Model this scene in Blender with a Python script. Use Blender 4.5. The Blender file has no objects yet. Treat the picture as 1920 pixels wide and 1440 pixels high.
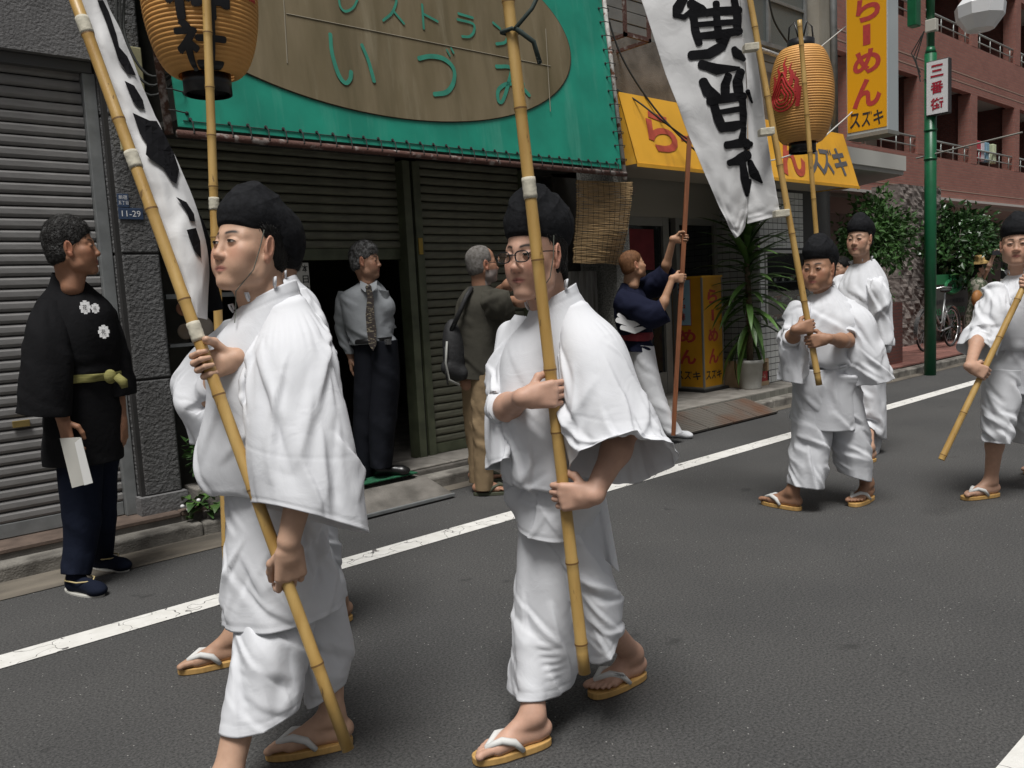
import bpy, bmesh, math, random
import numpy as np
from mathutils import Vector
SC = bpy.context.scene
COL = SC.collection
RAD = math.radians
# ---------------------------------------------------------------- camera
FPX, PITCH, ROLL, YAW, CAMH = 1550.0, RAD(6.04), RAD(-2.99), RAD(48.43), 1.40
cF = np.array([math.cos(YAW)*math.cos(PITCH), math.sin(YAW)*math.cos(PITCH), -math.sin(PITCH)])
_r = np.array([math.sin(YAW), -math.cos(YAW), 0.0]); _u = np.cross(_r, cF)
cR = _r*math.cos(ROLL)+_u*math.sin(ROLL); cU = _u*math.cos(ROLL)-_r*math.sin(ROLL)
cC = np.array([0, 0, CAMH]); FH = np.array([math.cos(YAW), math.sin(YAW), 0.0]); RH = _r
cam = bpy.data.cameras.new('camera'); camo = bpy.data.objects.new('camera', cam); COL.objects.link(camo)
cam.sensor_width = 36.0; cam.lens = FPX/1920*36.0; cam.clip_end = 400; cam.clip_start = 0.05
from mathutils import Matrix
M = Matrix(((cR[0], cU[0], -cF[0], 0), (cR[1], cU[1], -cF[1], 0), (cR[2], cU[2], -cF[2], CAMH), (0, 0, 0, 1)))
camo.matrix_world = M; SC.camera = camo
# ---------------------------------------------------------------- light
SUN_EL, SUN_AZ = RAD(68), RAD(218)          # azimuth measured from +X towards +Y
w = bpy.data.worlds.new('World'); SC.world = w; w.use_nodes = True
nt = w.node_tree; bg = nt.nodes['Background']
sky = nt.nodes.new('ShaderNodeTexSky'); sky.sky_type = 'NISHITA'; sky.sun_disc = False
sky.sun_elevation = SUN_EL; sky.sun_rotation = math.pi/2-SUN_AZ; sky.dust_density = 6.0; sky.air_density = 1.0; sky.ozone_density = 0.4
hs = nt.nodes.new('ShaderNodeHueSaturation'); hs.inputs['Saturation'].default_value = 0.28
nt.links.new(sky.outputs[0], hs.inputs['Color']); nt.links.new(hs.outputs[0], bg.inputs[0]); bg.inputs[1].default_value = 0.052
sl = bpy.data.lights.new('sun', 'SUN'); sl.energy = 3.5; sl.angle = RAD(22); sl.color = (1, .985, .96)
so = bpy.data.objects.new('sun', sl); COL.objects.link(so)
so.rotation_euler = Vector((-math.cos(SUN_EL)*math.cos(SUN_AZ), -math.cos(SUN_EL)*math.sin(SUN_AZ), -math.sin(SUN_EL))).to_track_quat('-Z', 'Y').to_euler()
SC.view_settings.view_transform = 'Standard'; SC.view_settings.look = 'None'; SC.view_settings.gamma = 1; SC.view_settings.exposure = 0.0
SC.view_settings.use_curve_mapping = False
# ---------------------------------------------------------------- places: from a pixel of the 1920x1440 photograph to a point of the street
def ray(x, y): return cF+cR*(x-960)/FPX-cU*(y-720)/FPX
def GZ(x, y, z=0.0): d = ray(x, y); return cC+d*(z-CAMH)/d[2]      # on the level z
def GY(x, y, Y): d = ray(x, y); return cC+d*Y/d[1]                 # on a plane along the street
def GX(x, y, X): d = ray(x, y); return cC+d*X/d[0]                 # on a plane across the street
def Q(x, y, s): d = ray(x, y); return cC+d*s/(d@FH)                # on an upright plane s metres away
def GP(x, y, p, n): d = ray(x, y); return cC+d*(((p-cC)@n)/(d@n))  # on any plane
A = np.array
def nrm(v): v = A(v, float); return v/np.linalg.norm(v)
# ---------------------------------------------------------------- materials
MATS = {}
def mat(name, col, rough=.7, var=0.0, vscale=6.0, col2=None, bump=0.0, bscale=60.0, metal=0.0, spec=None, sheen=0.0, stretch=None, detail=6.0, emit=None, alpha=None, trans=0.0, vcol=None, thr=None, sss=0.0, rand=0.0):
    if name in MATS: return MATS[name]
    m = bpy.data.materials.new(name); m.use_nodes = True; t = m.node_tree; b = t.nodes['Principled BSDF']; L = t.links.new
    c = (*col, 1); b.inputs['Base Color'].default_value = c; b.inputs['Roughness'].default_value = rough; b.inputs['Metallic'].default_value = metal
    if spec is not None: b.inputs['Specular IOR Level'].default_value = spec
    if sheen: b.inputs['Sheen Weight'].default_value = sheen
    if trans: b.inputs['Transmission Weight'].default_value = trans
    if sss: b.inputs['Subsurface Weight'].default_value = sss; b.inputs['Subsurface Radius'].default_value = (.012, .005, .003); b.inputs['Subsurface Scale'].default_value = 1.0
    if emit: b.inputs['Emission Color'].default_value = (*emit[:3], 1); b.inputs['Emission Strength'].default_value = emit[3]
    tc = t.nodes.new('ShaderNodeTexCoord'); src = tc.outputs['Object']
    if stretch:
        mp = t.nodes.new('ShaderNodeMapping'); mp.inputs['Scale'].default_value = stretch; L(src, mp.inputs[0]); src = mp.outputs[0]
    out = None
    if vcol:
        a = t.nodes.new('ShaderNodeVertexColor'); a.layer_name = vcol; out = a.outputs[0]
    if var or col2 is not None:
        n = t.nodes.new('ShaderNodeTexNoise'); n.inputs['Scale'].default_value = vscale; n.inputs['Detail'].default_value = detail; L(src, n.inputs['Vector'])
        r = t.nodes.new('ShaderNodeValToRGB'); lo, hi = thr or (.3, .7); r.color_ramp.elements[0].position = lo; r.color_ramp.elements[1].position = hi
        if col2 is not None: e0, e1 = c, (*col2, 1)
        else: e0 = tuple(v*(1-var) for v in c[:3])+(1,); e1 = tuple(min(1, v*(1+var)) for v in c[:3])+(1,)
        L(n.outputs[0], r.inputs[0])
        if out is None:
            r.color_ramp.elements[0].color = e0; r.color_ramp.elements[1].color = e1; out = r.outputs[0]
        else:
            r.color_ramp.elements[0].color = (1-var,)*3+(1,); r.color_ramp.elements[1].color = (min(1.0, 1+var),)*3+(1,)
            mx = t.nodes.new('ShaderNodeMixRGB'); mx.blend_type = 'MULTIPLY'; mx.inputs[0].default_value = 1; L(out, mx.inputs[1]); L(r.outputs[0], mx.inputs[2]); out = mx.outputs[0]
    if rand:
        oi = t.nodes.new('ShaderNodeObjectInfo'); mr = t.nodes.new('ShaderNodeMapRange'); mr.inputs[3].default_value = 1-rand; mr.inputs[4].default_value = 1+rand; L(oi.outputs['Random'], mr.inputs[0])
        mx = t.nodes.new('ShaderNodeMixRGB'); mx.blend_type = 'MULTIPLY'; mx.inputs[0].default_value = 1; L(mr.outputs[0], mx.inputs[2])
        if out is None: mx.inputs[1].default_value = c
        else: L(out, mx.inputs[1])
        out = mx.outputs[0]
    if out is not None: L(out, b.inputs['Base Color'])
    if bump:
        n2 = t.nodes.new('ShaderNodeTexNoise'); n2.inputs['Scale'].default_value = bscale; n2.inputs['Detail'].default_value = 4; L(src, n2.inputs['Vector'])
        bp = t.nodes.new('ShaderNodeBump'); bp.inputs['Strength'].default_value = min(1, bump); bp.inputs['Distance'].default_value = .01*max(1, bump); L(n2.outputs[0], bp.inputs['Height']); L(bp.outputs[0], b.inputs['Normal'])
    MATS[name] = m; return m
def weather(m, col, lo=.5, hi=.62, scale=3.0, stretch=(3, 3, .35), strength=.7, detail=9):
    """dirt or fading with a shape of its own, mixed over the base colour"""
    t = m.node_tree; b = t.nodes['Principled BSDF']; L = t.links.new; tc = t.nodes.new('ShaderNodeTexCoord'); mp = t.nodes.new('ShaderNodeMapping'); mp.inputs['Scale'].default_value = stretch; mp.inputs['Location'].default_value = (len(m.name)*1.7, 3.1, .4); L(tc.outputs['Object'], mp.inputs[0])
    n = t.nodes.new('ShaderNodeTexNoise'); n.inputs['Scale'].default_value = scale; n.inputs['Detail'].default_value = detail; n.inputs['Roughness'].default_value = .65; L(mp.outputs[0], n.inputs['Vector']); r = t.nodes.new('ShaderNodeMapRange'); r.inputs[1].default_value = lo; r.inputs[2].default_value = hi; r.inputs[3].default_value = 0; r.inputs[4].default_value = strength; L(n.outputs[0], r.inputs[0])
    mx = t.nodes.new('ShaderNodeMixRGB'); mx.inputs[2].default_value = (*col, 1); L(r.outputs[0], mx.inputs[0]); bc = b.inputs['Base Color']
    if bc.links: L(bc.links[0].from_socket, mx.inputs[1])
    else: mx.inputs[1].default_value = bc.default_value
    L(mx.outputs[0], bc); return m
# ---------------------------------------------------------------- meshes
def tag(o, label=None, cat=None, group=None, kind=None):
    if label: o['label'] = label
    if cat: o['category'] = cat
    if group: o['group'] = group
    if kind: o['kind'] = kind
    return o
def link(name, me, parent=None, loc=None, rot=None, scale=None):
    o = bpy.data.objects.new(name, me); COL.objects.link(o)
    if parent is not None: o.parent = parent
    if loc is not None: o.location = [float(v) for v in loc]
    if rot is not None: o.rotation_euler = rot
    if scale is not None: o.scale = scale
    return o
def empty(name, loc=(0, 0, 0), label=None, cat=None, group=None):
    o = link(name, None, None, loc); o.empty_display_size = .1; return tag(o, label, cat, group)
def rawmesh(name, V, Fc, m=None, smooth=False, mi=None):
    me = bpy.data.meshes.new(name); me.from_pydata([tuple(map(float, v)) for v in V], [], [tuple(int(i) for i in f) for f in Fc])
    for k in (m if isinstance(m, (list, tuple)) else [m]):
        if k is not None: me.materials.append(k)
    if smooth: me.polygons.foreach_set('use_smooth', [True]*len(me.polygons))
    if mi is not None: me.polygons.foreach_set('material_index', [int(i) for i in mi])
    me.update(); return me
def wloc(q):
    p = np.zeros(3)
    while q is not None: p = p+A(q.location); q = q.parent
    return p
def obj(name, V, Fc, m, parent=None, smooth=False, mi=None, origin=None):
    """one mesh object from world coordinates; its origin at the parent's or given place"""
    V = A(V, float).reshape(-1, 3); po = wloc(parent)
    og = A(origin, float) if origin is not None else (po if parent is not None else V.mean(0))
    return link(name, rawmesh(name, V-og, Fc, m, smooth, mi), parent, og-po)
class MB:
    def __init__(s): s.V = []; s.F = []; s.I = []; s.k = 0
    def add(s, V, Fc):
        n = len(s.V); s.V += [tuple(v) for v in V]; s.F += [tuple(i+n for i in f) for f in Fc]; s.I += [s.k]*len(Fc); return s
    def box(s, lo, hi):
        (a, b, c), (d, e, f) = lo, hi
        return s.add([(a, b, c), (d, b, c), (d, e, c), (a, e, c), (a, b, f), (d, b, f), (d, e, f), (a, e, f)],
                     [(0, 3, 2, 1), (4, 5, 6, 7), (0, 1, 5, 4), (1, 2, 6, 5), (2, 3, 7, 6), (3, 0, 4, 7)])
    def obox(s, c, ax, ay, az):
        c, ax, ay, az = A(c, float), A(ax, float), A(ay, float), A(az, float)
        P = [c+i*ax+j*ay+k*az for k in (-1, 1) for i, j in ((-1, -1), (1, -1), (1, 1), (-1, 1))]
        return s.add(P, [(0, 3, 2, 1), (4, 5, 6, 7), (0, 1, 5, 4), (1, 2, 6, 5), (2, 3, 7, 6), (3, 0, 4, 7)])
    def quad(s, *P): return s.add(P, [tuple(range(len(P)))])
    def slab(s, P, d):
        P = [A(p, float) for p in P]; d = A(d, float); n = len(P)
        return s.add(P+[p+d for p in P], [tuple(range(n)), tuple(range(2*n-1, n-1, -1))]+[(i, i+n, (i+1) % n+n, (i+1) % n) for i in range(n)])
    def tube(s, P, r, n=8, cap=True):
        P = [A(p, float) for p in P]; R = [r]*len(P) if np.isscalar(r) else list(r); V = []; Fc = []
        t0 = nrm(P[1]-P[0]); x = np.cross(t0, (0, 0, 1)); x = nrm(x) if np.linalg.norm(x) > .1 else A([1., 0, 0])
        for i, p in enumerate(P):
            t = nrm(P[min(i+1, len(P)-1)]-P[max(i-1, 0)]); x = nrm(x-t*(x@t)); y = np.cross(t, x)
            V += [p+R[i]*(x*math.cos(a)+y*math.sin(a)) for a in np.arange(n)*2*math.pi/n]
        for i in range(len(P)-1):
            for j in range(n): Fc.append((i*n+j, i*n+(j+1) % n, (i+1)*n+(j+1) % n, (i+1)*n+j))
        if cap: Fc += [tuple(range(n-1, -1, -1)), tuple(range((len(P)-1)*n, len(P)*n))]
        return s.add(V, Fc)
    def lathe(s, c, prof, n=24, axis=(0, 0, 1)):
        c = A(c, float); ax = nrm(axis); x = np.cross(ax, (0, 1, 0)); x = nrm(x) if np.linalg.norm(x) > .1 else A([1., 0, 0]); y = np.cross(ax, x); V = []; Fc = []
        for r, h in prof: V += [c+ax*h+max(r, 1e-4)*(x*math.cos(a)+y*math.sin(a)) for a in np.arange(n)*2*math.pi/n]
        for i in range(len(prof)-1):
            for j in range(n): Fc.append((i*n+j, i*n+(j+1) % n, (i+1)*n+(j+1) % n, (i+1)*n+j))
        return s.add(V, Fc)
    def ell(s, c, r, n=14, m=9, R=None):
        c = A(c, float); V = []; Fc = []
        for i in range(m+1):
            ph = math.pi*i/m
            for j in range(n):
                p = A([r[0]*math.sin(ph)*math.cos(2*math.pi*j/n), r[1]*math.sin(ph)*math.sin(2*math.pi*j/n), r[2]*math.cos(ph)])
                V.append(c+(p if R is None else R@p))
        for i in range(m):
            for j in range(n): Fc.append((i*n+j, (i+1)*n+j, (i+1)*n+(j+1) % n, i*n+(j+1) % n))
        return s.add(V, Fc)
    def build(s, name, m, parent=None, smooth=False, origin=None, bevel=0.0):
        multi = isinstance(m, (list, tuple))
        o = obj(name, s.V, s.F, m, parent, smooth, s.I if multi else None, origin)
        if bevel:
            b = o.modifiers.new('bevel', 'BEVEL'); b.width = bevel; b.segments = 2; b.limit_method = 'ANGLE'
        return o
def box(name, lo, hi, m, parent=None, bevel=0.0, origin=None): return MB().box(lo, hi).build(name, m, parent, bevel=bevel, origin=origin)
# ---------------------------------------------------------------- writing
def text2d(s, bold=0.0, res=4):
    if s == 'ズ':       # the two small marks are added by hand
        bm = text2d('ス', bold, res); x1 = max(v.co.x for v in bm.verts); y1 = max(v.co.y for v in bm.verts)
        for v in bm.verts: v.co.x *= .93
        for dx in (-.17, -.02): bm.faces.new([bm.verts.new((x1+dx+a, y1+b, 0)) for a, b in ((0, .0), (.06, .03), (.11, -.14), (.05, -.17))][::-1])
        return bm
    cu = bpy.data.curves.new('t', 'FONT'); cu.body = s; cu.offset = bold; cu.resolution_u = res; cu.align_x = 'LEFT'
    o = bpy.data.objects.new('t', cu); COL.objects.link(o); bpy.context.view_layer.update()
    me = bpy.data.meshes.new_from_object(o.evaluated_get(bpy.context.evaluated_depsgraph_get()))
    bm = bmesh.new(); bm.from_mesh(me); bpy.data.objects.remove(o); bpy.data.curves.remove(cu); bpy.data.meshes.remove(me)
    return bm
def grid_cut(bm, step):
    for ax in (0, 1):
        cs = [v.co[ax] for v in bm.verts]
        if not cs: return bm
        lo, hi = min(cs), max(cs); k = lo+step
        while k < hi:
            n = [0, 0, 0]; n[ax] = 1; c = [0, 0, 0]; c[ax] = k
            bmesh.ops.bisect_plane(bm, geom=bm.verts[:]+bm.edges[:]+bm.faces[:], plane_co=c, plane_no=n, dist=1e-6); k += step
    return bm
def fit01(bm):
    """scale a flat mesh to -0.5..0.5 in both directions"""
    xs = [v.co.x for v in bm.verts]; ys = [v.co.y for v in bm.verts]; x0, x1, y0, y1 = min(xs), max(xs), min(ys), max(ys)
    for v in bm.verts: v.co.x = (v.co.x-x0)/max(1e-6, x1-x0)-.5; v.co.y = (v.co.y-y0)/max(1e-6, y1-y0)-.5
    return bm
def bm_map(bm, fn, name, m, parent=None, free=True):
    bm.verts.index_update(); V = [fn(v.co.x, v.co.y, v.co.z) for v in bm.verts]; Fc = [[v.index for v in f.verts] for f in bm.faces]
    bm.free(); return obj(name, V, Fc, m, parent)
def write(s, c, right, up, wd, ht, m, parent, name='lettering', bold=0.02, off=None, thick=0.0):
    """writing of width wd and height ht metres centred at c on a plane"""
    c, right, up = A(c, float), nrm(right), nrm(up)
    if off is not None: c = c+A(off)
    o = bm_map(fit01(text2d(s, bold)), lambda u, v, z: c+right*u*wd+up*v*ht, name, m, parent)
    if len(s) > 1: o['kind'] = 'stuff'
    return o
def strokes2d(ST, n=6):
    """brush strokes [(points, width), ...] -> flat bmesh, overlapping pieces stacked by a hair"""
    bm = bmesh.new(); z = 0
    for pts, wd in ST:
        z += .0004; P = [A(p, float) for p in pts]; Q2 = []
        for i in range(len(P)-1):
            for k in range(n): Q2.append(P[i]+(P[i+1]-P[i])*k/n)
        Q2.append(P[-1]); ws = [wd]*len(Q2) if np.isscalar(wd) else np.interp(np.linspace(0, 1, len(Q2)), np.linspace(0, 1, len(wd)), wd)
        L, Rr = [], []
        for i, q in enumerate(Q2):
            t = nrm(Q2[min(i+1, len(Q2)-1)]-Q2[max(i-1, 0)]); nn = A([-t[1], t[0]]); jit = 1+.06*math.sin(i*.55+z*9000)
            L.append(q+nn*ws[i]/2*jit); Rr.append(q-nn*ws[i]/2*jit)
        t0 = nrm(Q2[0]-Q2[1]); t1 = nrm(Q2[-1]-Q2[-2]); n0 = A([-t0[1], t0[0]]); n1 = A([-t1[1], t1[0]])
        c0 = [Q2[0]+ws[0]/2*(t0*math.sin(a)*.8+n0*math.cos(a)) for a in np.linspace(math.pi*.15, math.pi*.85, 5)]
        c1 = [Q2[-1]+ws[-1]/2*(t1*math.sin(a)*.8+n1*math.cos(a)) for a in np.linspace(math.pi*.15, math.pi*.85, 5)]
        row = [(a, b) for a, b in zip(L, Rr)]
        vs = [(bm.verts.new((a[0], a[1], z)), bm.verts.new((b[0], b[1], z))) for a, b in row]
        for (a, b), (c, d) in zip(vs[:-1], vs[1:]): bm.faces.new((a, b, d, c))
        v0 = [bm.verts.new((p[0], p[1], z)) for p in c0]; v1 = [bm.verts.new((p[0], p[1], z)) for p in c1]
        bm.faces.new([vs[0][0]]+v0[::-1]+[vs[0][1]]); bm.faces.new([vs[-1][1]]+v1[::-1]+[vs[-1][0]])
    return bm
# ---------------------------------------------------------------- smooth bodies: blended distance fields meshed with surface nets
def C_(a, b, ra, rb=None, k=.012, sub=False): return ('c', A(a, float), A(b, float), ra, ra if rb is None else rb, k, sub)
def E_(c, r, R=None, k=.015, sub=False): return ('e', A(c, float), A(r, float), R, None, k, sub)
def H_(p, n, k=.004): return ('h', A(p, float), nrm(n), None, None, k, True)     # cut away the side the normal points to
def sdf_mesh(prims, res):
    lo = np.full(3, 1e9); hi = -lo
    for p in prims:
        if p[6]: continue
        if p[0] == 'c': r = max(p[3], p[4]); lo = np.minimum(lo, np.minimum(p[1], p[2])-r); hi = np.maximum(hi, np.maximum(p[1], p[2])+r)
        else: r = p[2].max(); lo = np.minimum(lo, p[1]-r); hi = np.maximum(hi, p[1]+r)
    lo = lo-3*res; hi = hi+3*res; n = np.ceil((hi-lo)/res).astype(int)+1
    ax = [(lo[i]+res*np.arange(n[i])).astype(np.float32) for i in range(3)]
    D = np.full(n, .5, np.float32)
    for p in prims:
        m = p[5]+3*res
        if p[0] == 'c': r = max(p[3], p[4])+m; a = np.minimum(p[1], p[2])-r; b = np.maximum(p[1], p[2])+r
        elif p[0] == 'e': r = p[2].max()+m; a = p[1]-r; b = p[1]+r
        else: a = lo; b = hi
        i0 = np.clip(np.floor((a-lo)/res).astype(int), 0, n-1); i1 = np.clip(np.ceil((b-lo)/res).astype(int)+1, 1, n)
        sl = tuple(slice(i0[k], i1[k]) for k in range(3))
        P = np.stack(np.meshgrid(*[ax[k][sl[k]] for k in range(3)], indexing='ij'), -1)
        if p[0] == 'c':
            pa = P-p[1].astype(np.float32); ba = (p[2]-p[1]).astype(np.float32); t = np.clip(pa@ba/max(1e-12, float(ba@ba)), 0, 1)
            d = np.linalg.norm(pa-t[..., None]*ba, axis=-1)-(p[3]+(p[4]-p[3])*t)
        elif p[0] == 'e':
            q = P-p[1].astype(np.float32)
            if p[3] is not None: q = q@p[3].astype(np.float32)
            r = p[2].astype(np.float32); k0 = np.linalg.norm(q/r, axis=-1); k1 = np.linalg.norm(q/(r*r), axis=-1); d = k0*(k0-1)/np.maximum(k1, 1e-6)
        else: d = -((P-p[1].astype(np.float32))@p[2].astype(np.float32))
        k = p[5]; S = D[sl]
        if p[6]: h = np.maximum(k-np.abs(S+d), 0)/k; D[sl] = np.maximum(S, -d)+h*h*k*.25
        else: h = np.maximum(k-np.abs(S-d), 0)/k; D[sl] = np.minimum(S, d)-h*h*k*.25
    I = D < 0; nx, ny, nz = D.shape
    cnt = np.zeros((nx-1, ny-1, nz-1), np.int8)
    for i in (0, 1):
        for j in (0, 1):
            for k in (0, 1): cnt += I[i:nx-1+i, j:ny-1+j, k:nz-1+k]
    act = (cnt > 0) & (cnt < 8); ci = np.argwhere(act); idx = np.full(act.shape, -1, np.int64); idx[act] = np.arange(len(ci))
    acc = np.zeros((len(ci), 3)); num = np.zeros(len(ci)); cor = [(i, j, k) for i in (0, 1) for j in (0, 1) for k in (0, 1)]
    for a in cor:
        for b in cor:
            if sum(b)-sum(a) == 1 and all(y >= x for x, y in zip(a, b)):
                da = D[ci[:, 0]+a[0], ci[:, 1]+a[1], ci[:, 2]+a[2]]; db = D[ci[:, 0]+b[0], ci[:, 1]+b[1], ci[:, 2]+b[2]]
                s = (da < 0) != (db < 0); t = np.where(s, da/np.where(s, da-db, 1), 0)
                acc += s[:, None]*(A(a)+t[:, None]*(A(b)-A(a))); num += s
    V = lo+res*(ci+acc/np.maximum(num, 1)[:, None]); Fc = []
    for d in range(3):
        u, v = (d+1) % 3, (d+2) % 3; s0 = [slice(None)]*3; s1 = [slice(None)]*3; s0[d] = slice(0, -1); s1[d] = slice(1, None)
        ia, ib = I[tuple(s0)], I[tuple(s1)]; e = np.argwhere(ia != ib); e = e[(e[:, u] > 0) & (e[:, v] > 0) & (e[:, u] < D.shape[u]-1) & (e[:, v] < D.shape[v]-1)]
        flip = ia[tuple(e.T)]; q = []
        for du, dv in ((-1, -1), (0, -1), (0, 0), (-1, 0)):
            c = e.copy(); c[:, u] += du; c[:, v] += dv; q.append(idx[tuple(c.T)])
        q = np.stack(q, 1); q[~flip] = q[~flip][:, ::-1]; Fc.append(q)
    return V, np.concatenate(Fc)
def merge(parts):
    V, Fc, n = [], [], 0
    for v, f in parts: V.append(v); Fc.append(A(f)+n); n += len(v)
    return np.concatenate(V), np.concatenate(Fc)
def fastmesh(name, V, Fc, m, parent, col=None, smooth=True, origin=None):
    og = wloc(parent) if origin is None else A(origin, float)
    me = bpy.data.meshes.new(name); V = (np.asarray(V)-og).astype(np.float32); Fc = np.asarray(Fc, np.int32); n = len(Fc)
    me.vertices.add(len(V)); me.vertices.foreach_set('co', V.ravel()); me.loops.add(n*4); me.loops.foreach_set('vertex_index', Fc.ravel())
    me.polygons.add(n); me.polygons.foreach_set('loop_start', np.arange(0, n*4, 4, dtype=np.int32)); me.update(calc_edges=True); me.validate()
    if smooth: me.polygons.foreach_set('use_smooth', [True]*len(me.polygons))
    if col is not None:
        ca = me.color_attributes.new('Col', 'FLOAT_COLOR', 'POINT'); ca.data.foreach_set('color', np.concatenate([col, np.ones((len(col), 1))], 1).astype(np.float32).ravel())
    me.materials.append(m); o = link(name, me, parent); return o
def rotm(f, up=(0, 0, 1)):
    """columns forward, left, up"""
    f = nrm(f); l = nrm(np.cross(up, f)); return np.stack([f, l, np.cross(f, l)], 1)
# ---------------------------------------------------------------- hands
def hand_prims(W, d, n, th, curls, k=.006, sc=1.0, thumb=None):
    """W wrist, d wrist to knuckles, n back of the hand, th = +1/-1 side of the thumb along d x n; curls = bend after each joint in degrees (from d towards -n)"""
    d = nrm(d); n = nrm(A(n)-d*(A(n)@d)); s = np.cross(d, n)*th; P = []; W = A(W, float)
    P.append(C_(W-d*.01, W+d*.03*sc, .024*sc, .024*sc, .012))
    lens = [(.040, .026, .020), (.044, .029, .022), (.041, .027, .021), (.033, .021, .018)]
    for i in range(4):
        off = (.030-.0195*i)*sc; kn = W+d*(.088-.004*abs(i-1.2))*sc+s*off
        P.append(C_(W+d*.02*sc+s*off*.7, kn, .0155*sc, .0118*sc, .014)); p = kn
        for j in range(3):
            a = RAD(curls[i][j]); q = p+(d*math.cos(a)-n*math.sin(a))*lens[i][j]*sc; r = (.0092, .0083, .0073, .0062)
            P.append(C_(p, q, r[j]*sc, r[j+1]*sc, .0035)); p = q
    if thumb is None: thumb = [(.5, .6, -.5), (.95, .1, -.35), (.9, -.1, -.2)]
    p = W+d*.022*sc+s*.020*sc-n*.006*sc; rr = (.0135, .0115, .0102, .0085)
    for j, (a, b, c) in enumerate(thumb):
        q = p+nrm(d*a+s*b+n*c)*(.044, .032, .027)[j]*sc; P.append(C_(p, q, rr[j]*sc, rr[j+1]*sc, .006)); p = q
    return P
GRIP = [(44, 118, 186), (48, 122, 190), (48, 122, 190), (50, 124, 192)]
def grip(Pc, u, d, th, sc=1.0):
    """hand closed round a pole at Pc (axis u); d the way the back of the hand runs; returns prims, wrist"""
    u = nrm(u); d = nrm(A(d)-u*(A(d)@u)); s = u; n = np.cross(s, d)*th*1.0; n = nrm(n)
    # want cross(d,n)*th == +-u : thumb towards +u
    if (np.cross(d, n)*th)@u < 0: n = -n
    W = A(Pc)-d*.083*sc+n*.031*sc
    return hand_prims(W, d, n, th, GRIP, sc=sc, thumb=[(.55, .75, -.35), (.75, .15, -.75), (.25, -.1, -1)]), W
def foot_prims(ank, d, sc=1.0, lift=0.0, left=1, tilt=0.0):
    """bare foot: ankle above the heel, d = horizontal toe direction, sole at ank.z-.075"""
    d = nrm(A([d[0], d[1], 0.])); s = A([-d[1], d[0], 0])*left; u = A([0, 0, 1.])
    if tilt: c, q = math.cos(tilt), math.sin(tilt); d, u = d*c-u*q, u*c+d*q      # heel up
    a = A(ank, float); g = a-u*.078*sc; P = []
    P += [E_(g-d*.028*sc+u*.03*sc, (.034*sc, .029*sc, .032*sc), k=.02, R=np.stack([d, s, u], 1)), C_(a, g+d*.10*sc+u*.028*sc, .034*sc, .022*sc, .03), C_(g+u*.02*sc, g+d*.12*sc+u*.018*sc-s*.018*sc, .024*sc, .018*sc, .02),
          C_(g+u*.022*sc, g+d*.125*sc+u*.02*sc+s*-.0*sc, .025*sc, .02*sc, .02), C_(g+d*.06*sc+u*.024*sc, g+d*.135*sc-s*.024*sc+u*.017*sc, .022*sc, .019*sc, .02), C_(g+d*.06*sc+u*.02*sc, g+d*.115*sc+s*.026*sc+u*.014*sc, .02*sc, .015*sc, .02)]
    for i, (o, L, r) in enumerate(((-.030, .205, .0125), (-.009, .200, .0085), (.006, .190, .008), (.020, .176, .0075), (.033, .160, .007))):
        P.append(C_(g+d*.125*sc+s*o*.8*sc+u*.018*sc, g+d*(L-.018)*sc+s*o*sc+u*.016*sc, r*1.05*sc, r*.95*sc, .004)); P.append(E_(g+d*(L-.012)*sc+s*o*sc+u*.012*sc, (r*1.15*sc, r*1.1*sc, r*sc), k=.004, R=np.stack([d, s, u], 1)))
    return P, g, d, s, u
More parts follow.
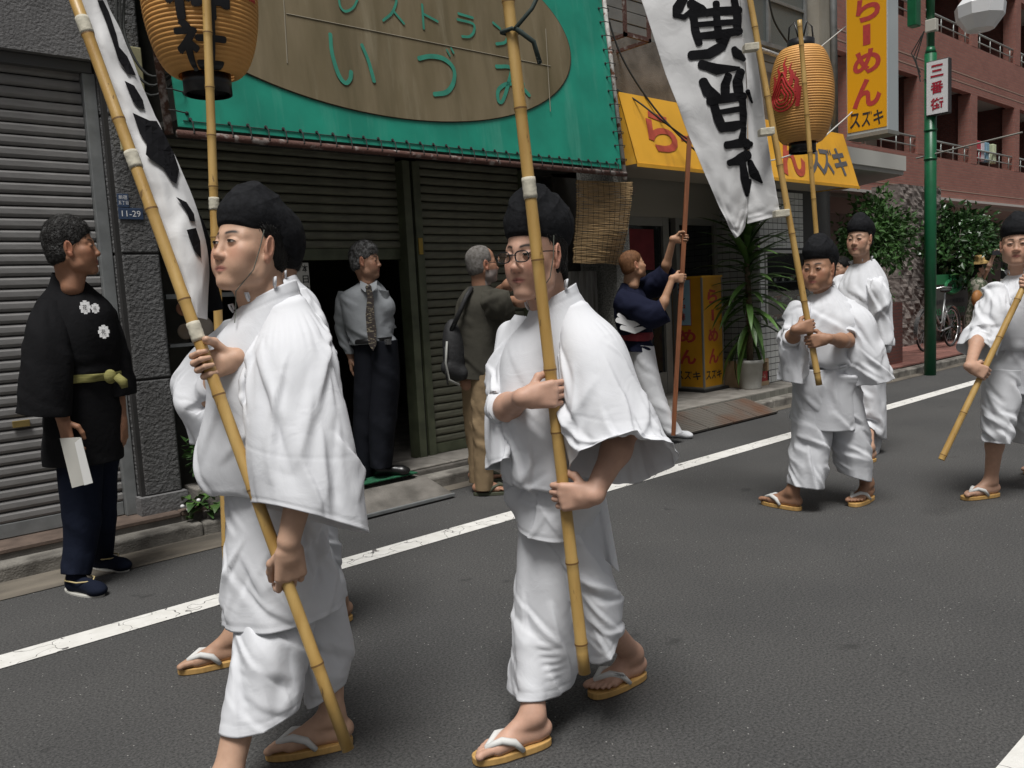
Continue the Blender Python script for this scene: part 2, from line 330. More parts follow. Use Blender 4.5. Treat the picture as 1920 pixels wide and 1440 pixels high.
# ---------------------------------------------------------------- heads (local: x forward, y left, z up, origin between the eyes)
def head_prims(O, R, sc=1.0, jaw=1.0, fat=1.0, nose=1.0, nd=(-.05, 0, -.2), nr=.050):
    def p(x, y, z): return A(O)+R@A([x, y, z])*sc
    P = [E_(p(-.022, 0, .042), A([.094, .077, .082])*sc, R), E_(p(-.035, 0, .0), A([.078, .070, .075])*sc, R, k=.03), E_(p(.022, 0, -.03), A([.055, .060*fat, .078])*sc, R, k=.03),
         C_(p(-.042, 0, -.04), p(*nd), nr*sc, nr*1.05*sc, .03), C_(p(.005, 0, -.085), p(nd[0]+.012, 0, nd[2]), .036*sc, .046*sc, .03)]
    for s in (-1, 1):
        P += [C_(p(-.012, s*.055*fat, -.045), p(.006, s*.049*fat, -.080*jaw), .02*sc, .018*sc, .025), C_(p(.006, s*.049*fat, -.080*jaw), p(.055, s*.016, -.106*jaw), .018*sc, .016*sc, .025),
              E_(p(.043, s*.044*fat, -.024), A([.027, .024, .024])*sc, R, k=.025), C_(p(.066, s*.008, .020), p(.048, s*.047, .018), .0105*sc, .010*sc, .018),
              E_(p(.047, s*.033, -.058), A([.027, .028*fat, .032])*sc, R, k=.025)]
    P += [E_(p(.062, 0, -.102*jaw), A([.0165, .022, .0145])*sc, R, k=.02), E_(p(.054, 0, -.066), A([.0245, .036, .030])*sc, R, k=.022)]
    for s in (-1, 1): P.append(E_(p(.083, s*.031, .001), A([.0125, .0185, .0095])*sc, R, k=.016, sub=True))
    P += [C_(p(.071, 0, .010), p(.088*nose, 0, -.031), .0078*sc, .0100*sc, .016), E_(p(.0895*nose, 0, -.036), A([.0105, .0120, .0095])*sc, R, k=.010)]
    for s in (-1, 1):
        P += [E_(p(.080, s*.0132, -.0395), A([.0108, .0078, .0075])*sc, R, k=.008), E_(p(.0640, s*.031, .0), A([.0142, .0165, .0125])*sc, R, k=.006),
              C_(p(.0788, s*.004, -.0650), p(.0640, s*.0255, -.0705), .0058*sc, .0028*sc, .0035), C_(p(.0776, s*.003, -.0768), p(.0635, s*.0225, -.0725), .0066*sc, .0028*sc, .0035)]
    for s in (-1, 1):
        er = R@rotm((1, s*.42, -.0), (-.18, 0, 1))
        P += [E_(p(-.014, s*.0795, -.006), A([.0205, .0085, .0345])*sc, er, k=.006), E_(p(-.010, s*.0875, -.001), A([.0115, .0060, .023])*sc, er, k=.005, sub=True), C_(p(-.019, s*.083, .014), p(-.021, s*.083, -.012), .003*sc, .003*sc, .004), E_(p(-.006, s*.080, -.036), A([.009, .0065, .010])*sc, er, k=.006), E_(p(.0, s*.079, -.012), A([.005, .004, .007])*sc, er, k=.004)]
    return P
def face_color(V, O, R, sc, skin, lip=(.36, .125, .105), beard=None, browc=(.018, .013, .011)):
    L = (V-A(O))@R/sc; col = np.tile(A(skin, float), (len(V), 1)); x, y, z = L.T
    def mixin(w, c):
        nonlocal col; w = np.clip(w, 0, 1)[:, None]; col = col*(1-w)+A(c)*w
    rd = A(skin)*A([1.05, .72, .68]); f = x > .03
    mixin(.45*np.exp(-((np.abs(y)-.045)**2+(z+.03)**2)/.0006)*f, rd); mixin(.4*np.exp(-(y**2+(z+.042)**2)/.0002)*f, rd); mixin(.6*(np.abs(y) > .079)*np.exp(-((x+.012)**2)/.001)*(np.abs(z) < .06), rd)
    mixin(.9*np.exp(-(((np.abs(y))/.0245)**4+((z+.0712)/(.0035+.0055*np.clip(1-(np.abs(y)/.026)**2, 0, 1)))**4))*f, lip); mixin(.85*np.exp(-((y/.0245)**6+((z+.0708)/.0015)**2))*f, (.10, .035, .03))
    mixin(.7*np.exp(-(((np.abs(y)-.0085)/.0035)**2+((z+.0495)/.0024)**2))*(x > .068), (.14, .06, .045))
    ay = np.abs(y); mixin(1.25*np.exp(-((z-.0225-.0045*np.sin((ay-.012)/.04*3))/.0040)**2)*np.clip((ay-.010)/.006, 0, 1)*np.clip((.050-ay)/.012, 0, 1)*f, browc)
    if beard: mixin(beard[1]*np.exp(-(np.clip(-.048-z, None, 0)/.008)**2)*(z < -.035)*(x > -.02)*np.where((np.abs(z+.0705) < .01) & (np.abs(y) < .022), .15, 1), beard[0])
    return col
# ---------------------------------------------------------------- cloth: a lofted tube relaxed over the body
def loft_rows(rings, n_row, n_seg):
    """rings: (centre, axis1, axis2[, power]) -> rows resampled evenly by arc length"""
    R0 = []; th = np.arange(n_seg)*2*math.pi/n_seg
    for r in rings:
        c, a1, a2 = A(r[0], float), A(r[1], float), A(r[2], float); pw = r[3] if len(r) > 3 else 1.0
        cs, sn = np.cos(th), np.sin(th); cs = np.sign(cs)*np.abs(cs)**pw; sn = np.sign(sn)*np.abs(sn)**pw
        R0.append(c+cs[:, None]*a1+sn[:, None]*a2)
    R0 = np.stack(R0); d = np.linalg.norm(np.diff(R0, axis=0), axis=2).mean(1); t = np.concatenate([[0], np.cumsum(d)]); tt = np.linspace(0, t[-1], n_row)
    # smooth (Catmull-Rom like) interpolation
    X = np.empty((n_row, n_seg, 3)); k = np.clip(np.searchsorted(t, tt, side='right')-1, 0, len(t)-2)
    m = np.gradient(R0, t, axis=0); h = (t[k+1]-t[k])[:, None, None]; u = ((tt-t[k])[:, None, None])/h
    X = (2*u**3-3*u**2+1)*R0[k]+(u**3-2*u**2+u)*h*m[k]+(-2*u**3+3*u**2)*R0[k+1]+(u**3-u**2)*h*m[k+1]
    return X, tt/t[-1]
def relax(X, caps, pin, steps=60, iters=6, g=.0006, ease=1.03, easev=1.0, keep=.004, off=.006, seed=0, noise=.006, bend=.12, damp=.9, closed=True):
    rng = np.random.default_rng(seed); X = X.copy(); R, S, _ = X.shape; X0 = X.copy()
    sh = (lambda a, k: np.roll(a, -k, axis=1))
    def rest(f): return f
    Lh = np.linalg.norm(sh(X, 1)-X, axis=2)*ease; Lv = np.linalg.norm(X[1:]-X[:-1], axis=2)*easev
    Ld = np.linalg.norm(sh(X, 1)[1:]-X[:-1], axis=2)*(ease+easev)/2; Le = np.linalg.norm(X[1:]-sh(X, 1)[:-1], axis=2)*(ease+easev)/2
    Lh2 = np.linalg.norm(sh(X, 2)-X, axis=2)*ease; Lv2 = np.linalg.norm(X[2:]-X[:-2], axis=2)*easev
    w = np.where(pin, 0.0, 1.0)[:, None]*np.ones((R, S)); w3 = w[..., None]
    nz = rng.normal(size=(R, S, 3))
    for _ in range(6): nz = (nz+np.roll(nz, 1, 1)+np.roll(nz, -1, 1)+np.concatenate([nz[1:], nz[-1:]])+np.concatenate([nz[:1], nz[:-1]]))/5
    nz /= nz.std()+1e-9; X += nz*noise*w3; Xp = X.copy()
    for it in range(steps):
        v = (X-Xp)*damp; Xp = X.copy(); X = X+v*w3; X[..., 2] -= g*w; X += (X0-X)*keep*w3
        for _ in range(iters):
            D = np.zeros_like(X)
            e = sh(X, 1)-X; l = np.linalg.norm(e, axis=2)+1e-9; c = e*((l-Lh)/l*.5)[..., None]; D += c; D -= np.roll(c, 1, 1)
            e = X[1:]-X[:-1]; l = np.linalg.norm(e, axis=2)+1e-9; c = e*((l-Lv)/l*.5)[..., None]; D[:-1] += c; D[1:] -= c
            Y = sh(X, 1); e = Y[1:]-X[:-1]; l = np.linalg.norm(e, axis=2)+1e-9; c = e*((l-Ld)/l*.3)[..., None]; D[:-1] += c; D[1:] -= np.roll(c, 1, 1)
            e = X[1:]-Y[:-1]; l = np.linalg.norm(e, axis=2)+1e-9; c = e*((l-Le)/l*.3)[..., None]; D[1:] -= c; D[:-1] += np.roll(c, 1, 1)
            e = sh(X, 2)-X; l = np.linalg.norm(e, axis=2)+1e-9; c = e*((l-Lh2)/l*.5*bend)[..., None]; D += c; D -= np.roll(c, 2, 1)
            e = X[2:]-X[:-2]; l = np.linalg.norm(e, axis=2)+1e-9; c = e*((l-Lv2)/l*.5*bend)[..., None]; D[:-2] += c; D[2:] -= c
            X += D*.45*w3
        for (a, b, ra, rb) in caps:
            ba = b-a; pa = X-a; t = np.clip(pa@ba/max(1e-9, ba@ba), 0, 1); q = pa-t[..., None]*ba; l = np.linalg.norm(q, axis=2)+1e-9; r = ra+(rb-ra)*t+off
            X += q/l[..., None]*np.maximum(r-l, 0)[..., None]*w3
    return X
def upsample(X, k):
    R, S, _ = X.shape; a = np.arange(S*k)/k; i = a.astype(int); u = (a-i)[None, :, None]; P = [X[:, (i+d) % S] for d in (-1, 0, 1, 2)]
    cr = lambda p, u: p[1]+.5*u*(p[2]-p[0]+u*(2*p[0]-5*p[1]+4*p[2]-p[3]+u*(3*(p[1]-p[2])+p[3]-p[0])))
    X = cr(P, u); a = np.linspace(0, R-1, (R-1)*k+1); i = np.minimum(a.astype(int), R-2); u = (a-i)[:, None, None]; P = [X[np.clip(i+d, 0, R-1)] for d in (-1, 0, 1, 2)]; return cr(P, u)
def creases(X, n, seed, amp=(.004, .010), wd=(.006, .014), ln=(.12, .42), ang=(-1.0, 1.0), rows=(.12, 1.0), taper=.1, seams=()):
    g = np.random.default_rng(seed); R, S, _ = X.shape; du = np.linalg.norm(np.roll(X, -1, 1)-X, axis=2).mean(1); dv = np.linalg.norm(np.diff(X, axis=0), axis=2).mean(); yy = (np.arange(R)*dv)[:, None]; T = yy.max()
    ax = np.roll(X, -1, 1)-np.roll(X, 1, 1); ay = np.gradient(X, axis=0); N = np.cross(ax, ay); N /= np.linalg.norm(N, axis=2)[..., None]+1e-9
    cen = X.mean(1, keepdims=True); N *= np.sign(((X-cen)*N).sum(2).mean())
    H = np.zeros((R, S)); jj = np.arange(S)[None]
    for _ in range(n):
        i0 = g.uniform(*rows)*(R-1); j0 = g.uniform(0, S); a = g.uniform(*ang); L = g.uniform(*ln); w_ = g.uniform(*wd); am = g.uniform(*amp)*(1 if g.random() < .72 else -1); cv = g.uniform(-.7, .7)
        dj = (jj-j0+S/2) % S-S/2; x = dj*du[:, None]; y = yy-i0*dv; t = x*math.sin(a)+y*math.cos(a); d = x*math.cos(a)-y*math.sin(a)-cv*t*t
        f = np.clip(1-(2*t/L)**2, 0, 1)**1.0; w2 = w_*(.6+.8*np.clip(t/L+.5, 0, 1)); H += am*f*(np.where(d > 0, np.exp(-d/(w2*.7)), np.exp(-(d/(3.2*w2))**2))-.3*np.exp(-((d-2.0*w2)/(1.3*w2))**2))
    H *= np.clip((np.arange(R)/(R-1)-.02)/max(1e-6, taper), 0, 1)[:, None]
    tt = np.arange(R)/(R-1)
    for q, am in seams: H += (am*np.exp(-((tt-q)*T/.0055)**2))[:, None]
    return X+N*H[..., None]
def caps_of(prims, grow=0.0): return [(p[1], p[2], p[3]+grow, p[4]+grow) for p in prims if p[0] == 'c' and not p[6]]
def cloth(name, rings, m, parent, caps=(), rows=40, segs=56, pin_top=1, pins=(), thick=.0014, sub=1, folds=None, cre=None, up=1, **kw):
    X, t = loft_rows(rings, rows, segs)
    if folds:
        th = np.arange(segs)*2*math.pi/segs; cen = X.mean(1, keepdims=True); d = X-cen
        for (k, amp, ph, t0, t1, tw) in folds: ar_ = k*th[None]+ph+tw*t[:, None]; sw_ = .45*np.sin(ar_)+.55*(4*np.abs((ar_/(2*math.pi)) % 1-.5)-1); X = X+d*(amp*sw_*np.clip((t[:, None]-t0)/max(1e-6, t1-t0), 0, 1))[..., None]
    pin = np.zeros(rows, bool); pin[:pin_top] = True
    for a, b in pins: pin |= (t >= a) & (t <= b)
    if kw.get('steps', 60): X = relax(X, caps, pin, **kw)
    if up > 1: X = upsample(X, up); sub = 0
    if cre: X = creases(X, **cre)
    return grid_obj(name, X, m, parent, thick, sub)
def grid_obj(name, X, m, parent, thick=.0014, sub=1, closed=True):
    R, S, _ = X.shape; idx = np.arange(R*S).reshape(R, S); n = S if closed else S-1
    nx = np.roll(idx, -1, 1)
    q = np.stack([idx[:-1, :n], nx[:-1, :n], nx[1:, :n], idx[1:, :n]], -1).reshape(-1, 4)
    o = fastmesh(name, X.reshape(-1, 3), q, m, parent)
    if thick: s = o.modifiers.new('thick', 'SOLIDIFY'); s.thickness = thick; s.offset = 1 if closed else 0
    if sub: s = o.modifiers.new('sub', 'SUBSURF'); s.levels = s.render_levels = sub
    return o
# ================================================================ the setting
rnd = random.Random(5)
def asphalt():
    m = bpy.data.materials.new('asphalt'); m.use_nodes = True; t = m.node_tree; b = t.nodes['Principled BSDF']; L = t.links.new
    tc = t.nodes.new('ShaderNodeTexCoord'); n = t.nodes.new('ShaderNodeTexNoise'); n.inputs['Scale'].default_value = 105; n.inputs['Detail'].default_value = 5; n.inputs['Roughness'].default_value = .75; L(tc.outputs['Object'], n.inputs['Vector'])
    r = t.nodes.new('ShaderNodeValToRGB'); e = r.color_ramp.elements; e[0].position = .34; e[0].color = (.014, .014, .0142, 1); e[1].position = .68; e[1].color = (.115, .114, .112, 1); L(n.outputs[0], r.inputs[0])
    n3 = t.nodes.new('ShaderNodeTexNoise'); n3.inputs['Scale'].default_value = 1.3; n3.inputs['Detail'].default_value = 6; L(tc.outputs['Object'], n3.inputs['Vector'])
    r3 = t.nodes.new('ShaderNodeValToRGB'); r3.color_ramp.elements[0].position = .3; r3.color_ramp.elements[0].color = (.86, .86, .86, 1); r3.color_ramp.elements[1].position = .7; r3.color_ramp.elements[1].color = (1.1, 1.09, 1.07, 1); L(n3.outputs[0], r3.inputs[0])
    v = t.nodes.new('ShaderNodeTexVoronoi'); v.inputs['Scale'].default_value = 44; L(tc.outputs['Object'], v.inputs['Vector'])
    rv = t.nodes.new('ShaderNodeValToRGB'); rv.color_ramp.elements[0].position = .07; rv.color_ramp.elements[0].color = (1, 1, 1, 1); rv.color_ramp.elements[1].position = .13; rv.color_ramp.elements[1].color = (0, 0, 0, 1); L(v.outputs['Distance'], rv.inputs[0])
    wn = t.nodes.new('ShaderNodeMath'); wn.operation = 'GREATER_THAN'; wn.inputs[1].default_value = .72; L(v.outputs['Color'], wn.inputs[0])
    mm = t.nodes.new('ShaderNodeMath'); mm.operation = 'MULTIPLY'; L(rv.outputs[0], mm.inputs[0]); L(wn.outputs[0], mm.inputs[1])
    mx = t.nodes.new('ShaderNodeMixRGB'); mx.blend_type = 'MULTIPLY'; mx.inputs[0].default_value = 1; L(r.outputs[0], mx.inputs[1]); L(r3.outputs[0], mx.inputs[2])
    m2 = t.nodes.new('ShaderNodeMixRGB'); m2.inputs[2].default_value = (.42, .41, .39, 1); L(mm.outputs[0], m2.inputs[0]); L(mx.outputs[0], m2.inputs[1]); L(m2.outputs[0], b.inputs['Base Color'])
    bp = t.nodes.new('ShaderNodeBump'); bp.inputs['Strength'].default_value = .55; bp.inputs['Distance'].default_value = .006; L(n.outputs[0], bp.inputs['Height']); L(bp.outputs[0], b.inputs['Normal'])
    b.inputs['Roughness'].default_value = .82; weather(m, (.018, .018, .018), .66, .70, 2.6, (1, 1, 1), .55, 3); weather(m, (.10, .10, .10), .60, .75, .35, (.3, 1.6, 1), .35, 6); return m
def worn_paint():
    m = mat('road_paint', (.62, .61, .57), .75, col2=(.72, .71, .68), vscale=14, bump=.25, bscale=150); t = m.node_tree; b = t.nodes['Principled BSDF']; L = t.links.new
    tc = t.nodes.new('ShaderNodeTexCoord'); v = t.nodes.new('ShaderNodeTexVoronoi'); v.feature = 'DISTANCE_TO_EDGE'; v.inputs['Scale'].default_value = 4.2
    ns = t.nodes.new('ShaderNodeTexNoise'); ns.inputs['Scale'].default_value = 7; L(tc.outputs['Object'], ns.inputs['Vector']); ad = t.nodes.new('ShaderNodeMixRGB'); ad.blend_type = 'ADD'; ad.inputs[0].default_value = .25; L(tc.outputs['Object'], ad.inputs[1]); L(ns.outputs['Color'], ad.inputs[2]); L(ad.outputs[0], v.inputs['Vector'])
    lt = t.nodes.new('ShaderNodeMath'); lt.operation = 'LESS_THAN'; lt.inputs[1].default_value = .008; L(v.outputs['Distance'], lt.inputs[0])
    n2 = t.nodes.new('ShaderNodeTexNoise'); n2.inputs['Scale'].default_value = 45; n2.inputs['Detail'].default_value = 5; L(tc.outputs['Object'], n2.inputs['Vector']); g2 = t.nodes.new('ShaderNodeMath'); g2.operation = 'GREATER_THAN'; g2.inputs[1].default_value = .70; L(n2.outputs[0], g2.inputs[0])
    mx2 = t.nodes.new('ShaderNodeMath'); mx2.operation = 'MAXIMUM'; L(lt.outputs[0], mx2.inputs[0]); L(g2.outputs[0], mx2.inputs[1])
    old = b.inputs['Base Color'].links[0].from_socket; mx = t.nodes.new('ShaderNodeMixRGB'); mx.inputs[2].default_value = (.12, .115, .11, 1); L(mx2.outputs[0], mx.inputs[0]); L(old, mx.inputs[1]); L(mx.outputs[0], b.inputs['Base Color']); return m
M_asph = asphalt(); M_line = worn_paint()
M_conc = mat('concrete', (.20, .185, .165), .9, col2=(.085, .078, .068), vscale=5, bump=.5, bscale=70, detail=9)
M_concl = mat('concrete_pale', (.30, .28, .25), .9, col2=(.16, .148, .13), vscale=6, bump=.4, bscale=90, detail=9, rand=.1)
M_kerb = mat('kerbstone', (.27, .255, .225), .9, col2=(.10, .092, .08), vscale=7, bump=.6, bscale=80, detail=10, rand=.12)
M_gut = mat('gutter_concrete', (.19, .165, .13), .9, col2=(.075, .066, .054), vscale=3.5, bump=.5, bscale=60, detail=10, stretch=(.5, 2, 1))
M_grout = mat('grout', (.10, .095, .085), .95, bump=.3)
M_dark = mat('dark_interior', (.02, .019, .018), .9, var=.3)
M_dark2 = mat('soot_wall', (.045, .042, .036), .9, var=.4, vscale=4)  # very dark brownish wall colour, tone varies at random
def sheet(name, x0, x1, y0, y1, z, m): return tag(obj(name, [(x0, y0, z), (x1, y0, z), (x1, y1, z), (x0, y1, z)], [(0, 1, 2, 3)], m, origin=(0, 0, 0)), kind='structure')
sheet('ground', -60, 160, -60, 60, -.012, M_conc)
sheet('road', -20, 120, -6.0, 4.80, 0.0, M_asph)
for y0, y1, nm in ((3.84, 4.0, 'far'), (.62, .78, 'near')): tag(sheet('road_marking', -8, 60, y0, y1, .004, M_line), 'white painted edge line on the %s side of the road' % nm)
sheet('gutter', -20, 120, 4.80, 5.3, .004, M_gut)
# kerbs of single stones
def kerb(x0, x1, y0, h, wd, L, par):
    V = MB().box((0, 0, -.02), (L-.008, wd, h)); me = rawmesh('kerb_stone', V.V, V.F, M_kerb)
    x = x0
    while x < x1:
        o = link('kerb_stone', me, par, (x, y0+rnd.uniform(-.004, .004), rnd.uniform(-.006, .003)), (0, 0, rnd.uniform(-.004, .004))); b = o.modifiers.new('b', 'BEVEL'); b.width = .016; b.segments = 3; x += L
kp = tag(box('kerb', (-3, 5.17, -.02), (2.4, 5.27, .04), M_grout, origin=(0, 0, 0)), kind='structure'); kerb(-2.9, 2.3, 5.13, .088, .15, .6, kp)
kp = tag(box('kerb', (2.4, 4.98, -.02), (60, 5.06, .04), M_grout, origin=(0, 0, 0)), kind='structure'); kerb(2.3, 30, 4.94, .09, .16, .6, kp)
# ---------------------------------------------------------------- grey building with roller shutter (left)
M_stucco = mat('grey_stucco', (.10, .10, .10), .92, var=.25, vscale=30, bump=2.2, bscale=55)
M_stucco_s = mat('grey_render', (.145, .143, .143), .9, var=.15, vscale=8, bump=.8, bscale=60)
M_shut = mat('grey_shutter_paint', (.205, .2, .195), .6, var=.16, vscale=9, bump=.12, bscale=200, stretch=(1, 1, 3), rand=.05)
M_alu = mat('grey_metal', (.21, .22, .22), .5, metal=.3, var=.15, vscale=12)
M_brown = mat('brown_step_tile', (.105, .075, .058), .8, var=.35, vscale=9, bump=.2, rand=.12)
gb = empty('grey_building', (0, 5.5, 0), 'grey rendered building with a closed grey roller shutter and stucco pillar', 'building')
m = MB(); m.box((-3, 5.52, 2.86), (1.62, 5.9, 6)); m.box((-3, 5.40, 2.925), (1.60, 5.519, 6)); m.build('wall', M_stucco_s, gb)
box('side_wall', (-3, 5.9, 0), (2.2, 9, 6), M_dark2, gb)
box('step_base', (-3, 5.285, 0), (1.98, 5.6, .118), M_conc, gb)
V = MB().box((0, 0, 0), (.594, .30, .03)); me = rawmesh('step_tile', V.V, V.F, M_brown)
for i in range(9):
    o = link('step_tile', me, gb, (-3+.6*i+.02, -.225, .1185)); b = o.modifiers.new('b', 'BEVEL'); b.width = .006
def slat_mesh(L, pitch, m):
    prof = [(0, 0), (-.008, .006), (-.014, .018), (-.014, pitch-.022), (-.009, pitch-.012), (.004, pitch-.008), (.012, pitch-.004), (.012, 0)]
    V = [(0, y, z) for y, z in prof]+[(L, y, z) for y, z in prof]; n = len(prof)
    Fc = [(i, i+n, (i+1) % n+n, (i+1) % n) for i in range(n)]+[tuple(range(n-1, -1, -1)), tuple(range(n, 2*n))]
    return rawmesh('slat', V, Fc, m)
def shutter(par, x0, x1, y, z0, z1, pitch, m, mbar):
    sh = box('roller_shutter', (x0, y-.012, z0), (x1, y+.02, z0+.085), mbar, par, bevel=.004); me = slat_mesh(x1-x0, pitch, m); z = z0+.086; po = wloc(par)
    while z < z1: link('slat', me, sh, A((x0, y, z))-po); z += pitch
    return sh
shutter(gb, -2.5, 1.545, 5.52, .152, 2.90, .068, M_shut, M_alu)
box('shutter_jamb', (1.547, 5.462, .150), (1.618, 5.56, 2.86), M_alu, gb, bevel=.004)
box('shutter_box_soffit', (-3, 5.45, 2.86), (1.60, 5.51, 2.92), mat('soffit_grey', (.08, .08, .08), .8), gb)
box('pillar_base', (1.605, 5.36, .10), (1.90, 5.9, .262), M_stucco_s, gb)
zz = [.265, 1.005, 1.79, 2.62, 3.5, 4.4]
for a, b_ in zip(zz[:-1], zz[1:]):
    m = MB(); m.slab([(1.622, 5.47, a), (1.66, 5.40, a), (1.87, 5.40, a), (1.885, 5.42, a), (1.885, 5.9, a), (1.622, 5.9, a)][::-1], (0, 0, b_-a-.012)); m.build('pillar_block', M_stucco, gb, bevel=.008)
box('pillar_core', (1.63, 5.41, .26), (1.876, 5.89, 4.4), M_dark, gb)
M_plate = mat('blue_plate', (.035, .06, .115), .45, var=.1); M_white = mat('white_paint', (.75, .75, .75), .6)
ap = tag(box('address_plate', (1.655, 5.392, 1.992), (1.80, 5.3985, 2.062), M_plate, bevel=.002), 'small blue address plate reading 11-29 on the grey pillar', 'sign'); write('11-29', (1.728, 5.390, 2.027), (1, 0, 0), (0, 0, 1), .11, .036, M_white, ap, bold=.0)
ap = tag(box('address_plate', (1.655, 5.392, 2.066), (1.722, 5.3985, 2.146), M_plate, bevel=.002), 'small blue district plate above the number plate on the grey pillar', 'sign'); write('新宿', (1.688, 5.390, 2.125), (1, 0, 0), (0, 0, 1), .05, .026, M_white, ap, bold=0); write('五丁目', (1.688, 5.390, 2.092), (1, 0, 0), (0, 0, 1), .058, .022, M_white, ap, bold=0)
m = MB(); a = GY(243, 215, 5.33); m.box((1.70, 5.27, 2.40), (1.84, 5.385, 3.0)); tag(m.build('wall_box', mat('cream_plastic', (.45, .42, .25), .5, var=.15), bevel=.006), 'cream plastic box fixed to the grey pillar behind the banner', 'utility box')
tag(box('mail_slot', (.985, 5.488, .79), (1.075, 5.503, .83), mat('brass', (.3, .22, .08), .45, metal=.6, var=.3), bevel=.003), 'small brass mail slot in the grey roller shutter', 'mail slot')
# ---------------------------------------------------------------- restaurant with the green sign
M_oliv = mat('olive_shutter_paint', (.115, .115, .082), .55, var=.25, vscale=7, bump=.15, bscale=150, stretch=(1, 1, 4), rand=.08)
M_olivf = mat('olive_frame', (.075, .085, .05), .55, var=.3, vscale=8)
M_green = mat('green_vinyl', (.015, .265, .18), .42, var=.18, vscale=3.0, bump=.04, bscale=5)
weather(M_green, (.10, .36, .27), .52, .70, 1.6, (5, 5, .18), .45); weather(M_green, (.02, .10, .07), .60, .72, 1.1, (1.5, 1.5, .6), .5); weather(M_oliv, (.04, .038, .03), .52, .66, 3, (.7, 1, 2.5), .6); weather(M_shut, (.10, .09, .08), .56, .68, 2.5, (.5, 1, 3), .6); weather(M_stucco, (.055, .053, .05), .5, .65, 1.5, (2, 2, .5), .5)
M_rust = mat('rusty_pipe', (.30, .26, .24), .8, col2=(.075, .03, .016), vscale=22, detail=8, bump=.5, bscale=70, thr=(.38, .52))
M_rust2 = mat('rusty_pipe_dark', (.09, .04, .03), .85, col2=(.28, .25, .23), vscale=14, detail=8, bump=.6, bscale=60, thr=(.55, .66))
M_oval = mat('stained_board', (.22, .175, .105), .8, col2=(.125, .098, .046), vscale=2.2, stretch=(2.2, 2.2, .45), detail=8, bump=.06, bscale=20, thr=(.25, .75))
weather(M_oval, (.075, .06, .026), .48, .70, 1.6, (3.0, 3.0, .2), .55); weather(M_oval, (.33, .29, .20), .56, .74, 1.6, (4, 4, .15), .45)
M_teal = mat('teal_letters', (.035, .24, .165), .6, var=.15, vscale=12)
M_cord = mat('dark_cord', (.02, .022, .02), .8)
rb = empty('restaurant_building', (2, 5.5, 0), 'closed restaurant with big green sign and olive roller shutters', 'building')
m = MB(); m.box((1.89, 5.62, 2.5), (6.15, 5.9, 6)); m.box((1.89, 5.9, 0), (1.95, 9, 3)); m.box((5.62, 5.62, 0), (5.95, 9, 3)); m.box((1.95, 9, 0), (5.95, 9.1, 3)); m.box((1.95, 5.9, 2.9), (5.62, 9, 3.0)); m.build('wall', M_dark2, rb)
box('soffit', (1.9, 4.96, 2.53), (5.78, 5.62, 2.56), mat('soffit_soot', (.03, .028, .025), .9), rb)  # soffit in one even near-black colour
box('shop_floor', (1.95, 5.2, 0), (5.62, 9, .128), M_conc, rb)
shutter(rb, 1.98, 3.80, 5.55, 1.74, 2.50, .066, M_oliv, M_olivf); shutter(rb, 3.97, 5.06, 5.50, .135, 2.50, .066, M_oliv, M_olivf)
for x0, x1 in ((3.80, 3.868), (3.895, 3.965), (5.063, 5.13)): box('shutter_post', (x0, 5.44, .13), (x1, 5.58, 2.50), M_olivf, rb, bevel=.004)
box('post_gap', (3.868, 5.47, .13), (3.895, 5.57, 2.5), M_dark, rb)
tag(box('sticker', (4.62, 5.480, .165), (4.76, 5.4865, .205), mat('sticker_red', (.5, .42, .42), .5, col2=(.35, .06, .06), vscale=40)), 'small red and white sticker at the foot of the olive shutter', 'sticker')
tag(box('hinge_plate', (3.905, 5.428, 1.77), (3.945, 5.4395, 1.90), mat('brass_lock', (.35, .24, .05), .4, metal=.5), bevel=.003), 'yellow lock plate on the post beside the olive shutter', 'lock plate')
# kerbside step, concrete ramp plate and mat
box('step_base', (3.45, 5.11, 0), (6.15, 5.62, .125), M_conc, rb, bevel=.012)
for i, x in enumerate(np.arange(3.46, 5.9, .41)): box('step_slab', (x, 5.12, .126), (x+.402, 5.46, .142), M_concl, rb, bevel=.006)
rp = tag(MB().slab([(2.35, 4.62, .03), (2.35, 4.95, .115), (2.35, 4.95, .0), (2.35, 4.62, .0)], (1.14, 0, 0)).build('kerb_ramp', M_conc, bevel=.008), 'concrete ramp plate in front of the open restaurant doorway', 'ramp')
box('ramp_edge', (2.35, 4.600, .012), (3.49, 4.622, .036), M_alu, rp, bevel=.004)
box('landing', (2.3, 5.11, 0), (3.449, 5.5, .122), M_conc, rb)
box('landing', (3.449, 4.96, 0), (3.5, 5.11, .1), M_conc, rb)
tag(box('door_mat', (2.45, 5.02, .1265), (3.47, 5.6, .137), mat('green_mat', (.012, .11, .05), .95, var=.35, vscale=60, bump=1.0, bscale=220), bevel=.003), 'dark green doormat under the man in the grey shirt', 'doormat')
# the sign: a slanting stretched vinyl face laced to a rusty frame
SX0, SX1, SZ0, SZ1, SY0, SY1 = 1.88, 5.78, 2.475, 4.6, 4.90, 5.125
def signP(x, z, o=0.0): return A([x, SY0+(z-SZ0)*(SY1-SY0)/(SZ1-SZ0)-o, z])
SN = nrm(np.cross(signP(1, SZ0)-signP(0, SZ0), signP(0, SZ1)-signP(0, SZ0))); SU = nrm(signP(0, SZ1)-signP(0, SZ0))
def signpix(x, y): return GP(x, y, signP(0, SZ0), SN)
gs = tag(MB().slab([signP(SX0, SZ0), signP(SX1, SZ0), signP(SX1, SZ1), signP(SX0, SZ1)], SN*-.012).build('shop_sign', M_green), 'large green slanted shop sign with a stained brown oval and kana letters', 'sign')
